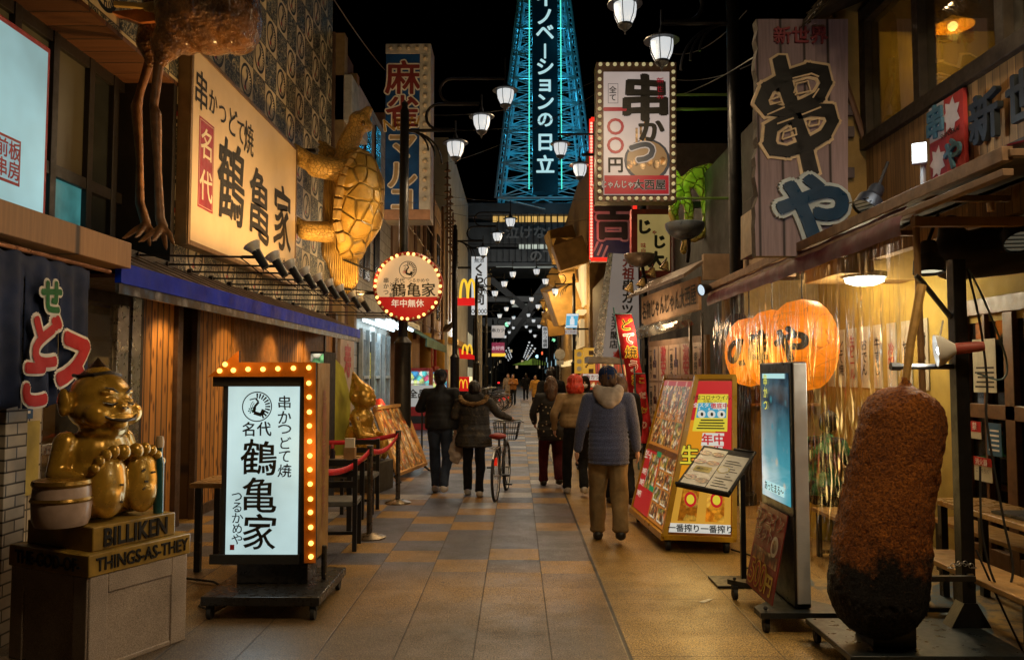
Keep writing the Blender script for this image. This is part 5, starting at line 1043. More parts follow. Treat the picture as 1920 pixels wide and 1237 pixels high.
# ---- second golden figure in front of a pointed board
t = thing('statue', 'golden figure in profile before a yellow pointed board beyond the red belts', 'statue', (-2.27, 11.6, 0), R(-12))
mb = MB(); mb.ell((0, 0, .72), (.22, .26, .34), 16); mb.ell((.02, 0, 1.0), (.18, .22, .2), 16); mb.ell((.02, 0, 1.35), (.19, .18, .19), 16); mb.ell((.07, 0, 1.27), (.16, .17, .12), 16); mb.cap((-.03, 0, 1.45), (-.12, 0, 1.68), .13, .02, 12); mb.ell((.2, 0, 1.33), (.045, .04, .035), 10); mb.ell((.19, 0, 1.22), (.05, .07, .03), 10); mb.ell((.17, 0, 1.39), (.04, .1, .025), 10)
for s in (-1, 1): mb.ell((-.03, s*.18, 1.32), (.045, .03, .08), 10); mb.cap((0, s*.22, 1.05), (.12, s*.27, .8), .075, .06, 10); mb.cap((.12, s*.27, .8), (.27, s*.15, .78), .055, .04, 10); mb.cap((0, s*.12, .52), (.25, s*.14, .55), .13, .12, 12); mb.ell((.33, s*.12, .6), (.06, .1, .18), 12)
blob('body', mb, gold, t, .018, 4)
mb = MB(); mb.bx(-.3, .4, -.3, .3, 0, .42); mb.build('pedestal', M('mossy_block', (.06, .05, .035), .7), t, bev=.01)
mb = MB(); mb.slab([(-.3, -.33, .3), (-.3, -.33, 1.3), (-.36, -.2, 1.75), (-.4, 0, 1.88), (-.36, .2, 1.75), (-.3, .33, 1.3), (-.3, .33, .3)], (-.09, 0, 0)); mb.build('board', M('lime_board', (.4, .38, .04), .5, 0, .3, 3), t)
mb = MB(); mb.box((.02, -.265, .99), (.13, .01, .14), 0); mb.text('OSAKA', (.02, -.272, 1.02), X1, Z1, .045, .01, 1); mb.text('新世界', (.02, -.272, .96), X1, Z1, .045, .01, 2); mb.build('sticker', [whiteink, redp, navy], t)
# ---- easel with food photographs and red clip lamp
t = thing('easel_board', 'leaning easel board crowded with food pictures and a red clip lamp', 'menu board', (-1.95, 13.0, 0))
p = [V((-1.84, 12.35, .12)), V((-1.58, 13.85, .12)), V((-2.0, 14.0, 1.12)), V((-2.24, 12.5, 1.12))]; nn = (p[1]-p[0]).cross(p[3]-p[0]).normalized()
mb = MB(); mb.slab(p, -nn*.03); mb.build('panel', food('food_models', [(.62, .3, .08), (.5, .12, .03), (.7, .5, .25), (.3, .12, .04), (.75, .42, .1), (.45, .4, .3)], 13, 0, .25), t, w=1)
mb = MB()
for i in range(4): mb.tube([p[i]+nn*.015, p[(i+1) % 4]+nn*.015], .035, 4)
for u in (.25, .5, .72): a, c_ = p[0].lerp(p[1], u), p[3].lerp(p[2], u); mb.tube([a+nn*.006, c_+nn*.006], .01, 4)
mb.build('frame', M('pine_frame', (.4, .22, .08), .5), t, w=1)
for q_ in ((p[0], V((-1.78, 12.3, 0))), (p[1], V((-1.5, 13.85, 0))), (p[3].lerp(p[0], .1), V((-2.5, 12.6, 0))), (p[2].lerp(p[1], .1), V((-2.2, 14.1, 0)))): mb = MB(); mb.tube([q_[0]-nn*.05, q_[1]], .02, 6); mb.build('leg', blackmat, t, w=1)
mb = MB(); c_ = p[3]+V((.1, -.05, .1)); mb.tube([p[3]+V((0, 0, -.2)), p[3]+V((-.08, -.1, .05)), p[3]+V((-.02, -.1, .2)), c_], .014, 6); mb.lathe([(.02, .06), (.05, .04), (.09, -.04), (.085, -.04), (.03, .03)], c_, 14); lm = mb.build('clip_lamp', M('lamp_red', (.4, .03, .02), .4), t, w=1); q = MB(); q.ell(c_+V((0, 0, -.03)), .03, 8); q.build('bulb', bulbw, lm, w=1)
lamp('SPOT', p[3]+V((.55, -.3, .45)), 55, (1, .62, .25), t, .05, (p[0]+p[2])/2, 120, .9)
# ================================================================ RIGHT OBJECTS
# giant breaded skewer sculpture
t = thing('skewer_sculpture', 'giant crusty brown breaded skewer with black dipped lower end on a wheeled plate', 'sculpture', (2.13, 4.62, 0))
K = lambda x, y, Y=4.62: at(x, y, Y)
def crust():
    m, nt, b, co = new('bread_crust'); z = nd(nt, 'SeparateXYZ', {0: co}).outputs['Z']
    e = ma(nt, 'ADD', z, ma(nt, 'MULTIPLY', ma(nt, 'SUBTRACT', nz(nt, co, 6, 8, .78), .5), .8)); dk_ = ramp(nt, e, .58, .72, 1, 0)
    g_ = nz(nt, co, 75, 4, .7); cr = nd(nt, 'ValToRGB', {0: g_}); el = cr.color_ramp.elements; el[0].position = .36; el[0].color = (.09, .024, .005, 1); el[1].position = .64; el[1].color = (.66, .22, .03, 1)
    c = mix(nt, ramp(nt, nz(nt, co, 4, 5), .35, .7, .0, .6), cr.outputs[0], (.12, .03, .008)); sp_ = ramp(nt, nz(nt, co, 42, 4, .8), .64, .7)
    c = mix(nt, dk_, c, mix(nt, ma(nt, 'MULTIPLY', sp_, .7), (.0022, .0016, .001), (.25, .11, .025))); setc(nt, b.inputs['Base Color'], c)
    setc(nt, b.inputs['Roughness'], ramp(nt, g_, .3, .7, .35, .75)); bump(nt, b, ma(nt, 'ADD', g_, nz(nt, co, 22, 5, .7)), 1., .03); b.inputs['Specular IOR Level'].default_value = .3; return m
mb = MB(); mb.cap(K(1690, 800), K(1672, 900), .235, .24, 20); mb.cap(K(1672, 900), K(1652, 1020), .24, .255, 20); mb.cap(K(1652, 1020), K(1645, 1105), .26, .27, 20); mb.ell(K(1690, 775), (.22, .22, .12), 18); mb.ell(K(1660, 790), (.14, .16, .12), 14); mb.ell(K(1730, 800), (.13, .16, .14), 14); mb.cap(K(1694, 760), K(1698, 712), .085, .028, 14)
blob('crust', mb, crust(), t, .010, 8, 1, disp=lambda c, n: .016*noise.noise(c*5)+.006*noise.noise(c*15)+.006*noise.noise(c*38)+.005*noise.noise(c*75))
mb = MB(); mb.tube([K(1698, 716), K(1708, 640), K(1728, 535, 4.66)], [.022, .024, .028], 8); mb.build('skewer_stick', M('bamboo', (.55, .33, .1), .5, 0, .3, 12), t, w=1)
mb = MB(); mb.bx(1.80, 2.78, 4.42, 5.1, .10, .135); mb.bx(1.98, 2.22, 4.55, 4.8, .135, .28); mb.build('base', M('plate_black', (.015, .022, .026), .35, .3, .3, 6), t, w=1, bev=.005)
for x in (1.85, 2.72):
    for y in (4.47, 5.05): mb = MB(); mb.cyl((x-.012, y, .04), (x+.012, y, .04), .04, n=14); mb.bx(x-.02, x+.02, y-.02, y+.02, .05, .1); mb.build('caster', rubber, t, w=1)
mb = MB(); mb.bx(2.25, 2.62, 4.66, 4.69, .47, .5); mb.build('clamp_bar', black, t, w=1)
# black steel pole with padlocked chain
t = thing('steel_pole', 'square black steel pole with hanging cables and a padlocked chain', 'pole', (2.72, 4.95, .135))
mb = MB(); mb.bx(2.68, 2.76, 4.91, 4.99, .135, 2.36); mb.slab([(2.60, 4.90, .136), (2.84, 4.90, .136), (2.76, 4.90, .28), (2.68, 4.90, .28)], (0, .1, 0)); mb.build('post', iron, t, w=1, bev=.004)
mb = MB(); mb.cyl((2.35, 4.95, 1.70), (2.68, 4.95, 1.70), .018, n=8); mb.cyl((2.30, 4.95, 1.70), (2.36, 4.95, 1.70), .024, n=8); mb.build('arm', black, t, w=1); mb = MB(); mb.tube([(2.68, 4.95, 2.0), (2.5, 4.93, 2.22), (2.46, 4.93, 2.26)], .016, 6); mb.build('arm', black, t, w=1)
for k, (pts, r, c) in enumerate((([(2.78, 4.93, 2.3), (2.83, 4.9, 1.95), (2.86, 4.9, 1.6), (2.84, 4.88, 1.35), (2.90, 4.85, .8), (2.93, 4.82, .5), (2.86, 4.8, .38), (2.8, 4.82, .48), (2.77, 4.85, .75), (2.79, 4.88, 1.1)], .007, blackmat), ([(2.78, 4.92, 2.3), (2.86, 4.9, 2.1), (2.98, 4.9, 1.75), (2.95, 4.9, 1.62), (2.8, 4.9, 1.66)], .006, M('teal_cable', (.1, .16, .18), .5)), ([(2.76, 4.9, .6), (2.84, 4.8, .3), (2.9, 4.7, .06)], .006, blackmat), ([(2.62, 4.93, 1.98), (2.58, 4.92, 1.8), (2.62, 4.92, 1.72)], .005, whiteink))):
    mb = MB(); P_ = []
    pv = [V(p_) for p_ in pts]
    for i in range(len(pv)-1):
        p0, p1, p2, p3 = pv[max(i-1, 0)], pv[i], pv[i+1], pv[min(i+2, len(pv)-1)]
        for s_ in range(5): u = s_/5; P_.append(.5*((2*p1)+(p2-p0)*u+(2*p0-5*p1+4*p2-p3)*u*u+(3*p1-p0-3*p2+p3)*u**3))
    P_.append(pv[-1]); mb.tube(P_, r, 6); mb.build('cable', c, t, w=1)
mb = MB()
for k in range(9): mb.lathe([(.014, -.003), (.018, 0), (.014, .003)], (2.6+.018*k, 4.895, .52-.0016*(k-4)**2), 8, M=Matrix.Rotation(1.57*(k % 2), 4, 'X'), cap=0)
mb.bx(2.70, 2.73, 4.88, 4.90, .42, .46); mb.build('chain', steel, t, w=1)
# dish lamp with red holder
t = thing('dish_lamp', 'white dish lamp with red holder clamped to the black pole, glowing brightly', 'lamp', (2.56, 4.9, 1.85))
Mx = V((-.93, .32, -.1)).normalized().to_track_quat('Z', 'Y').to_matrix().to_4x4(); c_ = V((2.60, 4.86, 1.80))
mb = MB(); mb.lathe([(.03, -.05), (.045, -.03), (.085, .02), (.1, .06), (.096, .06), (.07, .02), (.03, -.02)], c_, 24, 0, Mx, cap=0); mb.build('dish', white, t, w=1)
mb = MB(); mb.lathe([(.028, -.2), (.032, -.16), (.036, -.05), (.03, -.04)], c_, 14, 0, Mx); mb.build('holder', M('red_holder', (.4, .08, .06), .5), t, w=1)
mb = MB(); mb.ell(c_+Mx.to_3x3() @ V((0, 0, .025)), .032, 12); mb.build('bulb', E('dish_bulb', (.95, 1, 1), 14), t, w=1)
lamp('SPOT', c_+Mx.to_3x3() @ V((0, 0, .09)), 24, (1, .88, .65), t, .04, c_+Mx.to_3x3() @ V((0, 0, 1)), 150, .6)
# digital screen on castors
t = thing('digital_signage', 'tall slim digital screen with silver edge showing blue skewer video', 'screen', (1.84, 5.6, 0))
mb = MB(); mb.bx(1.80, 1.905, 5.28, 5.97, .14, 1.735, 0); mb.build('case', black, t, w=1, bev=.012)
mb = MB(); mb.bx(1.812, 1.898, 5.268, 5.282, .17, 1.725); mb.build('silver_edge', M('satin_silver', (.7, .7, .7), .4, .5, .1, 5), t, w=1, bev=.004)
def video():
    m, nt, b, co = new('screen_picture'); z = nd(nt, 'SeparateXYZ', {0: co}).outputs['Z']; y = nd(nt, 'SeparateXYZ', {0: co}).outputs['Y']
    w_ = nd(nt, 'TexWave', {'Vector': nd(nt, 'Mapping', {'Vector': co, 'Rotation': (.75, 0, 0)}).outputs[0], 'Scale': 1.1, 'Distortion': 3.5, 'Detail': 2.}).outputs[1]
    c = mix(nt, ramp(nt, z, .95, 1.45, 0, 1), mix(nt, ramp(nt, w_, .25, .7), (.08, .42, .5), (.85, .92, .88)), mix(nt, ramp(nt, nz(nt, co, 5, 3), .4, .6), (.01, .03, .045), (.04, .10, .14)))
    c = mix(nt, ramp(nt, nd(nt, 'TexVoronoi', {'Vector': co, 'Scale': 7.}).outputs[0], .1, .25, .8, 0), c, mix(nt, ramp(nt, z, 1.0, 1.2), (.75, .6, .4), (.06, .3, .36)))
    setc(nt, b.inputs['Emission Color'], c); b.inputs['Emission Strength'].default_value = .75; b.inputs['Base Color'].default_value = (.01, .01, .01, 1); b.inputs['Roughness'].default_value = .08; return m
mb = MB(); mb.bx(1.796, 1.7995, 5.33, 5.93, .78, 1.66); sc = mb.build('display', video(), t, w=1)
Q = Quad((1.794, 5.9, .8), (1.794, 5.36, .8), (1.794, 5.36, 1.64), (1.794, 5.9, 1.64))
cm_ = [E('pale_caption', (.5, .85, .85), .8), ink, E('lime_caption', (.7, .7, .1), .7)]
mb = MB(); Q.rect(mb, .1, .03, .85, .11, 0); Q.text(mb, 'あったまる〜', .47, .07, .07, .01, 1); mb.build('caption', cm_, sc, w=1, flat=1); mb = MB(); Q.text(mb, '串かつ', .18, .86, .09, .02, 2, vert=1); mb.build('caption', cm_, sc, w=1, flat=1); mb = MB(); Q.rect(mb, .05, .98, .95, 1.02, 0); mb.build('top_bar', cm_, sc, w=1, flat=1)
mb = MB(); mb.slab([(1.55, 5.2, .10), (2.12, 5.2, .10), (2.12, 5.34, .10), (1.98, 5.5, .10), (1.98, 5.9, .10), (2.1, 6.05, .10), (1.56, 6.05, .10), (1.7, 5.9, .10), (1.7, 5.5, .10), (1.55, 5.34, .10)], (0, 0, .035)); mb.build('base_plate', M('base_dark', (.016, .02, .022), .4), t, w=1, bev=.004)
for x, y in ((1.6, 5.26), (2.07, 5.26), (1.6, 6.0), (2.06, 6.0)): mb = MB(); mb.cyl((x-.015, y, .042), (x+.015, y, .042), .042, n=14); mb.bx(x-.02, x+.02, y-.022, y+.022, .06, .1); mb.ell((x, y, .15), .014, 8); mb.build('caster', rubber, t, w=1)
t = thing('price_board', 'small tilted maroon board with 500 yen price leaning on the digital screen', 'sign', (1.72, 5.6, .14))
Q = Quad((1.66, 5.92, .145), (1.66, 5.33, .145), (1.785, 5.36, .72), (1.785, 5.95, .72))
mb = MB(); mb.slab([Q.p(0, 0), Q.p(1, 0), Q.p(1, 1), Q.p(0, 1)], -Q.n*.008); mb.build('board', M('maroon_board', (.2, .02, .02), .45, 0, .4, 7), t, w=1)
mb = MB(); Q.text(mb, 'ワンコイン', .46, .86, .12, .05, 1); Q.text(mb, 'ワンコイン', .46, .86, .12, .01, 0, .007); Q.text(mb, 'セット', .36, .68, .12, .05, 1); Q.text(mb, 'セット', .36, .68, .12, .01, 0, .007)
Q.text(mb, '500', .38, .2, .24, .05, 2); Q.text(mb, '500', .38, .2, .24, .0, 0, .007); Q.text(mb, '円', .8, .17, .15, .03, 2); Q.disc(mb, .78, .6, .07, 1); Q.disc(mb, .78, .6, .045, 3, .005); Q.rect(mb, .06, .36, .94, .5, 3)
mb.build('lettering', [M('board_red', (.3, .02, .02), .5), M('board_white', (.6, .56, .5), .5), M('board_yellow', (.55, .4, .06), .5), food('set_meal', [(.5, .3, .1), (.3, .1, .03), (.6, .5, .3)], 14)], t, w=1, flat=1)
# menu stand
t = thing('menu_stand', 'black floor stand holding tilted white menu sheets with skewer pictures', 'menu stand', (1.80, 6.45, 0))
mb = MB(); mb.bx(1.55, 1.95, 6.3, 6.62, 0, .02); mb.bx(1.77, 1.81, 6.42, 6.46, .02, .86); mb.build('stand', iron, t, w=1, bev=.003)
Q = Quad((1.35, 6.5, .80), (1.84, 6.05, .80), (2.02, 6.28, 1.06), (1.53, 6.73, 1.06)); b0, b1, b3 = at(1272, 905, 6.45), at(1366, 924, 6.2), at(1320, 838, 6.85); Q = Quad(b0, b1, b1+b3-b0, b3)
mb = MB(); mb.slab([Q.p(-.03, -.05), Q.p(1.03, -.05), Q.p(1.03, 1.05), Q.p(-.03, 1.05)], -Q.n*.02); mb.tube([Q.p(-.03, -.04, .012), Q.p(1.03, -.04, .012)], .014, 6); mb.tube([Q.p(1.02, 0, .01), Q.p(1.04, 1.06, .01), Q.p(.6, 1.08, .0)], .012, 6); mb.build('tray', blackmat, t, w=1)
mb = MB(); Q.rect(mb, .02, .03, .52, .99, 0); Q.rect(mb, .54, .0, .99, .9, 0, .004)
for u, v in ((.12, .85), (.38, .85), (.12, .62), (.38, .62), (.14, .2), (.4, .16)): Q.disc(mb, u, v, .035, 1, .005, 1.6)
Q.rect(mb, .1, .36, .44, .5, 2, .005); Q.text(mb, '串かつ', .27, .43, .035, .01, 3, .007); Q.disc(mb, .66, .5, .05, 2, .006); Q.disc(mb, .66, .5, .042, 0, .007)
for k in range(11): Q.rect(mb, .6+.16*(k > 3 and k < 7), .08+k*.065, .94-.07*(k % 3), .098+k*.065, 3, .006)
mb.build('menu_sheet', [M('menu_white', (.55, .52, .44), .35), food('skewers', [(.4, .2, .05), (.35, .08, .03), (.45, .3, .1)], 30), M('menu_yellow', (.5, .4, .08), .5), ink], t, w=1, flat=1)
# ---- wheeled wedge menu display with yellow frame
t = thing('menu_display', 'large yellow framed wheeled menu display glowing with food photos and beer glasses', 'menu board', (1.75, 8.2, 0))
A, Bp, C_, D, E_, G_ = V((1.38, 7.62, .13)), V((2.0, 7.5, .13)), V((1.30, 9.15, .13)), V((1.753, 7.85, 1.63)), V((2.10, 7.783, 1.63)), V((1.687, 9.10, 1.63))
H_, I_ = V((2.3, 9.0, .13)), V((2.1, 9.0, 1.63))
mb = MB(); ins = .012
mb.poly([A, Bp, E_, D]); mb.poly([C_, A, D, G_]); mb.poly([Bp, H_, I_, E_]); mb.poly([H_, C_, G_, I_]); mb.poly([D, E_, I_, G_]); mb.poly([A, C_, H_, Bp]); mb.build('body', M('display_inner', (.3, .16, .03), .5), t, w=1)
yf = M('yellow_frame', (.6, .34, .02), .35, 0, .12, 4, coat=.3, dirt=.15); mb = MB()
for a, b_ in ((A, Bp), (A, D), (Bp, E_), (D, E_), (C_, A), (C_, G_), (G_, D), (H_, Bp), (E_, I_)): mb.tube([a, b_], .032, 4)
mb.tube([A+(0, 0, 0) if 0 else A, C_], .045, 4); mb.build('frame', yf, t, w=1)
Q = Quad(A, Bp, E_, D); qf = MB(); L_ = .014
Q.rect(qf, .05, .03, .95, .97, 0, L_); Q.rect(qf, .05, .72, .95, .97, 1, L_+.002); Q.rect(qf, .62, .4, .95, .72, 1, L_+.002)
Q.rect(qf, .14, .65, .86, .885, 2, L_+.004); Q.rect(qf, .17, .735, .83, .83, 3, L_+.006); Q.text(qf, '新型コロナウイルス', .5, .863, .047, .01, 5, L_+.006); Q.text(qf, '対策について', .5, .84, .03, .0, 5, L_+.006); Q.text(qf, '全スタッフ', .36, .815, .05, .02, 4, L_+.008); Q.rect(qf, .52, .79, .8, .832, 4, L_+.008); Q.text(qf, '徹底中', .66, .811, .055, .02, 1, L_+.01)
for u in (.28, .5, .72): Q.disc(qf, u, .758, .038, 4, L_+.008); Q.disc(qf, u+.01, .757, .018, 5, L_+.01, .7); Q.rect(qf, u-.08, .784, u-.05, .796, 4, L_+.009)
for k in range(4): Q.rect(qf, .22+.02*k, .665+k*.017, .8-.03*(k % 2), .673+k*.017, 5, L_+.006)
Q.rect(qf, .36, .56, .8, .64, 4, L_+.004); Q.text(qf, '年中', .58, .6, .11, .03, 1, L_+.006); Q.rect(qf, .38, .5, .78, .555, 4, L_+.004); Q.text(qf, '無休', .58, .53, .085, .03, 1, L_+.006)
Q.text(qf, '生', .16, .5, .19, .07, 5, L_+.004); Q.text(qf, '生', .16, .5, .19, .02, 2, L_+.008); Q.text(qf, 'ビ', .42, .44, .17, .06, 5, L_+.004, rot=-.1); Q.text(qf, 'ビ', .42, .44, .17, .02, 2, L_+.008, rot=-.1)
Q.rect(qf, .05, .03, .95, .36, 6, L_+.002)
for u in (.3, .72): 
    Q.rect(qf, u-.15, .1, u+.13, .33, 7, L_+.004); Q.rect(qf, u-.15, .3, u+.13, .36, 4, L_+.006); Q.disc(qf, u, .23, .07, 1, L_+.006, .8); Q.disc(qf, u, .23, .045, 2, L_+.008, .8)
Q.rect(qf, .05, .03, .95, .085, 4, L_+.005); Q.text(qf, '一番搾り一番搾り', .5, .057, .075, .02, 5, L_+.007)
EM = .62
qf.build('front_panel', [E('d_orange', (.85, .33, .01), EM), E('d_red', (.62, .012, .02), EM), E('d_yellow', (.85, .72, .05), EM), E('d_blue', (.05, .4, .62), EM), E('d_white', (.8, .8, .72), EM), M('d_black', (.01, .01, .01), .4), E('d_amber', (.7, .36, .04), EM), food('beer_glass', [(.75, .32, .02), (.6, .2, .01), (.8, .45, .06)], 7, .55, .5)], t, w=1, flat=1)
Q = Quad(C_, A, D, G_); qf = MB()
Q.rect(qf, .04, .03, .96, .97, 0, L_); Q.rect(qf, .04, .46, .96, .5, 6, L_+.004)
for i in range(7): Q.rect(qf, .07+.125*i, .74 if i % 2 else .7, .185+.125*i, .96, 1+(i*5 % 2), L_+.003)
Q.rect(qf, .05, .93, .95, .965, 3, L_+.005)
for i in range(4): Q.rect(qf, .07+.22*i, .52, .27+.22*i, .69, 1+i % 2, L_+.003)
for i in range(3): Q.text(qf, '串かつ盛合せ', .2+.3*i, .83, .07, .0, 5, L_+.006, vert=1)
Q.rect(qf, .04, .03, .52, .46, 3, L_+.002); Q.rect(qf, .22, .2, .5, .44, 2, L_+.004); Q.text(qf, '生ビール', .13, .42, .1, .02, 5, L_+.006, sx=.8)
for i in range(3): Q.text(qf, '390円', .13, .3-.08*i, .08, .02, 5, L_+.006)
for v in (.435, .2): Q.rect(qf, .4, v, .54, v+.035, 7, L_+.008)
for i in range(2):
    for j in range(4): Q.rect(qf, .55+.21*i, .05+.105*j, .745+.21*i, .145+.105*j, 1+(i+j) % 2, L_+.004); Q.rect(qf, .57+.21*i, .055+.105*j, .70+.21*i, .065+.105*j, 5, L_+.006)
qf.build('side_panel', [E('s_orange', (.6, .2, .02), .5), food('photo_warm', [(.6, .28, .06), (.42, .12, .03), (.68, .46, .2), (.2, .07, .02)], 22, .6), food('photo_rich', [(.5, .14, .03), (.7, .42, .1), (.25, .22, .04), (.66, .5, .32)], 17, .6), E('s_red', (.55, .015, .015), .5), E('s_dark', (.1, .02, .01), .3), E('s_cream', (.8, .7, .5), .55), M('s_wood', (.4, .16, .02), .4), E('s_green', (.02, .3, .1), .5)], t, w=1, flat=1)
for x, y in ((1.42, 7.66), (1.94, 7.55), (1.36, 9.1), (2.2, 8.95)): mb = MB(); mb.cyl((x-.02, y, .055), (x+.02, y, .055), .055, n=14); mb.bx(x-.028, x+.028, y-.03, y+.03, .08, .13); mb.build('caster', rubber, t, w=1)
lamp('AREA', (1.66, 7.45, .9), 7, (1, .65, .2), t, to=(1.5, 5, .3), size=(.5, 1.3)); lamp('AREA', (1.35, 8.3, .9), 7, (1, .5, .15), t, to=(-1, 8.0, .2), size=(1.2, 1.2))
t = thing('power_cable', 'loose black power cables on the floor beside the menu display', 'cable', (2.1, 7.4, 0))
mb = MB(); mb.tube([(2.0, 7.6, .02), (2.15, 7.3, .015), (2.1, 7.0, .015), (2.25, 6.7, .015), (2.05, 6.6, .015), (1.95, 6.9, .015), (2.3, 7.2, .015), (2.6, 7.3, .02)], .009, 6); mb.build('cable', blackmat, t, w=1)
# ---- big wooden blade sign
t = thing('wooden_sign', 'rough wooden blade sign with huge black and navy characters beside ochre pier', 'sign', (2.9, 8.0, 2.75))
Wd = planks('violet_planks', (.42, .30, .31), .22, 'X', knots=0, rough=.6, gapd=.05, grain=.9)
q = face(1424, 36, 1590, 480, 7.33); mb = MB(); rr = random.Random(5); n = 24
le = [V((-.035*rr.random()-.01, 0, 0)) for _ in range(n+1)]
pts = [q.p(0, k/n)+le[k] for k in range(n+1)]; mb.slab([q.p(1, 0)]+[q.p(1, 1)]+pts[::-1], (0, .12, 0), 0, 1); mb.build('board', [Wd, M('bark_edge', (.07, .05, .035), .85, 0, .4, 20)], t, w=1)
L8 = lambda x, y: at(x, y, 7.33)
mb = MB(); mb.text('新世界', L8(1500, 68), X1, Z1, .17, .02, 2, .003, gap=1, ext=.012)
def stroke(q, pts, wd, m_, dep, Y=7.33):
    """brush stroke: thick flat pieces along a path, each a hair in front of the last"""
    n = len(pts)
    for i in range(n-1):
        a, b_ = V((*pts[i], 0)), V((*pts[i+1], 0)); d = (b_-a).normalized(); s_ = V((-d.y, d.x, 0)); w0 = wd*(1+.12*math.sin(i*2.1)); w1 = wd*(1+.12*math.sin(i*2.1+2.1))
        ring = [a-s_*w0*.5-d*wd*.32, a-d*wd*.45, a+s_*w0*.5-d*wd*.28, b_+s_*w1*.5+d*wd*.3, b_+d*wd*.48, b_-s_*w1*.5+d*wd*.26]
        q.slab([at(1400+.3394*v.x, .3394*v.y, Y)+V((0, -dep-.0005*i, 0)) for v in ring], (0, .02, 0), m_)
S_ = [([(180, 345), (212, 480), (262, 640), (310, 780), (350, 950)], 58), ([(80, 560), (112, 490), (215, 425), (340, 388), (415, 402), (435, 465), (395, 540), (320, 582), (200, 622), (112, 610), (78, 566)], 48), ([(122, 790), (132, 712), (220, 655), (350, 612), (450, 615), (470, 675), (428, 750), (340, 802), (220, 842), (142, 830), (120, 792)], 48)]
for p_, w_ in S_: stroke(mb, p_, w_+50, 1, .012)
for p_, w_ in S_: stroke(mb, p_, w_+16, 0, .03)
for p_ in ([(255, 520), (270, 470), (330, 455), (345, 510), (262, 530)], [(120, 560), (180, 540), (185, 570), (125, 585), (118, 562)], [(335, 700), (345, 670), (395, 660), (390, 695), (338, 705)], [(190, 770), (200, 735), (262, 715), (268, 750), (195, 775)], [(250, 440), (350, 415), (390, 430)], [(110, 640), (200, 600)], [(300, 640), (400, 600)], [(390, 500), (360, 545)], [(165, 690), (250, 660)]): stroke(mb, p_, 8, 1, .036)
for off, m_, lf in ((.1, 3, .003), (.045, 4, .03)): mb.text('や', L8(1521, 395), X1, Z1, .68, off, m_, lf, sx=1.05, ext=.02)
mb.build('lettering', [M('char_black', (.008, .008, .009), .4), M('char_cream', (.8, .6, .36), .5, 0, .15, 9), M('char_red', (.28, .05, .06), .6), M('char_ice', (.55, .62, .62), .5), M('char_navy', (.01, .05, .11), .35, 0, .3, 4)], t, w=1, flat=1)
for y in (240, 585*.34+0, 318): 
    mb = MB(); a = L8(1555, y); mb.bx(a.x, a.x+.28, 7.44, 7.49, a.z-.05, a.z+.05); mb.build('bracket', M('bracket_timber', (.12, .09, .09), .6), t, w=1)
t = thing('drain_pipe', 'pale worn drainpipe between wooden sign and ochre pier', 'pipe', (3.36, 7.95, 2.8)); mb = MB(); mb.cyl(at(1577, 410, 7.45), at(1577, 110, 7.45), .05, n=10); mb.build('pipe', M('worn_pipe', (.4, .45, .42), .5, 0, .4, 9, dirt=.9), t, w=1)
# ---- bulb framed skewer sign
t = thing('price_sign', 'white one hundred yen skewer sign with red foot and yellowish bulb frame', 'sign', at(1193, 378, 12.3))
o_ = face(1118, 117, 1268, 378, 12.3); i_ = face(1132, 135, 1255, 365, 12.27); dz = V((0, .3, 0))
mb = MB(); mb.slab([o_.p(0, 0), o_.p(1, 0), o_.p(1, 1), o_.p(0, 1)], dz, 0, 1); mb.build('frame', [M('frame_brown', (.09, .05, .035), .4, .3), M('frame_side', (.15, .13, .04), .4)], t, w=1, bev=.01)
mb = MB(); mb.slab([i_.p(0, 0), i_.p(1, 0), i_.p(1, 1), i_.p(0, 1)], (0, .03, 0)); mb.build('panel', E('lilac_panel', (.64, .55, .53), .42, .12, 2, samp='AUTO'), t, w=1)
def pc(q_, ch, x, y, s, off, m_, l=.004, **k): q_.text(ch, at(x, y, 12.268), X1, Z1, s, off, m_, l, **k)
mb = MB(); pc(mb, '串', 1210, 185, .78, .055, 0, jit=.04, sx=1.0); pc(mb, 'か', 1220, 243, .42, .05, 0, .012, jit=.03); pc(mb, 'つ', 1204, 284, .44, .09, 1, .012); pc(mb, 'つ', 1204, 284, .44, .05, 3, .018)
pc(mb, '一', 1153, 206, .36, .05, 2); pc(mb, '〇', 1154, 238, .27, .045, 2); pc(mb, '〇', 1154, 273, .27, .045, 2); pc(mb, '円', 1154, 309, .26, .03, 0); pc(mb, '新世界', 1238, 167, .12, .02, 2, vert=1); pc(mb, '全て', 1149, 176, .12, .02, 0, vert=1)
f2 = face(1140, 157, 1159, 194, 12.266)
for a, b_, c_, d_ in ((0, 0, 1, .02), (0, .98, 1, 1), (0, 0, .04, 1), (.96, 0, 1, 1)): f2.rect(mb, a, b_, c_, d_, 0)
f3 = face(1133, 329, 1254, 364, 12.264); f3.rect(mb, 0, 0, 1, 1, 2, .001)
f3.text(mb, 'じゃんじゃん', .26, .52, .13, .05, 0, .004, sx=.8); f3.text(mb, 'じゃんじゃん', .26, .52, .13, .01, 1, .008, sx=.8); f3.text(mb, '大西屋', .7, .5, .17, .05, 1, .004); f3.text(mb, '大西屋', .7, .5, .17, .03, 0, .008)
pl_ = face(1165, 270, 1253, 330, 12.266); pl_.disc(mb, .55, .48, .34, 3, .001, 1.05); pl_.disc(mb, .55, .5, .3, 4, .002, 1.05)
for k in range(6): pl_.disc(mb, .18+.14*k, .35+.1*(k % 2), .075, 5, .004+.0004*k, .65)
for k in range(3): pl_.rect(mb, .3+.09*k, .95, .35+.09*k, 1.5+.1*k, 5, .003)
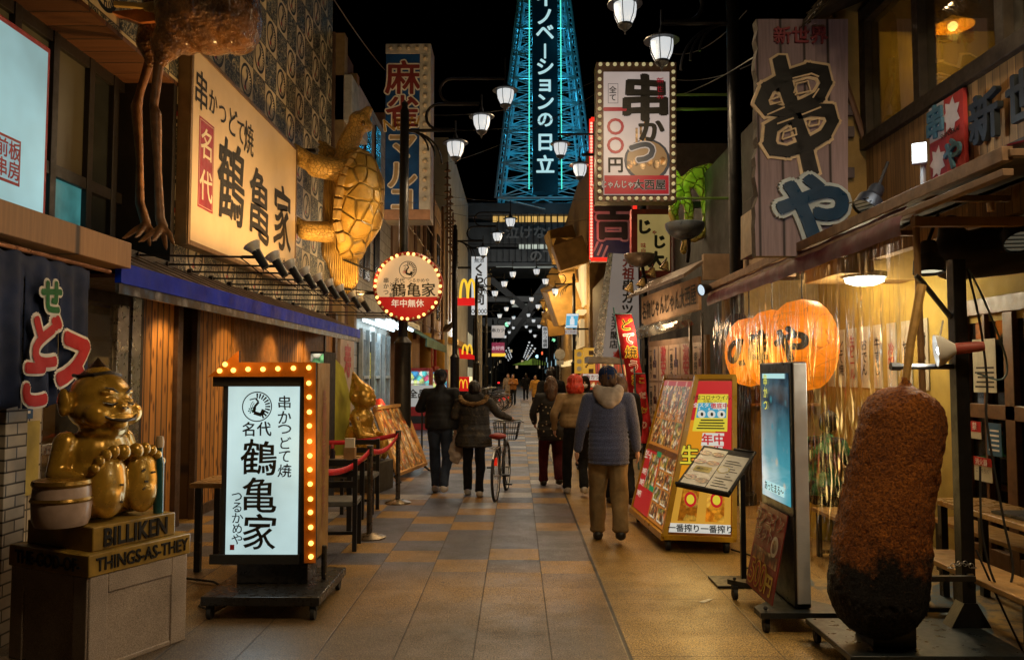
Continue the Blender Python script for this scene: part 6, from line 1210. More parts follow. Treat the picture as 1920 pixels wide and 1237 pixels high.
mb.build('lettering', [ink, E('sign_white', (.62, .56, .55), .33), E('sign_red', (.4, .008, .025), .36), M('plate_navy', (.03, .04, .08), .4), E('plate_pic', (.4, .25, .12), .25), food('fried', [(.5, .28, .1), (.42, .2, .06), (.55, .36, .18)], 12, .35)], t, w=1, flat=1)
bb = E('dull_lit_bulb', (.72, .62, .32), .45)
for k in range(11):
    for v in (.02, .98): q = MB(); p_ = o_.p(.05+.09*k, v); q.ell(p_+V((0, -.03, 0)), .032, 8); q.build('bulb', bb, t, w=1)
for k in range(17):
    for u in (.04, .96): q = MB(); p_ = o_.p(u, .07+.0535*k); q.ell(p_+V((0, -.03, 0)), .032, 8); q.build('bulb', bb, t, w=1)
mb = MB()
for y in (178, 205, 372):
    mb = MB(); a = at(1262, y, 12.4); mb.cyl(a, (3.35, 12.4, a.z), .022, n=6); mb.build('bracket_rod', M('green_rod', (.12, .2, .05), .4, .3), t, w=1)
# ---- ornament with green floodlight
t = thing('wall_ornament', 'carved golden claw-like ornament lit green behind the white price sign', 'ornament', at(1300, 400, 14.0))
O = lambda x, y, d=0: at(x, y, 14.0)+V((0, d, 0)); mb = MB()
for pts, r in ((((1262, 372), (1275, 345), (1300, 322), (1330, 312), (1348, 318)), .09), (((1272, 360), (1290, 340), (1310, 345), (1322, 370), (1325, 410), (1318, 440), (1302, 450)), .13), (((1285, 360), (1292, 395), (1290, 440), (1282, 470)), .1), (((1265, 380), (1262, 400), (1270, 430)), .1), (((1262, 345), (1272, 332), (1268, 322)), .05), (((1300, 330), (1318, 325), (1328, 345), (1325, 372)), .06)):
    for i in range(len(pts)-1): mb.cap(O(*pts[i]), O(*pts[i+1]), r*(1-.1*i), r*(1-.1*(i+1)), 10)
blob('carving', mb, carved('carved_claw', 6, (.55, .38, .1), .04), t, .022, 4, 1)
mb = MB(); mb.bx(O(0, 0).x if 0 else 2.95, 3.3, 14.0, 14.1, 4.6, 4.7); mb.build('bracket', iron, t, w=1)
lamp('SPOT', at(1245, 330, 13.2), 18, (.25, 1, .08), t, .06, O(1300, 350), 90, .8); lamp('POINT', at(1290, 300, 13.4), 2, (.35, 1, .1), t, .06)
# hooded floodlights
def hood(label, p, r, col, rz):
    t = thing('floodlight', label, 'floodlight', p, rz, 'hooded floodlights above the stall'); q = MB(); prof = [(r*math.sin(a), -r*math.cos(a)*.8) for a in [.25+1.32*k/9 for k in range(10)]]
    q.lathe([(.001, prof[0][1])]+prof+[(r*.97, prof[-1][1]+.01)]+[(x*.95, z+.012) for x, z in prof[::-1]], n=22, cap=0); q.build('hood', M(label[:12]+'_hood', col, .35, .4, .3, 5, dirt=.5), t)
    q = MB(); q.tube([(r*.2, 0, -r*.8), (r*.3, .05, -r*1.3), (.5*r, .2, -r*1.8)], .03, 8); q.build('bracket', iron, t)
hood('blue grey hooded floodlight tilted above the fabric sign', at(1284, 420, 12.0), .30, (.16, .2, .26), .3); hood('brown hooded floodlight hanging left above the stall', at(1199, 478, 13.4), .26, (.2, .15, .11), 0)
def bell(label, p):
    t = thing('small_spot', label, 'spotlight', p, 0, 'small bell spots above the stall'); q = MB(); q.lathe([(.015, .1), (.035, .07), (.09, -.05), (.085, -.05), (.02, .05)], n=14, M=Matrix.Rotation(.35, 4, 'Y')); q.build('shade', M('brass_shade', (.4, .26, .1), .3, .7), t); q = MB(); q.tube([(0, 0, .08), (.05, .1, .16), (.02, .4, .1)], .012, 5); q.build('stem', iron, t); q = MB(); q.ell((0, 0, -.03), .03, 8); q.build('bulb', bulboff, t)
for i, (x, y) in enumerate(((1222, 512), (1203, 532), (1247, 500), (1181, 541))): bell(['brass bell spot right below the brown hood', 'lower brass bell spot above the stall roof', 'brass bell spot beside the yellow sign foot', 'leftmost small brass bell spot by grey sign'][i], at(x, y, 13.2))
# ---- neon bordered blue sign, yellow sign, grey tapered sign
t = thing('blade_sign', 'dark blue blade sign with black character and red neon border behind the price sign', 'sign', at(1150, 487, 20)); q = face(1108, 225, 1190, 487, 20)
mb = MB(); mb.slab([q.p(0, 0), q.p(1, 0), q.p(1, 1), q.p(0, 1)], (0, .5, 0)); mb.build('panel', M('neon_navy', (.012, .018, .09), .4), t, w=1)
mb = MB(); n_ = 0
for a, b_ in (((.0, 0), (0, 1)), ((0, 1), (1, 1)), ((1, 1), (1, 0)), ((1, 0), (0, 0))): A_1 = q.p(*a)+V((0, -.05, 0)); mb.cyl(A_1, q.p(*b_)+V((0, -.05, 0)), .055, n=6)
mb.build('neon_border', E('red_neon', (1, .03, .015), 1.0), t, w=1)
for k in range(44):
    mb = MB(); mb.ell(q.p(0, .02+.022*k)+V((0, -.11, 0)), .035, 6); mb.build('neon_dot', E('red_dot', (1, .3, .2), 2.2, samp='NONE'), t, w=1)
mb = MB()
for ch, v in (('吉', .28), ('末', .62)): q.text(mb, ch, .5, v, 1.0, .09, 1, .01); q.text(mb, ch, .5, v, 1.0, .04, 0, .03)
q.text(mb, '川', .2, .07, .4, .03, 1, .01, rot=-.4); mb.build('lettering', [M('neon_black', (.01, .01, .012), .4), M('mauve', (.3, .22, .3), .5)], t, w=1, flat=1); lamp('POINT', q.p(.2, .2)+V((-.4, -.6, 0)), 25, (1, .06, .03), t, .3)
t = thing('yellow_sign', 'yellow board with black brush characters and maroon border behind the floodlights', 'sign', at(1220, 505, 16.6)); q = face(1184, 392, 1258, 520, 16.6)
mb = MB(); mb.slab([q.p(0, 0), q.p(1, 0), q.p(1, 1), q.p(0, 1)], (0, .25, 0)); mb.build('frame', M('maroon_frame', (.16, .015, .015), .5), t, w=1)
mb = MB(); q.rect(mb, .15, .1, .97, .92, 0, .006); q.text(mb, 'じ', .32, .74, .32, .06, 1, .012); q.text(mb, 'じ', .7, .52, .3, .06, 1, .012); q.text(mb, 'ゃ', .58, .66, .12, .03, 2, .012); q.text(mb, '大', .62, .26, .34, .06, 1, .012); q.text(mb, '味自慢', .3, .38, .12, .02, 2, .012, vert=1); mb.build('panel', [E('sallow_panel', (.55, .40, .14), .36, .2, 2), ink, redp], t, w=1, flat=1)
t = thing('tapered_sign', 'grey tapered lantern-shaped sign with black vertical shop lettering', 'sign', at(1150, 672, 15.6))
G4 = [at(x, y, 15.6) for x, y in ((1112, 668), (1200, 672), (1196, 478), (1140, 474))]; q = Quad(*G4)
mb = MB(); mb.slab(G4, (.12, .7, 0), 0, 1); mb.build('body', [E('grey_lit', (.27, .23, .20), .5, .1, 1), M('grey_body', (.24, .22, .2), .6)], t, w=1)
mb = MB(); q2 = [q.p(-.0, 0, .01), q.p(.2, 0, .01), q.p(.16, 1, .01), q.p(-.0, 1, .01)]; mb.slab(q2, (0, .02, 0)); mb.build('silver_edge', M('crumpled_foil', (.5, .5, .5), .3, .8, .5, 9, 12, 1, .02), t, w=1)
mb = MB()
for k, ch in enumerate('元祖串カツ専門店'): q.text(mb, ch, .7, .93-.117*k, .245, .035, 1 if k < 2 else 0, .004)
for k, ch in enumerate('通天閣店'): q.text(mb, ch, .42, .38-.085*k, .17, .03, 0, .004)
mb.build('lettering', [ink, M('grey_red', (.2, .03, .03), .5)], t, w=1, flat=1)
mb = MB(); a, b_ = q.p(0, 0), q.p(1, 0); mb.slab([a+V((-.1, -.1, 0)), b_+V((.1, -.1, 0)), b_+V((.1, -.1, -.12)), a+V((-.1, -.1, -.12))], (0, .9, 0)); mb.build('foot', M('foot_metal', (.3, .27, .24), .4, .5), t, w=1)
t = thing('red_placard', 'tall red placard strip between grey sign and yellow sign', 'sign', at(1184, 590, 16)); q = face(1174, 500, 1200, 600, 16.0); mb = MB(); mb.slab([q.p(0, 0), q.p(1, 0), q.p(1, 1), q.p(0, 1)], (0, .05, 0)); mb.build('board', M('placard_red', (.2, .015, .02), .5), t, w=1)
mb = MB(); q.text(mb, 'こころ', .5, .5, .3, .03, 0, .004, vert=1); mb.build('lettering', ink, t, w=1, flat=1)
# ---- red banners
def banner(label, p0, p1, wd, col, tx):
    t = thing('banner', label, 'banner', p1); p0 = V(p0); p1 = V(p1); d = (p1-p0).normalized(); s_ = V((wd, 0, 0)); q = MB(); n = 16
    vs = []
    for k in range(n+1):
        o = p0.lerp(p1, k/n); w_ = .05*math.sin(k*.7); vs += [o+V((0, w_, 0)), o+s_*.5+V((0, w_+.04*math.sin(k), 0)), o+s_+V((0, -w_, 0))]
    q.add(vs, [(3*k+j, 3*k+3+j, 3*k+4+j, 3*k+1+j) for k in range(n) for j in (0, 1)]); o = q.build('cloth', M('banner_red' if col == 0 else 'banner_orange', ((.5, .012, .02), (.5, .22, .1))[col], .7, 0, .3, 3), t, w=1); m_ = o.modifiers.new('s', 'SOLIDIFY'); m_.thickness = .004
    q = MB()
    for k, ch in enumerate(tx): c = p0.lerp(p1, .1+.85*k/len(tx))+s_*.5+V((0, -.09, 0)); q.text(ch, c, X1, Z1, wd*.75, .06, 0 if k % 2 else 1, 0); q.text(ch, c, X1, Z1, wd*.75, .0, 2 if k % 2 else 3, .006)
    q.build('lettering', [whiteink, goldink, redp, ink], t, w=1, flat=1); q = MB(); q.cyl(p0+V((-.02, .02, .1)), p1+V((-.02, .02, -.4)), .014, n=6); q.cyl(p0+V((-.03, 0, 0)), p0+s_, .01, n=6); q.build('pole', M('banner_pole', (.05, .14, .16), .4), t, w=1)
banner('leaning red banner with yellow flames and white letters by the stall', at(1153, 588, 12.6), at(1192, 800, 12.6), .26, 0, 'どて焼うまい串')
t = thing('pennant', 'red and orange fan shaped pennant below the leaning banner', 'banner', at(1165, 665, 12.7)); q = MB(); q.slab([at(x, y, 12.75) for x, y in ((1150, 668), (1182, 678), (1174, 640), (1168, 640))], (0, .01, 0)); q.build('cloth', M('pennant_red', (.5, .06, .04), .6), t, w=1); q = MB(); q.text('5名店', at(1164, 664, 12.74), X1, Z1, .1, .03, 0); q.build('lettering', [redp], t, w=1, flat=1)
banner('second red banner hanging straight behind the first', at(1192, 700, 12.2), at(1200, 830, 12.2), .14, 0, 'こだわり')
# ---- stall with fabric sign and bottle posters
t = thing('stall', 'small shop stall with printed fabric sign, vinyl sheet and bottle posters', 'stall', (2.5, 12.2, 0))
q = Quad((2.10, 13.5, 2.46), (2.5, 11.0, 2.54), (2.5, 11.0, 3.0), (2.10, 13.5, 2.95))
mb = MB(); mb.slab([q.p(0, 0), q.p(1, 0), q.p(1, 1), q.p(0, 1)], -q.n*.04); sg = mb.build('fabric_sign', M('stall_fabric', (.4, .27, .18), .75, 0, .25, 3), t, w=1)
mb = MB(); q.text(mb, '名物じゃんじゃん大西屋', .5, .5, .32, .02, 0, .01, sx=.68, jit=.03); mb.build('lettering', M('fabric_black', (.02, .015, .012), .7), sg, w=1, flat=1)
mb = MB(); a, b_ = q.p(-.03, 1), q.p(1.02, 1); mb.slab([a+V((-.22, 0, -.02)), b_+V((-.22, 0, -.02)), b_+V((.1, 0, .2)), a+V((.1, 0, .2))], (0, 0, .05)); mb.build('roof_edge', M('corrugated', (.22, .17, .14), .45, .4, .3, 8), t, w=1)
mb = MB(); n1, n2 = 40, 8
mb.add([q.p(i/n1, -.45*j/n2, .05+.03*noise.noise(V((i*.3, j*.5, 1)))+.08*math.sin(j/n2*3)) for j in range(n2+1) for i in range(n1+1)], [(j*(n1+1)+i, j*(n1+1)+i+1, (j+1)*(n1+1)+i+1, (j+1)*(n1+1)+i) for j in range(n2) for i in range(n1)]); mb.build('vinyl_sheet', glass('rolled_vinyl', (.8, .74, .66), .1, .15, .6), t, w=1)
mb = MB(); mb.bx(2.08, 2.13, 13.4, 13.46, 0, 2.5); mb.bx(2.42, 2.46, 11.25, 11.29, 0, 2.4); mb.bx(2.52, 2.55, 10.95, 10.99, 0, 2.5); mb.build('post', iron, t, w=1)
Q2 = Quad((2.20, 13.45, .3), (2.60, 11.0, .3), (2.60, 11.0, 2.2), (2.20, 13.45, 2.2)); mb = MB(); mb.slab([Q2.p(0, 0), Q2.p(1, 0), Q2.p(1, 1), Q2.p(0, 1)], -Q2.n*.05, 0)
mb.build('shelf_wall', M('stall_wall', (.2, .13, .09), .7), t, w=1)
for r_2 in range(3):
    for c_2 in range(5):
        mb = MB(); u = .02+.196*c_2; v = .66-.31*r_2; Q2.rect(mb, u, v, u+.18, v+.29, 0, .006)
        if c_2 % 2: Q2.text(mb, '激安', u+.09, v+.16, .26, .03, 1, .01, vert=1, gap=.9)
        else: Q2.text(mb, '一番搾り', u+.04, v+.15, .13, .02, 2, .01, vert=1); Q2.rect(mb, u+.085, v+.02, u+.15, v+.17, 3, .009); Q2.rect(mb, u+.105, v+.17, u+.13, v+.27, 3, .009); Q2.rect(mb, u+.09, v+.05, u+.145, v+.11, 0, .011)
        mb.build('poster', [M('poster_tan', (.34, .24, .17), .5, 0, .2, 4), M('poster_red', (.3, .03, .03), .5), ink, M('poster_bottle', (.06, .02, .012), .25)], t, w=1, flat=1)
lamp('POINT', (1.9, 12.4, 2.3), 22, (1, .68, .36), t, .15)
t = thing('clamp_light', 'small lit floodlight clamped on the left end of the wine red awning', 'lamp', at(1312, 545, 10.5)); c_ = at(1314, 544, 10.5); Mx = V((-.9, -.42, -.25)).normalized().to_track_quat('Z', 'Y').to_matrix().to_4x4()
mb = MB(); mb.lathe([(.03, -.16), (.06, -.12), (.085, 0), (.075, 0), (.05, -.1)], c_, 16, 0, Mx); mb.build('housing', black, t, w=1); mb = MB(); mb.lathe([(.001, -.012), (.074, -.012), (.074, -.02)], c_, 16, 0, Mx, cap=0); mb.build('lens', E('cool_lens', (.6, .75, .85), 1.0), t, w=1)
mb = MB(); mb.tube([c_+V((.08, .1, 0)), c_+V((.2, .1, .05)), c_+V((.35, .1, .0))], .035, 6); mb.build('arm', iron, t, w=1); lamp('SPOT', c_+Mx.to_3x3() @ V((0, 0, .05)), 45, (.9, .95, 1), t, .06, c_+Mx.to_3x3() @ V((0, 0, 2)), 110, .8)
# ---- orange paper lanterns
def paper():
    m, nt, b, co = new('orange_paper'); z = nd(nt, 'SeparateXYZ', {0: co}).outputs['Z']
    f = ma(nt, 'MULTIPLY', ramp(nt, nz(nt, co, 2.6, 4), .3, .7, .6, 1.25), ramp(nt, nz(nt, nd(nt, 'Mapping', {'Vector': co, 'Scale': (1, 1, 9)}).outputs[0], 3, 3), .35, .62, .85, 1.08))
    ck = ramp(nt, nd(nt, 'TexVoronoi', {'Vector': nd(nt, 'Mapping', {'Vector': co, 'Scale': (1, 1, 1.7)}).outputs[0], 'Scale': 3.6}, feature='DISTANCE_TO_EDGE').outputs[0], .004, .014, .35, 1)
    f = ma(nt, 'MULTIPLY', f, ck); setc(nt, b.inputs['Emission Strength'], ma(nt, 'MULTIPLY', f, .98)); b.inputs['Emission Color'].default_value = (1, .24, .006, 1); b.inputs['Base Color'].default_value = (.22, .06, .006, 1); b.inputs['Roughness'].default_value = .5; bump(nt, b, ck, .5, .01); return m
op = paper()
for i, (x, y, z, r, h, ch) in enumerate(((3.10, 8.7, 1.97, .37, .5, 'や'), (2.98, 9.35, 1.95, .33, .46, '串'), (2.9, 10.0, 1.93, .3, .43, 'の'))):
    t = thing('paper_lantern', ['nearest glowing orange paper lantern behind the vinyl', 'middle glowing orange paper lantern behind the vinyl', 'farthest glowing orange paper lantern behind the vinyl'][i], 'lantern', (x, y, z), 0, 'orange paper lanterns')
    q = MB(); k_ = 26; q.lathe([(.001 if j in (0, k_) else r*(abs(math.sin(math.pi*j/k_))**.38)*(1+.018*(j % 2)), -h+2*h*j/k_) for j in range(k_+1)], n=28, cap=0); q.build('shade', op, t)
    q = MB(); d = V((-.62, -.78, 0)); xd = V((.78, -.62, 0)); q.text(ch, d*(r*1.03), xd, Z1, .4, .05, 0, .01)
    for w_ in range(len(q.v)): v = q.v[w_]; s_ = v.dot(xd); q.v[w_] = v - d*(r*1.0-math.sqrt(max(.0001, r*r-s_*s_)))
    q.build('lettering', ink, t, flat=1); q = MB(); q.cyl((0, 0, h), (0, 0, 2.9-z), .01, n=5); q.build('cord', black, t); lamp('POINT', (x-.45, y-.35, z-.1), 9, (1, .5, .1), t, .3)
# ---- benches, tables, small things under the awning
def bench(label, x0, x1, y0, y1, h=.43):
    t = thing('bench', label, 'bench', ((x0+x1)/2, (y0+y1)/2, 0)); q = MB(); q.bx(x0, x1, y0, y1, h-.035, h); q.build('seat', M('bench_wood', (.34, .19, .06), .4, 0, .3, 7, 40, .2), t, w=1, bev=.005)
    for y in (y0+.1, y1-.1):
        for x in (x0+.03, x1-.03): q = MB(); q.bx(x-.02, x+.02, y-.02, y+.02, 0, h-.035); q.build('leg', black, t, w=1)
        q = MB(); q.bx(x0+.03, x1-.03, y-.015, y+.015, .03, .06); q.build('stretcher', black, t, w=1)
bench('low wooden bench behind the silver edged screen', 2.72, 3.0, 5.9, 7.5); bench('wooden bench right of the giant skewer under the dark table', 2.75, 3.05, 4.35, 5.7); bench('bench deeper in beside the yellow wall', 3.55, 3.85, 5.2, 7.0)
table('dining table carrying a black tray and an acrylic divider', 3.13, 3.55, 4.6, 6.15, .72); table('far table with dishes behind the vinyl curtain', 3.1, 3.7, 8.0, 9.0, .74)
small('black_tray', 'thin black tray lying on the right edge table', 'tray', (3.32, 5.3, .72), [('tray', MB().box((0, 0, .012), (.24, .34, .016), 0, .1), M('tray_blue_black', (.02, .03, .045), .35))])
small('acrylic_screen', 'clear acrylic divider standing on the right edge table', 'divider', (3.36, 4.95, .72), [('sheet', MB().bx(-.2, .2, -.004, .004, .01, .5), glass('acrylic', (.9, .92, .92), .04, .03)), ('foot', MB().bx(-.2, .2, -.05, .05, 0, .012), glass('acrylic', (.9, .92, .92), .04, .03))])
small('dish', 'white oval dish of food on the far table', 'dish', (3.25, 8.3, .74), [('plate', MB().lathe([(.05, 0), (.14, .03), (.13, .032), (.04, .012)], n=18), white), ('food', MB().ell((0, 0, .03), (.1, .08, .035), 12), food('dish_food', [(.5, .4, .1), (.2, .3, .1)], 20))])
small('condiment_box', 'yellow brown condiment box on the far table', 'box', (3.45, 8.4, .74), [('box', MB().bx(-.1, .1, -.08, .08, 0, .16), M('box_yellow', (.5, .33, .06), .5)), ('label', MB().bx(-.06, .06, -.083, -.08, .03, .12), cream)])
small('beer_crate', 'yellow beer crate under the far table', 'crate', (3.2, 8.3, 0), [('crate', MB().bx(-.2, .2, -.18, .18, 0, .32), M('crate_yellow', (.55, .4, .03), .5)), ('rim', MB().bx(-.21, .21, -.19, .19, .3, .36), M('crate_yellow', (.55, .4, .03), .5))])
# ---- things on the upper right wall
t = thing('emblem_plaque', 'square red, white and blue emblem plaque on weathered planks', 'sign', (3.24, 6.0, 3.2)); q = Quad((3.255, 6.24, 3.16), (3.255, 5.76, 3.16), (3.255, 5.76, 3.74), (3.255, 6.24, 3.74))
mb = MB(); mb.slab([q.p(0, 0), q.p(1, 0), q.p(1, 1), q.p(0, 1)], -q.n*.03); mb.build('board', M('plaque_red', (.42, .04, .035), .4), t, w=1)
def burst(u, v, r, m_, l): q.n; x = V((0, -1, 0)); mb.poly([q.p(u, v, l)+x*(rr_*math.cos(a))+V((0, 0, rr_*1.1*math.sin(a))) for k in range(14) for a, rr_ in [(k*math.pi/7, r if k % 2 else r*.62)]], m_)
mb = MB(); q.rect(mb, .0, .52, .46, 1, 0); q.rect(mb, 0, 0, .5, .5, 3); burst(.68, .74, .13, 0, .006); burst(.24, .22, .12, 0, .006); q.text(mb, '串', .24, .76, .27, .03, 1, .008, ext=.01); q.text(mb, 'や', .74, .22, .25, .03, 1, .008, ext=.01); q.text(mb, 'SHINSEKAI', .64, .52, .055, .01, 2, .01); mb.build('lettering', [M('plaque_white', (.6, .5, .45), .5), M('plaque_blue', (.06, .16, .22), .4), ink, M('plaque_dark_red', (.3, .03, .04), .4)], t, w=1, flat=1)
for i, (ch, y) in enumerate((('新', 5.45), ('世', 5.02))): t = thing('letter', ['dark blue raised character on planks right of the emblem plaque', 'dark raised character after the first one on the planks'][i], 'letter', (3.29, y, 3.4)); mb = MB(); mb.text(ch, (3.25, y, 3.42), (0, -1, 0), Z1, .36, .03, 0, .0, ext=.02); mb.build('character', M('letter_blue', (.01, .017, .024), .6), t, w=1, flat=1)
t = thing('floodlight', 'bright white square LED floodlight on the plank wall', 'floodlight', at(1722, 300, 5.6)); c_ = at(1716, 287, 5.6)
mb = MB(); mb.box(c_+V((.04, .02, 0)), (.1, .06, .15), 0, -.5); mb.cyl(c_+V((.08, .05, -.05)), c_+V((.1, .1, -.2)), .02, n=8); mb.build('housing', M('flood_grey', (.4, .4, .38), .4, .4), t, w=1, bev=.006); mb = MB(); mb.box(c_+V((.022, -.018, 0)), (.085, .004, .13), 0, -.5); mb.build('lens', E('flood_lens', (.82, .95, 1), 9), t, w=1); lamp('SPOT', c_+V((-.06, -.1, 0)), 16, (.85, .93, 1), t, .06, c_+V((-1, -.6, -1.2)), 150, .7); lamp('POINT', c_+V((-.25, -.1, .0)), 9, (.85, .93, 1), t, .04)
def canlamp(label, p, d, r, lit=0):
    t = thing('can_lamp', label, 'lamp', p); d = V(d).normalized(); Mx = d.to_track_quat('Z', 'Y').to_matrix().to_4x4(); q = MB(); q.lathe([(r*.45, -r*2.2), (r*.55, -r*2), (r*.6, -r*1.3), (r*.95, -r*.9), (r, 0), (r*.94, 0), (r*.8, -r*.6)], (0, 0, 0), 20, 0, Mx); q.build('housing', black, t); q = MB(); q.tube([d*(-r*2.2), d*(-r*2.2)+V((.06, .03, .12)), d*(-r*2.2)+V((.1, .05, .2))], .012, 6); q.build('bracket', iron, t)
    q = MB(); q.lathe([(.001, -.02), (r*.9, -.02), (r*.9, -.03)], (0, 0, 0), 16, 0, Mx, cap=0); q.build('lens', E('can_lens_lit' if lit else 'can_lens', (.9, .85, .6), 1.2 if lit else .06), t)
    q = MB()
    for k in range(6): q.box((0, 0, -.008), (r*1.7*math.sqrt(max(.05, 1-((k-2.5)/3)**2)), .006, .01), 0); 
    t2 = MB()
    for k in range(6): y_ = (k-2.5)/3*r; hw_ = math.sqrt(max(.01, r*r*.85-y_*y_)); t2.add([Mx @ V(v) for v in ((-hw_, y_-.006, -.012), (hw_, y_-.006, -.012), (hw_, y_+.006, -.012), (-hw_, y_+.006, -.012))], [(0, 1, 2, 3)])
    t2.build('grille', black, t)
    if lit: lamp('SPOT', V(p)+d*.03, 60, (1, .72, .4), t, .06, (2.05, 4.2, .9), 100, .7)
canlamp('black gooseneck cone lamp over the wine red awning', at(1622, 392, 5.9), (-.55, -.2, -.8), .1); canlamp('black can lamp with lit grille beside the vinyl edge', at(1742, 512, 5.4), (-.05, -.1, -1), .1, 1); canlamp('black can lamp with pale unlit grille beside the loudspeaker', at(1915, 455, 5.3), (-.1, -.6, -.8), .11)
t = thing('speaker', 'big curved black loudspeaker housing under the awning roof', 'speaker', at(1840, 480, 5.8)); c_ = at(1840, 478, 5.8); mb = MB(); mb.cap(c_+V((-.2, 0, -.02)), c_+V((.25, 0, .06)), .17, .2, 18); mb.cap(c_+V((-.2, 0, .0)), c_+V((-.22, 0, .22)), .12, .08, 14); blob('housing', mb, M('speaker_black', (.022, .024, .026), .45), t, .022, 5, 1); mb = MB(); mb.bx(c_.x-.02, c_.x+.04, 5.7, 5.76, c_.z+.15, 2.9); mb.build('bracket', iron, t, w=1)
t = thing('pendant_lamp', 'yellow dish pendant lamp glowing in the upstairs window', 'lamp', at(1786, 50, 7.6)); c_ = at(1786, 44, 7.4); mb = MB(); mb.lathe([(.02, .07), (.05, .05), (.19, -.03), (.185, -.035), (.04, .03)], c_, 24); mb.build('shade', E('amber_shade', (1, .42, .03), .55), t, w=1); mb = MB(); mb.ell(c_+V((0, 0, -.03)), .045, 12); mb.build('bulb', E('pendant_bulb', (1, .8, .4), 6), t, w=1); mb = MB(); mb.cyl(c_+V((0, 0, .07)), (c_.x, c_.y, 5.05), .006, n=5); mb.build('cord', black, t, w=1); lamp('POINT', c_+V((0, 0, -.1)), 26, (1, .66, .2), t, .06)
lamp('POINT', c_+V((.3, -1.4, -.3)), 18, (1, .6, .15), t, .2)
t = thing('air_conditioner', 'small beige air conditioner box beside the wooden sign', 'air conditioner', at(1425, 430, 9.0)); q = face(1412, 390, 1434, 475, 9.0); mb = MB(); mb.slab([q.p(0, 0), q.p(1, 0), q.p(1, 1), q.p(0, 1)], (0, .5, 0)); mb.build('case', M('beige_case', (.28, .22, .14), .5, dirt=.4), t, w=1, bev=.01); mb = MB(); [q.rect(mb, .1, .1+.1*k, .9, .14+.1*k, 0, .004) for k in range(8)]; mb.build('grille', darkwood, t, w=1)
# paper menu strips and a bottle shelf on the yellow wall inside
mst = [M('strip_paper', (.55, .5, .38), .6), ink, redp]
for k, tx in enumerate(('串かつ', 'どて焼', '生ビール', 'おでん', '牛すじ', '冷奴', '枝豆', '酎ハイ')):
    y = 10.3-.33*k; q = Quad((3.985, y, 1.5), (3.985, y-.2, 1.5), (3.985, y-.2, 2.2), (3.985, y, 2.2)); mb = MB(); mb.slab([q.p(0, 0), q.p(1, 0), q.p(1, 1), q.p(0, 1)], (.01, 0, 0)); q.text(mb, tx, .5, .5, .15, .01, 1 + (k % 3 == 2), .004, vert=1, gap=.95 if len(tx) < 4 else .85); mb.build('menu_strip', mst, IZ, w=1, flat=1)
q = Quad((2.8, 10.59, 1.0), (3.9, 10.59, 1.0), (3.9, 10.59, 2.5), (2.8, 10.59, 2.5))
for k, tx in enumerate(('激安', '新世界', '名物')):
    mb = MB(); u = .06+.32*k; q.rect(mb, u, .3, u+.24, .95, 0, .006); q.text(mb, tx, u+.12, .62, .24, .02, 2 if k == 0 else 1, .012, vert=1); mb.build('wall_poster', mst, IZ, w=1, flat=1)
mb = MB(); mb.bx(2.9, 3.9, 10.35, 10.58, 1.25, 1.28); mb.build('shelf', wood, IZ, w=1)
for k in range(7): MB().lathe([(.035, 0), (.037, .16), (.015, .22), (.014, .28)], (2.98+.14*k, 10.46, 1.281), 10).build('bottle', M('amber_bottle', (.12, .04, .01), .15), IZ, w=1)
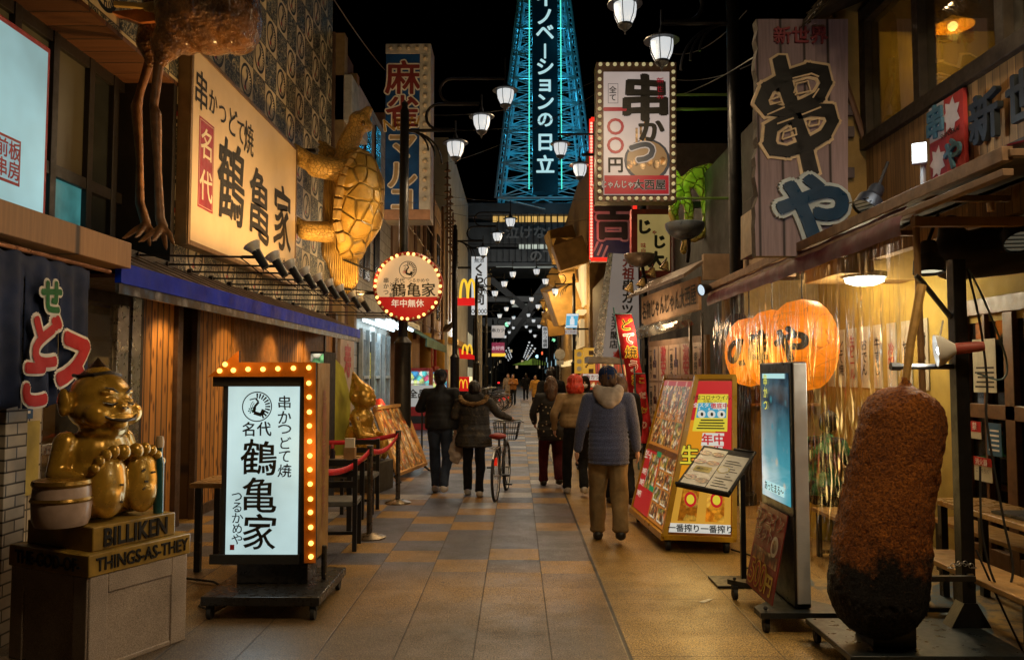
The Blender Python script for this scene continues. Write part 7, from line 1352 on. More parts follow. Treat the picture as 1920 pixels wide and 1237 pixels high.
# ================================================================ PEOPLE
def person(label, x, y, rz=0, h=1.7, j=None, cloth=None, hair=None, coat=0, vox=.013, stride=.25, legs=True, arms=None, lean=0, hood=None, cap_=None, bag=None, mask=0, skirt=0, shoe=None, group=None, headturn=0, jacket_len=.86, wide=1., furs=None, sit=0, trw=1.):
    """one walking or standing figure; facing local +Y, feet on the ground"""
    t = thing('person', label, 'person', (x, y, 0), rz, group); k = h/1.7
    st = stride
    pel = V((0, 0, .92)); ch = V((0, .02+lean*.6, 1.27)); nk = V((0, .02+lean, 1.46)); hd = V((headturn*.02, .045+lean*1.25, 1.585))
    hip = [V((s*.09, 0, .90)) for s in (-1, 1)]
    ft = [V((-.1, st, .075)), V((.1, -st*.9, .075+.06*(st > .12)))]
    kn = [V((-.1, st*.62+.03, .49)), V((.1, -st*.18+.05, .48))]
    if sit: pel = V((0, 0, .52)); ch = V((0, .08, .88)); nk = V((0, .12, 1.07)); hd = V((0, .16, 1.2)); hip = [V((s*.09, .02, .52)) for s in (-1, 1)]; kn = [V((s*.12, .42, .5)) for s in (-1, 1)]; ft = [V((s*.12, .40, .075)) for s in (-1, 1)]
    sh = [V((s*.185*wide, ch.y-.01, nk.z-.07)) for s in (-1, 1)]
    A = arms or ((V((-.25, -.06, 1.13)), V((-.27, .02, .88))), (V((.25, .05, 1.13)), V((.26, .14, .90))))
    A = [(V(a), V(b)) for a, b in A]
    if not legs: return t, A, k
    m = MB()                                                             # body: one skin
    m.ell(hd, (.077, .095, .112), 16); m.ell(hd+V((0, .03, -.055)), (.055, .062, .062), 12); m.ell(hd+V((0, .092, -.02)), (.013, .022, .026), 8)
    for s in (-1, 1): m.ell(hd+V((s*.078, -.005, -.015)), (.013, .024, .034), 8)
    m.cap(nk+V((0, -.01, -.05)), hd+V((0, -.015, -.06)), .056, .052, 12); m.cap(pel, ch, .095, .1, 12); m.cap(ch, nk+V((0, 0, -.1)), .095, .06, 12)
    for i in (0, 1):
        m.cap(nk+V((0, 0, -.07)), sh[i], .06, .055, 10); m.cap(sh[i], A[i][0], .046, .037, 10); m.cap(A[i][0], A[i][1], .037, .026, 10)
        m.cap(pel, hip[i], .085, .08, 10); m.cap(hip[i], kn[i], .072, .05, 10); m.cap(kn[i], ft[i], .055, .038, 10); m.cap(ft[i]+V((0, 0, -.03)), ft[i]+V((0, .14, -.045)), .036, .028, 8)
        d = (A[i][1]-A[i][0]).normalized(); sd = V((0, 1, 0)) if abs(d.y) < .8 else V((1, 0, 0)); pw = A[i][1]+d*.05; inw = V((-(-1, 1)[i], 0, 0))
        m.ell(pw, (.024, .042, .05), 10)
        for f in range(4):
            b0 = pw+d*.035+sd*(-.03+.02*f); b1 = b0+d*(.035+.006*(f in (1, 2)))+inw*.006; b2 = b1+d*.02+inw*.022; m.cap(b0, b1, .0098, .009, 6); m.cap(b1, b2, .009, .0075, 6)
        m.cap(pw+sd*.035-d*.01, pw+sd*.058+d*.03+inw*.01, .011, .009, 6)
    def sc(mb_): mb_.v = [v*k for v in mb_.v]; return mb_
    bm = dict(skin=skin); blob('body', sc(m), skin, t, min(vox, .0105)*k, 2)
    def wr(a=.008, f=16, sd=0): return lambda c, n: a*noise.noise(V((c.x*f+c.z*2, c.y*f, c.z*f*.55+sd)))+a*.55*abs(noise.noise(V((c.x*f*1.6+3-c.z*3, c.y*f*1.6, c.z*f*.9+sd))))
    jm, tm, sm_ = cloth[:3]
    m = MB()                                                             # trousers
    tw_ = trw
    m.ell(pel+V((0, -.01, .02)), (.152, .115, .13), 16)
    for i in (0, 1): m.cap(pel+V((0, 0, .05)), hip[i], .086, .09, 12); m.cap(hip[i]+V((0, 0, -.07)), kn[i], .088*tw_, .074*tw_, 12); m.cap(kn[i], ft[i]+V((0, -.005, .05)), .074*tw_, .064*tw_, 12); m.ell(ft[i]+V((0, .0, .02)), (.07*tw_, .075*tw_, .04), 12)
    if legs: blob('trousers', sc(m), tm, t, vox, 4, disp=wr(.016, 7, x))
    for i in (0, 1):
        m = MB(); m.cap(ft[i]+V((0, -.045, -.028)), ft[i]+V((0, .13, -.036)), .052, .042, 10); m.ell(ft[i]+V((0, .045, -.058)), (.052, .145, .02), 12); blob('shoe', sc(m), shoe or blackmat, t, .012, 2)
    m = MB()                                                             # jacket or coat
    jl = jacket_len
    bot = V((0, pel.y-.005, jl if not sit else .5)); cw = .018*(coat == 1); n_ = 9
    top = V((0, nk.y-.015, nk.z-.11))
    for q in range(n_+1):
        u = q/n_; c = bot.lerp(ch, min(1, u*1.6)) if u < .62 else ch.lerp(top, (u-.62)/.38)
        wx = [.2+cw, .2+cw, .198+cw*.6, .19, .184, .182, .188, .186, .172, .13][q]*wide; wy = [.158+cw, .154+cw, .138+cw*.5, .12, .124, .128, .128, .12, .105, .085][q]
        m.ell(c, (wx, wy, .055 if q else .03), 18)
        if q < n_: m.ell(c.lerp(bot.lerp(ch, min(1, (u+.055)*1.6)) if u < .6 else c, 1), (wx*.99, wy*.99, .06), 18)
    m.cap(nk+V((0, -.005, -.08)), nk+V((0, 0, .0)), .085, .068, 12)
    for i in (0, 1): m.cap(nk+V((0, 0, -.08)), sh[i]+V((0, 0, -.01)), .07, .07, 12); m.cap(sh[i]+V((0, 0, -.01)), A[i][0], .069, .058, 12); m.cap(A[i][0], A[i][1]-(A[i][1]-A[i][0])*.06, .058, .045, 12); m.ell(A[i][1]-(A[i][1]-A[i][0])*.08, (.05, .05, .03), 10)
    jk = blob('jacket', sc(m), jm, t, vox, 4, disp=wr(.016 if coat != 9 else .006, 7, y))
    if hair:
        m = MB(); hm, style = hair
        m.ell(hd+V((0, -.018, .022)), (.092, .1, .108), 16)
        if style == 'bob': m.ell(hd+V((0, -.03, -.03)), (.118, .105, .12), 16); m.ell(hd+V((0, -.05, -.1)), (.13, .08, .065), 14); m.ell(hd+V((0, -.02, .04)), (.115, .112, .1), 16); m.ell(hd+V((0, -.04, -.05)), (.132, .1, .1), 16)
        if style == 'long': m.ell(hd+V((0, -.04, -.04)), (.112, .09, .13), 16); m.cap(hd+V((0, -.06, -.1)), hd+V((0, -.075, -.2)), .1, .085, 14)
        if style == 'short': m.ell(hd+V((0, -.03, -.01)), (.088, .088, .1), 14)
        blob('hair', sc(m), hm, t, .011, 3, disp=lambda c, n: .012*noise.noise(V((c.x*70, c.y*70, c.z*6)))+.008*noise.noise(V((c.x*18, c.y*18, c.z*5))))
    if cap_:
        m = MB(); m.ell(hd+V((0, -.012, .045)), (.096, .108, .085), 16); m.ell(hd+V((0, -.02, .01)), (.092, .1, .05), 14)
        if cap_[1] == 'cap': m.ell(hd+V((0, .115, .03)), (.07, .08, .012), 12)
        else: m.ell(hd+V((0, -.005, -.01)), (.098, .108, .045), 14)
        blob('hat', sc(m), cap_[0], t, .011, 3)
    if hood:
        m = MB(); m.cap(nk+V((-.09, -.06, -.02)), nk+V((.09, -.06, -.02)), .062, .062, 12); m.cap(nk+V((-.1, .02, .01)), nk+V((-.085, -.07, .0)), .055, .06, 12); m.cap(nk+V((.1, .02, .01)), nk+V((.085, -.07, .0)), .055, .06, 12); m.ell(nk+V((0, -.105, -.055)), (.13, .06, .095), 14); m.ell(nk+V((0, -.12, -.11)), (.075, .045, .06), 12); blob('hood', sc(m), hood, t, .011, 4, disp=wr(.008, 14))
    if furs:
        m = MB(); pts = [nk+V((.2*math.sin(a), -.10-.06*math.cos(a), .0-.10*math.cos(a))) for a in [-1.6+.4*q for q in range(9)]]
        for q in range(8): m.cap(pts[q], pts[q+1], .035, .035, 8)
        blob('fur_trim', sc(m), furs, t, .011, 1, disp=lambda c, n: .018*noise.noise(c*55))
    if mask:
        m = MB(); m.ell(hd+V((0, .06, -.05)), (.058, .05, .05), 12); blob('face_mask', sc(m), white, t, .01, 2)
        m = MB(); [m.ell(hd+V((s*.03, .088, .012)), (.011, .008, .006), 8) for s in (-1, 1)]; sc(m).build('eyes', ink, t)
    return t, A, k
def cl(key, c, rough=.9, vs=9, bs=160, bst=.5, bd=.006, var=.3): return M(key, c, rough, 0, var, vs, bs, bst, bd, .2)
jeans = cl('denim', (.035, .05, .085)); dkj = cl('black_trousers', (.012, .013, .016)); khaki = cl('khaki_cotton', (.24, .165, .075)); sho = M('white_sneaker', (.5, .47, .42), .6); bls = M('black_shoe', (.012, .012, .012), .5)
hb = M('brown_hair', (.07, .032, .014), .4, 0, .4, 30, 200, .5); hk = M('black_hair', (.012, .009, .008), .35, 0, .4, 30, 200, .5); hr = M('red_hair', (.52, .035, .012), .38, 0, .35, 30, 200, .5)
def fleece():
    m, nt, b, co = new('blue_grey_fleece'); n1 = nz(nt, co, 120, 3, .7); f = ramp(nt, n1, .32, .68, .35, 1.7)
    setc(nt, b.inputs['Base Color'], mix(nt, 1., (.07, .085, .17), nd(nt, 'CombineColor', {0: f, 1: f, 2: f}).outputs[0], 'MULTIPLY')); b.inputs['Roughness'].default_value = .95; b.inputs['Specular IOR Level'].default_value = .1; b.inputs['Sheen Weight'].default_value = .4; bump(nt, b, n1, 1., .012); return m
person('man in grey blue fleece, pale hood, navy beanie and khaki trousers walking away', 0.905, 8.0, R(-3), 1.73, cloth=(fleece(), khaki, 0), hood=cl('pale_hood', (.40, .33, .27)), cap_=(cl('navy_beanie', (.008, .02, .07)), 'beanie'), hair=(hb, 'short'), vox=.011, stride=.16, shoe=bls, arms=(((-.26, -.03, 1.13), (-.30, .03, .885)), ((.25, .0, 1.13), (.28, .06, .89))), wide=1.04, jacket_len=.77, coat=9, trw=1.2)
_, A_m, k_m = person('man in black cap, dark jacket and jeans carrying a white plastic bag', -1.08, 11.2, R(-6), 1.72, cloth=(cl('dark_jacket', (.016, .018, .022), .6), jeans, 0), cap_=(cl('black_cap', (.012, .014, .02)), 'cap'), hair=(hk, 'short'), stride=.22, shoe=sho, arms=(((-.3, .05, 1.16), (-.12, .26, 1.15)), ((.25, -.02, 1.14), (.22, .0, .90))), wide=1.1, jacket_len=.9)
t = thing('plastic_bag', 'crumpled white plastic bag held by the man in jeans', 'bag', (-.86, 11.18, .42)); m = MB(); m.ell((0, 0, .16), (.12, .08, .17), 14); m.cap((0, 0, .28), (0, 0, .4), .06, .02, 10); blob('bag_body', m, M('thin_plastic', (.55, .47, .4), .4, 0, .2, 6, 30, .6, .02), t, .015, 3, disp=lambda c, n: .02*noise.noise(c*14))
m = MB(); m.tube([(-.03, 0, .38), (0, 0, .47), (.03, 0, .38)], .008, 6); m.build('handle', white, t)
def camo(key, a, b_, c):
    m, nt, bs_, co = new(key); n1 = nz(nt, co, 9, 4); cc = mix(nt, ramp(nt, n1, .48, .52), a, b_); cc = mix(nt, ramp(nt, nz(nt, co, 14, 3), .58, .62), cc, c); setc(nt, bs_.inputs['Base Color'], cc); bs_.inputs['Roughness'].default_value = .75; bump(nt, bs_, nz(nt, co, 25, 4), .5, .02); return m
person('person in dark camouflage parka with fur hood edge pushing a bicycle', -.60, 11.05, R(-4), 1.56, cloth=(camo('parka_camo', (.018, .018, .018), (.035, .03, .022), (.07, .055, .035)), dkj, 0), hair=(hk, 'short'), hood=cl('parka_hood', (.02, .018, .016)), furs=cl('fur', (.2, .12, .05)), stride=.1, shoe=sho, arms=(((-.3, .02, 1.18), (-.2, .25, 1.02)), ((.33, .12, 1.22), (.52, .42, 1.12))), wide=1.3, jacket_len=.74, coat=1, lean=.05)
def floral():
    m, nt, b, co = new('floral_print'); d = nd(nt, 'TexVoronoi', {'Vector': co, 'Scale': 17.}); f = ramp(nt, d.outputs['Distance'], .16, .24, 1, 0); s2 = ma(nt, 'MULTIPLY', f, ramp(nt, nd(nt, 'SeparateColor', {0: d.outputs['Color']}).outputs[0], .45, .5)); setc(nt, b.inputs['Base Color'], mix(nt, s2, (.014, .013, .013), (.42, .33, .2))); b.inputs['Roughness'].default_value = .8; return m
person('brown haired woman in black floral coat and maroon trousers walking away', .50, 11.9, R(5), 1.62, cloth=(floral(), cl('maroon', (.07, .012, .018)), 0), hair=(hb, 'long'), stride=.18, shoe=bls, jacket_len=.74, coat=1, wide=1.05, arms=(((-.28, .02, 1.14), (-.24, .16, .98)), ((.25, .05, 1.13), (.26, .14, .90))), vox=.014, trw=1.1)
person('woman with bright red bob hair in beige jacket and black trousers', .80, 11.1, R(2), 1.64, cloth=(cl('beige_jacket', (.27, .18, .085)), dkj, 0), hair=(hr, 'bob'), stride=.2, shoe=sho, jacket_len=.98, wide=1.15, arms=(((-.31, -.04, 1.14), (-.29, .1, .93)), ((.27, .05, 1.13), (.26, .14, .90))))
person('woman with brown hair and long black coat half hidden behind the fleece man', 1.30, 10.2, R(0), 1.66, cloth=(cl('black_coat', (.011, .011, .012)), dkj, 0), hair=(hb, 'long'), stride=.28, shoe=bls, jacket_len=.62, coat=1, wide=1.1)
person('masked woman in dark coat and cap walking toward the camera', 1.17, 14.0, R(178), 1.62, cloth=(cl('dark_coat', (.014, .014, .016)), dkj, 0), hair=(hk, 'long'), cap_=(cl('dark_cap', (.02, .016, .014)), 'beanie'), mask=1, stride=.12, shoe=bls, jacket_len=.7, coat=1, vox=.014)
person('tall dark haired man behind the floral coat woman', .66, 15.6, R(0), 1.80, cloth=(cl('black_coat', (.011, .011, .012)), dkj, 0), hair=(hk, 'short'), stride=.2, shoe=bls, jacket_len=.75, vox=.016)
person('woman in long mustard coat standing far down the street', .92, 41, R(175), 1.62, cloth=(cl('mustard_coat', (.52, .28, .06)), dkj, 0), hair=(hk, 'short'), stride=.06, shoe=bls, jacket_len=.55, coat=1, vox=.022)
person('person in orange brown jacket looking at a phone far down the street', -.22, 44, R(170), 1.68, cloth=(cl('orange_jacket', (.36, .16, .05)), dkj, 0), hair=(hk, 'short'), stride=.1, shoe=bls, vox=.022, arms=(((-.25, .05, 1.15), (-.08, .28, 1.2)), ((.25, .05, 1.15), (.08, .28, 1.2))), lean=.03)
person('person in beige coat and tan trousers beside the phone user', -.52, 46, R(170), 1.7, cloth=(cl('sand_coat', (.25, .19, .12)), cl('tan_trousers', (.3, .2, .1)), 0), hair=(hb, 'short'), stride=.08, shoe=bls, vox=.022, jacket_len=.7)
person('distant person in black standing left of the mustard coat woman', .55, 52, R(0), 1.7, cloth=(cl('black_coat', (.011, .011, .012)), dkj, 0), hair=(hk, 'short'), vox=.024, shoe=bls, jacket_len=.7)
person('seated diner in green checked shirt behind the vinyl curtain', 3.02, 8.05, R(-60), 1.65, cloth=(camo('green_check', (.01, .012, .012), (.015, .16, .05), (.02, .22, .08)), dkj, 0), hair=(hk, 'short'), sit=1, stride=0, shoe=bls, vox=.015, arms=(((-.26, .12, .82), (-.14, .36, .8)), ((.26, .12, .82), (.14, .36, .8))))
# ================================================================ BICYCLES, SCOOTER
def bicycle(label, loc, rz, group=None, basket=1):
    t = thing('bicycle', label, 'bicycle', loc, rz, group); r = .325          # rolls along +Y
    for yy in (-.52, .54):
        q = MB(); n = 30; q.tube([(0, yy+r*math.cos(2*math.pi*i/n), r+r*math.sin(2*math.pi*i/n)) for i in range(n+1)], .019, 6, cap=0); wh = q.build('tyre', rubber, t)
        q = MB(); q.tube([(0, yy+(r-.022)*math.cos(2*math.pi*i/n), r+(r-.022)*math.sin(2*math.pi*i/n)) for i in range(n+1)], .008, 5, cap=0)
        for i in range(18): a = 2*math.pi*i/18; q.cyl(((-1)**i*.02, yy, r), (0, yy+(r-.02)*math.cos(a), r+(r-.02)*math.sin(a)), .0018, n=3, cap=0)
        q.cyl((-.05, yy, r), (.05, yy, r), .016, n=8); q.build('rim', alum, wh)
        q = MB(); a0 = (.1, 2.4) if yy < 0 else (.5, 2.8); q.tube([(0, yy+(r+.035)*math.cos(a), r+(r+.035)*math.sin(a)) for a in [a0[0]+(a0[1]-a0[0])*i/10 for i in range(11)]], .016, 5); q.build('mudguard', alum, t)
    q = MB(); q.tube([(0, -.14, .28), (0, -.22, .78)], .017, 8); q.tube([(0, -.14, .28), (0, .1, .36), (0, .33, .72)], .018, 8); q.tube([(0, .30, .80), (0, .36, .62), (0, .40, .55)], .018, 8); q.tube([(0, -.19, .6), (0, .05, .58), (0, .34, .66)], .016, 8)
    for s in (-1, 1): q.tube([(s*.05, -.52, .325), (s*.03, -.14, .28)], .009, 6); q.tube([(s*.05, -.52, .325), (s*.02, -.2, .68)], .008, 6); q.tube([(s*.045, .54, .325), (s*.04, .42, .58)], .011, 6)
    q.build('frame', M('bike_frame', (.05, .055, .06), .3, .4), t)
    q = MB(); q.tube([(0, .33, .78), (0, .31, .98)], .014, 6); q.tube([(-.29, .1, .99), (-.24, .22, 1.02), (-.08, .32, 1.0), (.08, .32, 1.0), (.24, .22, 1.02), (.29, .1, .99)], .012, 8); q.build('handlebar', alum, t)
    q = MB(); q.ell((0, -.26, .83), (.10, .15, .035), 14); q.ell((0, -.34, .83), (.12, .09, .045), 12); q.build('saddle', M('saddle_red', (.25, .02, .015), .45) if basket == 2 else black, t)
    q = MB(); q.box((0, -.63, .52), (.07, .03, .1)); q.build('reflector', E('tail_red', (1, .03, .01), .5 if basket == 2 else .12), t)
    q = MB(); q.tube([(-.05, -.5, .7), (-.05, -.75, .7), (.05, -.75, .7), (.05, -.5, .7), (-.05, -.5, .7)], .007, 5); q.cyl((0, -.4, .7), (0, -.75, .7), .006, n=5); q.build('rack', alum, t)
    q = MB(); q.cyl((-.1, -.14, .28), (.1, -.14, .28), .012, n=6); q.cyl((.05, -.14, .28), (.05, -.14, .3), .09, n=14); q.tube([(.07, -.14, .28), (.08, -.06, .16)], .01, 5); q.tube([(-.07, -.14, .28), (-.08, -.22, .4)], .01, 5); q.bx(.07, .16, -.1, -.02, .15, .17); q.bx(-.16, -.07, -.26, -.18, .39, .41); q.build('pedal', iron, t)
    if basket:
        q = MB()
        for z, w_ in ((.72, .14), (.8, .155), (.88, .17), (.96, .185)): q.tube([(-w_, .42, z), (w_, .42, z), (w_, .42+w_*1.6, z), (-w_, .42+w_*1.6, z), (-w_, .42, z)], .005, 4)
        for i in range(11): u = -1+.2*i; q.cyl((u*.14, .42, .72), (u*.185, .42, .96), .003, n=4); q.cyl((u*.14, .42+.22, .72), (u*.185, .42+.296, .96), .003, n=4)
        for i in range(6): v_ = i/5; q.cyl((-.14, .42+.22*v_, .72), (-.185, .42+.296*v_, .96), .003, n=4); q.cyl((.14, .42+.22*v_, .72), (.185, .42+.296*v_, .96), .003, n=4)
        q.poly([(-.14, .42, .72), (.14, .42, .72), (.14, .64, .72), (-.14, .64, .72)]); q.build('basket', iron, t)
    return t
bicycle('city bicycle with red saddle and front basket pushed by parka person', (-.22, 11.1, 0), R(-7), basket=2)
b0 = bicycle('nearest bicycle in the parked row on the left', (-1.35, 36, 0), R(62), 'bicycles parked on the left far down the street')
for i, (x, y) in enumerate(((-1.15, 37.3), (-1.25, 38.6), (-1.0, 39.9), (-1.2, 41.2))): dup(b0, (x, y, 0), R(62+5*(i % 2)), ['second bicycle in the parked row', 'third bicycle in the parked row', 'fourth bicycle in the parked row', 'farthest bicycle in the parked row'][i])
t = thing('motor_scooter', 'dark motor scooter with black top box parked behind the capped man', 'scooter', (-1.18, 16.6, 0), R(168))
for yy in (-.6, .6): q = MB(); n = 20; q.tube([(0, yy+.2*math.cos(2*math.pi*i/n), .25+.2*math.sin(2*math.pi*i/n)) for i in range(n+1)], .055, 8, cap=0); wh = q.build('tyre', rubber, t); q = MB(); q.cyl((-.03, yy, .25), (.03, yy, .25), .15, n=14); q.build('rim', alum, wh)
m = MB(); m.cap((0, -.65, .6), (0, -.2, .55), .15, .14); m.cap((0, -.2, .35), (0, .3, .32), .13, .12); m.cap((0, .35, .4), (0, .5, .9), .13, .1); m.cap((0, .6, .45), (0, .62, .35), .1, .08); blob('body', m, M('scooter_paint', (.05, .07, .075), .25, .2, .3, 5, coat=.5), t, .02, 4)
m = MB(); m.ell((0, -.35, .78), (.14, .36, .06), 14); m.build('seat', blackmat, t)
m = MB(); m.bx(-.22, .22, -1.05, -.62, .78, 1.14); m.build('top_box', black, t, bev=.04)
m = MB(); m.tube([(-.36, .3, 1.02), (0, .46, .98), (.36, .3, 1.02)], .016, 6); [m.tube([(s*.28, .36, 1.02), (s*.36, .36, 1.25)], .008, 5) for s in (-1, 1)]; m.build('handlebar', iron, t)
for s in (-1, 1): m = MB(); m.ell((s*.38, .36, 1.3), (.07, .02, .08), 12); m.build('mirror', iron, t)
m = MB(); m.ell((0, .58, .78), (.09, .05, .08), 10); m.build('headlight', alum, t)
# ================================================================ STREET SIGNS AND SMALL THINGS
def arches(q, o, w, h, r, m=0):
    o = V(o)
    for s in (-1, 1): q.tube([o+V((s*w*.25+w*.25*math.cos(a), 0, h*math.sin(a) if 0 < a < math.pi else 0)) for a in [math.pi*k/12 for k in range(13)]], r, 6, m)
yem = E('yellow_glow', (1, .62, .04), .85); rem = E('red_glow', (.75, .01, .01), .62)
t = thing('arch_sign', 'yellow double arch over lit red bar high on the left', 'sign', at(874, 570, 45)); q = face(856, 558, 890, 572, 45)
mb = MB(); mb.slab([q.p(0, 0), q.p(1, 0), q.p(1, 1), q.p(0, 1)], (0, .4, 0)); mb.build('red_bar', rem, t, w=1); mb = MB(); arches(mb, at(877, 559, 45), .85, 1.05, .075); mb.build('arches', yem, t, w=1)
q = face(858, 528, 866, 572, 45.3); mb = MB(); mb.bx(q.p(0, 0).x-.5, q.p(0, 0).x, 45.2, 45.4, q.p(0, .2).z, q.p(0, .3).z); mb.build('bracket', iron, t, w=1)
t = thing('arch_sign', 'smaller yellow double arch on red wedge above the shop door', 'sign', at(874, 670, 42)); mb = MB(); mb.slab([at(x, y, 42) for x, y in ((860, 652), (892, 668), (892, 674), (862, 672))], (0, .3, 0)); mb.build('red_wedge', rem, t, w=1); mb = MB(); arches(mb, at(876, 664, 41.9), .5, .5, .045); mb.build('arches', yem, t, w=1)
t = thing('box_sign', 'red pavement box sign with yellow double arch and glowing side', 'sign', at(872, 735, 37)); q = face(857, 706, 880, 733, 37)
mb = MB(); mb.slab([q.p(0, 0), q.p(1, 0), q.p(1, 1), q.p(0, 1)], (.12, .3, 0), 0, 1); mb.build('box', [rem, E('side_glow', (1, .8, .4), 1.3)], t, w=1); mb = MB(); arches(mb, q.p(.5, .2)+V((0, -.02, 0)), .38, .4, .022); mb.build('arches', yem, t, w=1); mb = MB(); mb.bx(q.p(0, 0).x+.1, q.p(1, 0).x-.1, 37.05, 37.2, 0, q.p(0, 0).z); mb.build('stand', iron, t, w=1)
t = thing('blade_sign', 'white vertical lit blade sign with black sushi lettering on the left', 'sign', at(899, 590, 48)); q = face(884, 481, 913, 590, 48)
mb = MB(); mb.slab([q.p(0, 0), q.p(1, 0), q.p(1, 1), q.p(0, 1)], (0, .5, 0), 0, 1); mb.build('box', [E('white_lit', (.72, .78, .82), .62, .12, .5), dirtywhite], t, w=1)
mb = MB(); [q.text(mb, ch, .5, v, .68, .04, 0, .02) for ch, v in (('く', .79), ('ら', .62), ('寿', .44), ('司', .26))]; q.text(mb, '無添', .5, .93, .3, .01, 0, .02)
for k in range(5): q.text(mb, '◇', .1+.2*k, .06, .3, .02, 0, .02)
mb.build('lettering', ink, t, w=1, flat=1); mb = MB(); mb.bx(q.p(0, 0).x-.9, q.p(0, 0).x, 48.1, 48.3, q.p(0, .8).z, q.p(0, .83).z); mb.build('bracket', iron, t, w=1)
for (x0, y0, x1, y1, Y, col, em, tx, lb) in ((922, 610, 946, 633, 56, (.5, .5, .52), .5, '串カツ', 'small grey white sign with brush characters above the maroon one'), (922, 642, 946, 668, 57, (.3, .02, .08), .5, 'お好焼', 'small maroon sign with yellow foot below the white one')):
    t = thing('hanging_sign', lb, 'sign', at(x0, y1, Y)); q = face(x0, y0, x1, y1, Y); mb = MB(); mb.slab([q.p(0, 0), q.p(1, 0), q.p(1, 1), q.p(0, 1)], (0, .2, 0)); mb.build('box', E(lb[:12], col, em), t, w=1); mb = MB(); q.text(mb, tx, .5, .6, .3, .02, 0, .02)
    if col[1] < .1: q.rect(mb, 0, 0, 1, .22, 1, .02)
    mb.build('lettering', [ink if col[1] > .1 else E('pale_text', (.8, .6, .7), .5), yem], t, w=1, flat=1); mb = MB(); mb.bx(q.p(0, 0).x-1.2, q.p(0, 0).x, Y+.05, Y+.15, q.p(0, .5).z-.05, q.p(0, .5).z+.05); mb.build('bracket', iron, t, w=1)
def vend(label, x, y, rz, c):
    t = thing('vending_machine', label, 'vending machine', (x, y, 0), rz); q = MB(); q.bx(-.45, .45, 0, .7, 0, 1.85); q.build('cabinet', M('vend_red', (.35, .02, .02), .4), t, bev=.02); q = MB(); q.bx(-.40, .40, -.012, 0, .75, 1.75); q.build('display', food(c, [(.1, .5, .5), (.05, .25, .5), (.5, .6, .2), (.7, .7, .6), (.6, .1, .2)], 7, 1.2, .4), t); q = MB(); q.bx(-.3, .3, -.014, 0, .2, .42); q.build('flap', blackmat, t)
    q = MB(); [q.bx(-.4, .4, -.03, -.012, z-.015, z+.015) for z in (1.05, 1.38)]; q.build('shelf', white, t)
vend('red vending machine with glowing cyan drinks window behind the lamp post', -3.05, 24.0, 0, 'drinks'); vend('second red vending machine beside the yellow columns', -3.2, 32.0, .4, 'drinks')
t = thing('notice_board', 'small white standing board with black characters beside the capped man', 'sign', at(785, 800, 17.5)); q = face(770, 722, 812, 762, 17.5); mb = MB(); mb.slab([q.p(0, 0), q.p(1, 0), q.p(1, 1), q.p(0, 1)], (0, .04, 0)); mb.build('board', E('board_lit', (.62, .66, .66), .42), t, w=1); mb = MB(); q.text(mb, '全品', .3, .6, .2, .03, 0, .004); mb.build('lettering', ink, t, w=1, flat=1); mb = MB(); mb.cyl(q.p(.5, 0)+V((0, .02, 0)), (q.p(.5, 0).x, 17.55, 0), .02, n=6); mb.build('stand', iron, t, w=1)
t = thing('utility_pole', 'grey concrete utility pole with clamp boxes on the left', 'pole', (at(899, 700, 52).x, 52, 0)); mb = MB(); mb.cyl((0, 0, 0), (0, 0, 9), .18, .14, 12); mb.build('pole', M('pole_concrete', (.3, .29, .27), .8), t); mb = MB(); mb.bx(-.3, .3, -.25, .2, 6, 6.6); mb.build('switch_box', M('pole_box', (.25, .25, .26), .5), t); mb = MB(); mb.cyl((.5, 0, 7.2), (.5, 0, 8.0), .22, n=12); mb.cyl((-.6, 0, 8.2), (.8, 0, 8.2), .05, n=6); mb.build('transformer', M('pole_box', (.25, .25, .26), .5), t)
# right side far signs
t = thing('milk_can_sign', 'blue white lit sign with milk can picture on the right', 'sign', at(1073, 615, 37)); q = face(1062, 588, 1084, 614, 37)
mb = MB(); mb.slab([q.p(-.05, .0), q.p(.9, .0), q.p(1.05, 1), q.p(.05, 1)], (0, .3, 0)); mb.build('box', E('cyan_lit', (.12, .5, .75), .75), t, w=1); mb = MB(); q.rect(mb, .3, .18, .68, .62, 0, .02); q.rect(mb, .38, .62, .6, .8, 0, .02); q.rect(mb, 0, .85, 1, .97, 0, .02); q.rect(mb, -.04, .04, .92, .14, 0, .02); mb.build('can_picture', E('can_white', (.85, .9, .92), .8), t, w=1, flat=1)
q = face(1060, 618, 1082, 626, 37); mb = MB(); mb.slab([q.p(0, 0), q.p(1, 0), q.p(1, 1), q.p(0, 1)], (0, .2, 0)); mb.build('lower_plate', E('plate_lit', (.6, .58, .56), .5), t, w=1); mb = MB(); q.text(mb, 'お・たばこ', .5, .5, .13, .01, 0, .02); mb.build('lettering', redp, t, w=1, flat=1); mb = MB(); mb.bx(q.p(1, 0).x, 3.3, 37.1, 37.2, q.p(0, 1).z, q.p(0, 1).z+.08); mb.build('bracket', iron, t, w=1)
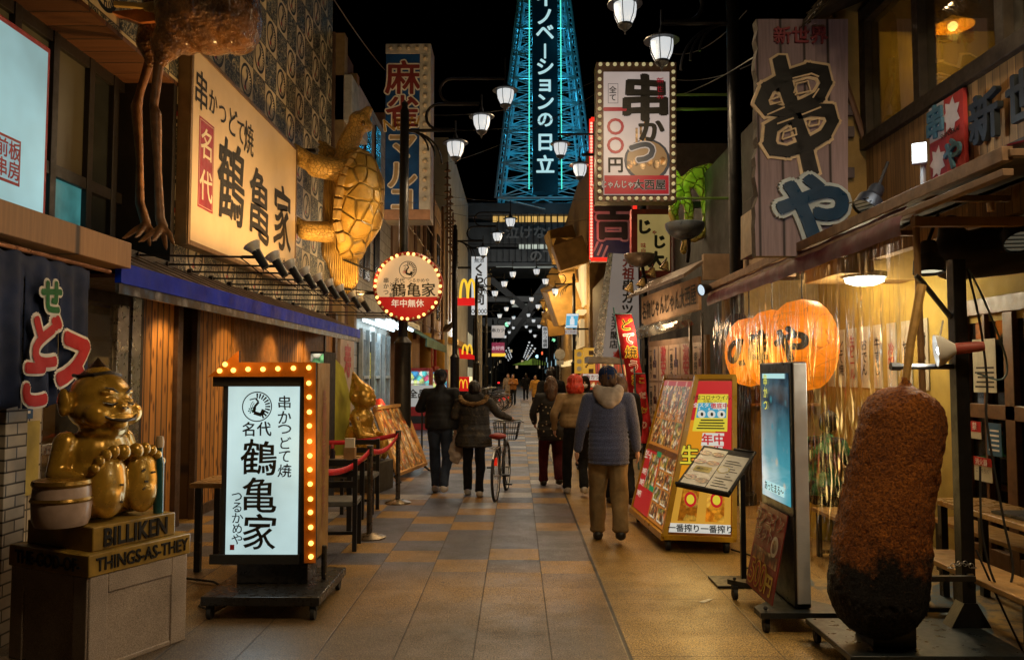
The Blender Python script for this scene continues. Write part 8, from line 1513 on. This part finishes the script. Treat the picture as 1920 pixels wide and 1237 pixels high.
for (x0, y0, x1, y1, Y, lb, tx) in ((1078, 655, 1094, 700, 29, 'narrow yellow sign with three round pictures on the right', ''), (1094, 652, 1116, 705, 27.5, 'yellow orange sign with dark squares beside the round picture sign', '')):
    t = thing('menu_sign', lb, 'sign', at(x0, y1, Y)); q = face(x0, y0, x1, y1, Y); mb = MB(); mb.slab([q.p(0, 0), q.p(1, 0), q.p(1, 1), q.p(0, 1)], (0, .25, 0)); mb.build('box', E('amber_sign', (.8, .42, .04), .5, .2, 2), t, w=1); mb = MB()
    if x0 < 1090: [q.disc(mb, .5, v, .09, 0, .01) for v in (.2, .5, .8)]
    else: [q.rect(mb, .45, v, .85, v+.16, 1, .01) for v in (.1, .42, .74)]; [q.rect(mb, .15+.1*k, .3+.06*k, .3+.1*k, .36+.06*k, 1, .01) for k in range(4)]
    mb.build('picture', [white, darkwood], t, w=1, flat=1); mb = MB(); mb.cyl((q.p(.5, 0).x, Y+.1, 0), q.p(.5, 0)+V((0, .1, 0)), .04, n=6); mb.build('stand', iron, t, w=1)
t = thing('counter_stand', 'low red and white take-out counter board behind the masked woman', 'sign', at(1108, 740, 20)); q = face(1092, 700, 1130, 745, 20); mb = MB(); mb.slab([q.p(0, 0), q.p(1, 0), q.p(1, 1), q.p(0, 1)], (0, .3, 0)); mb.build('board', E('counter_red', (.55, .06, .02), .45, .4, 5), t, w=1); mb = MB(); q.rect(mb, .02, .72, .98, .98, 0, .01); q.text(mb, '串カツ', .5, .85, .12, .02, 1, .02); [q.rect(mb, .1+.3*i, .1+.32*j, .32+.3*i, .32+.32*j, 2, .01) for i in range(3) for j in range(2)]; mb.build('picture', [E('counter_white', (.8, .75, .65), .5), redp, food('counter_pic', [(.7, .4, .1), (.5, .15, .05), (.8, .6, .35)], 9, .6)], t, w=1, flat=1); mb = MB(); mb.bx(q.p(0, 0).x, q.p(1, 0).x, 20.02, 20.25, 0, q.p(0, 0).z); mb.build('plinth', darkwood, t, w=1)
t = thing('blade_sign', 'far white vertical sign under the tower arch', 'sign', at(1022, 652, 62)); q = face(1017, 612, 1027, 652, 62); mb = MB(); mb.slab([q.p(0, 0), q.p(1, 0), q.p(1, 1), q.p(0, 1)], (0, .2, 0)); mb.build('box', E('pale_far', (.7, .72, .72), .55), t, w=1); mb = MB(); q.text(mb, '串かつ横綱', .5, .5, .33, .02, 0, .02, vert=1, gap=.95); mb.build('lettering', ink, t, w=1, flat=1); mb = MB(); mb.bx(q.p(1, 0).x, 2.7, 62.05, 62.15, q.p(1, 1).z-.1, q.p(1, 1).z); mb.build('bracket', iron, t, w=1)
t = thing('traffic_sign', 'round grey traffic sign on a thin pole near the dark trees', 'traffic sign', (at(1050, 700, 48).x, 48, 0)); z0 = at(1050, 664, 48).z; mb = MB(); mb.cyl((0, 0, 0), (0, 0, z0+.4), .035, n=8); mb.build('pole', steel, t); mb = MB(); mb.cyl((0, -.04, z0), (0, -.06, z0), .32, n=20); mb.bx(-.22, .22, -.06, -.04, z0-.62, z0-.36); mb.build('disc', M('sign_grey', (.4, .42, .45), .4), t)
def car(label, x, y, rz):
    t = thing('parked_car', label, 'car', (x, y, 0), rz); m = MB(); m.bx(-.85, .85, -2.1, 2.1, .3, .85); m.slab([(-.75, -1.5, .85), (-.75, 1.0, .85), (-.62, .5, 1.42), (-.62, -1.2, 1.42)], (1.5, 0, 0)); m.build('body', M('car_dark', (.03, .03, .035), .25, .3, coat=.5), t, bev=.08)
    for s in (-1, 1):
        m = MB(); m.bx(s*.62-.14, s*.62+.14, -2.13, -2.1, .62, .78); m.build('tail_light', E('tail_lamp', (1, .02, .02), 2.5), t)
        for yy in (-1.3, 1.3): m = MB(); m.cyl((s*.78, yy, .32), (s*.9, yy, .32), .32, n=16); m.build('wheel', rubber, t)
    m = MB(); m.slab([(-.6, -1.53, .9), (.6, -1.53, .9), (.55, -1.24, 1.36), (-.55, -1.24, 1.36)], (0, .02, 0)); m.build('rear_window', dkp, t)
car('dark car with red tail lights far down the street', -1.6, 96, 0)
for i, (x, y, Y, c, lb) in enumerate(((945, 664, 150, (1, .5, .1), 'orange'), (1016, 662, 150, (1, .15, .05), 'red'), (1038, 637, 120, (.3, 1, .5), 'green'), (951, 608, 100, (.3, 1, .55), 'pale green'), (1007, 668, 140, (.5, .9, 1), 'cyan'))):
    t = thing('street_signal', 'tiny glowing %s lamp far down the street' % lb, 'signal', at(x, y, Y)); m = MB(); m.ell((0, 0, 0), .3, 8); m.build('lens', E('signal_%d' % i, c, 1.6), t); m = MB(); m.cyl((0, .3, .1), (0, .3, -at(x, y, Y).z), .06, n=6); m.build('pole', iron, t)
t = thing('arcade_gate', 'small lit green roofed gate sign at the far end of the street', 'gate', at(1000, 690, 190)); z0 = at(1000, 684, 190).z; m = MB(); m.slab([(-5, -.1, z0-at(1000, 690, 190).z), (5, -.1, z0-at(1000, 690, 190).z), (0, -.1, z0-at(1000, 690, 190).z+1.6)], (0, .3, 0)); m.build('roof', E('gate_lime', (.5, .75, .1), .16, .6, 1), t); gz = at(1000, 690, 190).z
for s in (-1, 1): m = MB(); m.bx(s*5-.2, s*5+.2, 0, .3, -gz, z0-gz); m.build('post', iron, t)
# overhead wires
def wire(i, a, b, sag, r=.008): 
    t = thing('overhead_wire', i, 'wire', (a+b)/2, 0, 'overhead wires across the street'); m = MB(); m.tube([a.lerp(b, k/14)-(a+b)/2-V((0, 0, sag*4*(k/14)*(1-k/14))) for k in range(15)], r, 4, cap=0); m.build('strand', M('wire_black', (.05, .05, .05), .5), t)
for a, b, s, lb in (((620, -10, 10), (722, 132, 17), .05, 'thin pale wire from roof edge down to the blue vertical sign'), ((790, 215, 20), (1120, 150, 20), .3, 'wire running across in front of the tower at lamp height'), ((800, 240, 24), (1120, 190, 26), .4, 'lower wire crossing before the tower legs'), ((815, 365, 30), (1110, 372, 30), .2, 'wire above the tower podium'), ((760, 378, 16), (905, 380, 30), .1, 'black wire from lamp post to far left lamp'), ((820, 310, 30), (1200, 120, 22), .4, 'long slanting wire under the price sign'), ((1270, 150, 13), (1430, 110, 10), .1, 'wire between price sign and wooden sign'), ((1260, 100, 14), (1400, 20, 10), .2, 'upper wire between price sign and lamp arm'), ((1270, 180, 13), (1425, 100, 9), .05, 'pale wire rising to the wooden sign'), ((850, 400, 30), (1110, 410, 34), .3, 'wire crossing just below podium roof')): wire(lb, at(*a), at(*b), s)
t = thing('paper_strip', 'small white paper strip lying on the pavement', 'litter', gnd(1323, 1126)+V((0, 0, .001))); m = MB(); m.slab([(-.06, -.03, .003), (-.02, -.05, .003), (.06, .03, .004), (.03, .04, .003)], (0, 0, -.002)); m.build('paper', white, t)
t = thing('power_cable', 'black cable with pale plug on the floor left of the light sign', 'cable', (-2.3, 5.9, 0)); m = MB(); m.tube([(-2.1, 5.6, .02), (-2.25, 5.75, .015), (-2.3, 5.95, .015), (-2.15, 6.1, .02), (-2.4, 6.4, .02), (-2.9, 6.6, .02)], .009, 6); m.build('cable', blackmat, t, w=1); m = MB(); m.cap((-2.1, 5.62, .03), (-2.04, 5.66, .05), .022, .018); m.build('plug', M('plug_tan', (.35, .22, .1), .5), t, w=1)
t = thing('drain_cover', 'dark steel drain cover on the pavement by the bicycle', 'drain cover', gnd(975, 812)); m = MB(); m.bx(-.3, .3, -.3, .3, 0, .006); m.build('plate', M('drain_iron', (.05, .05, .05), .5, .5), t)
bpy.data.scenes.remove(TMP)
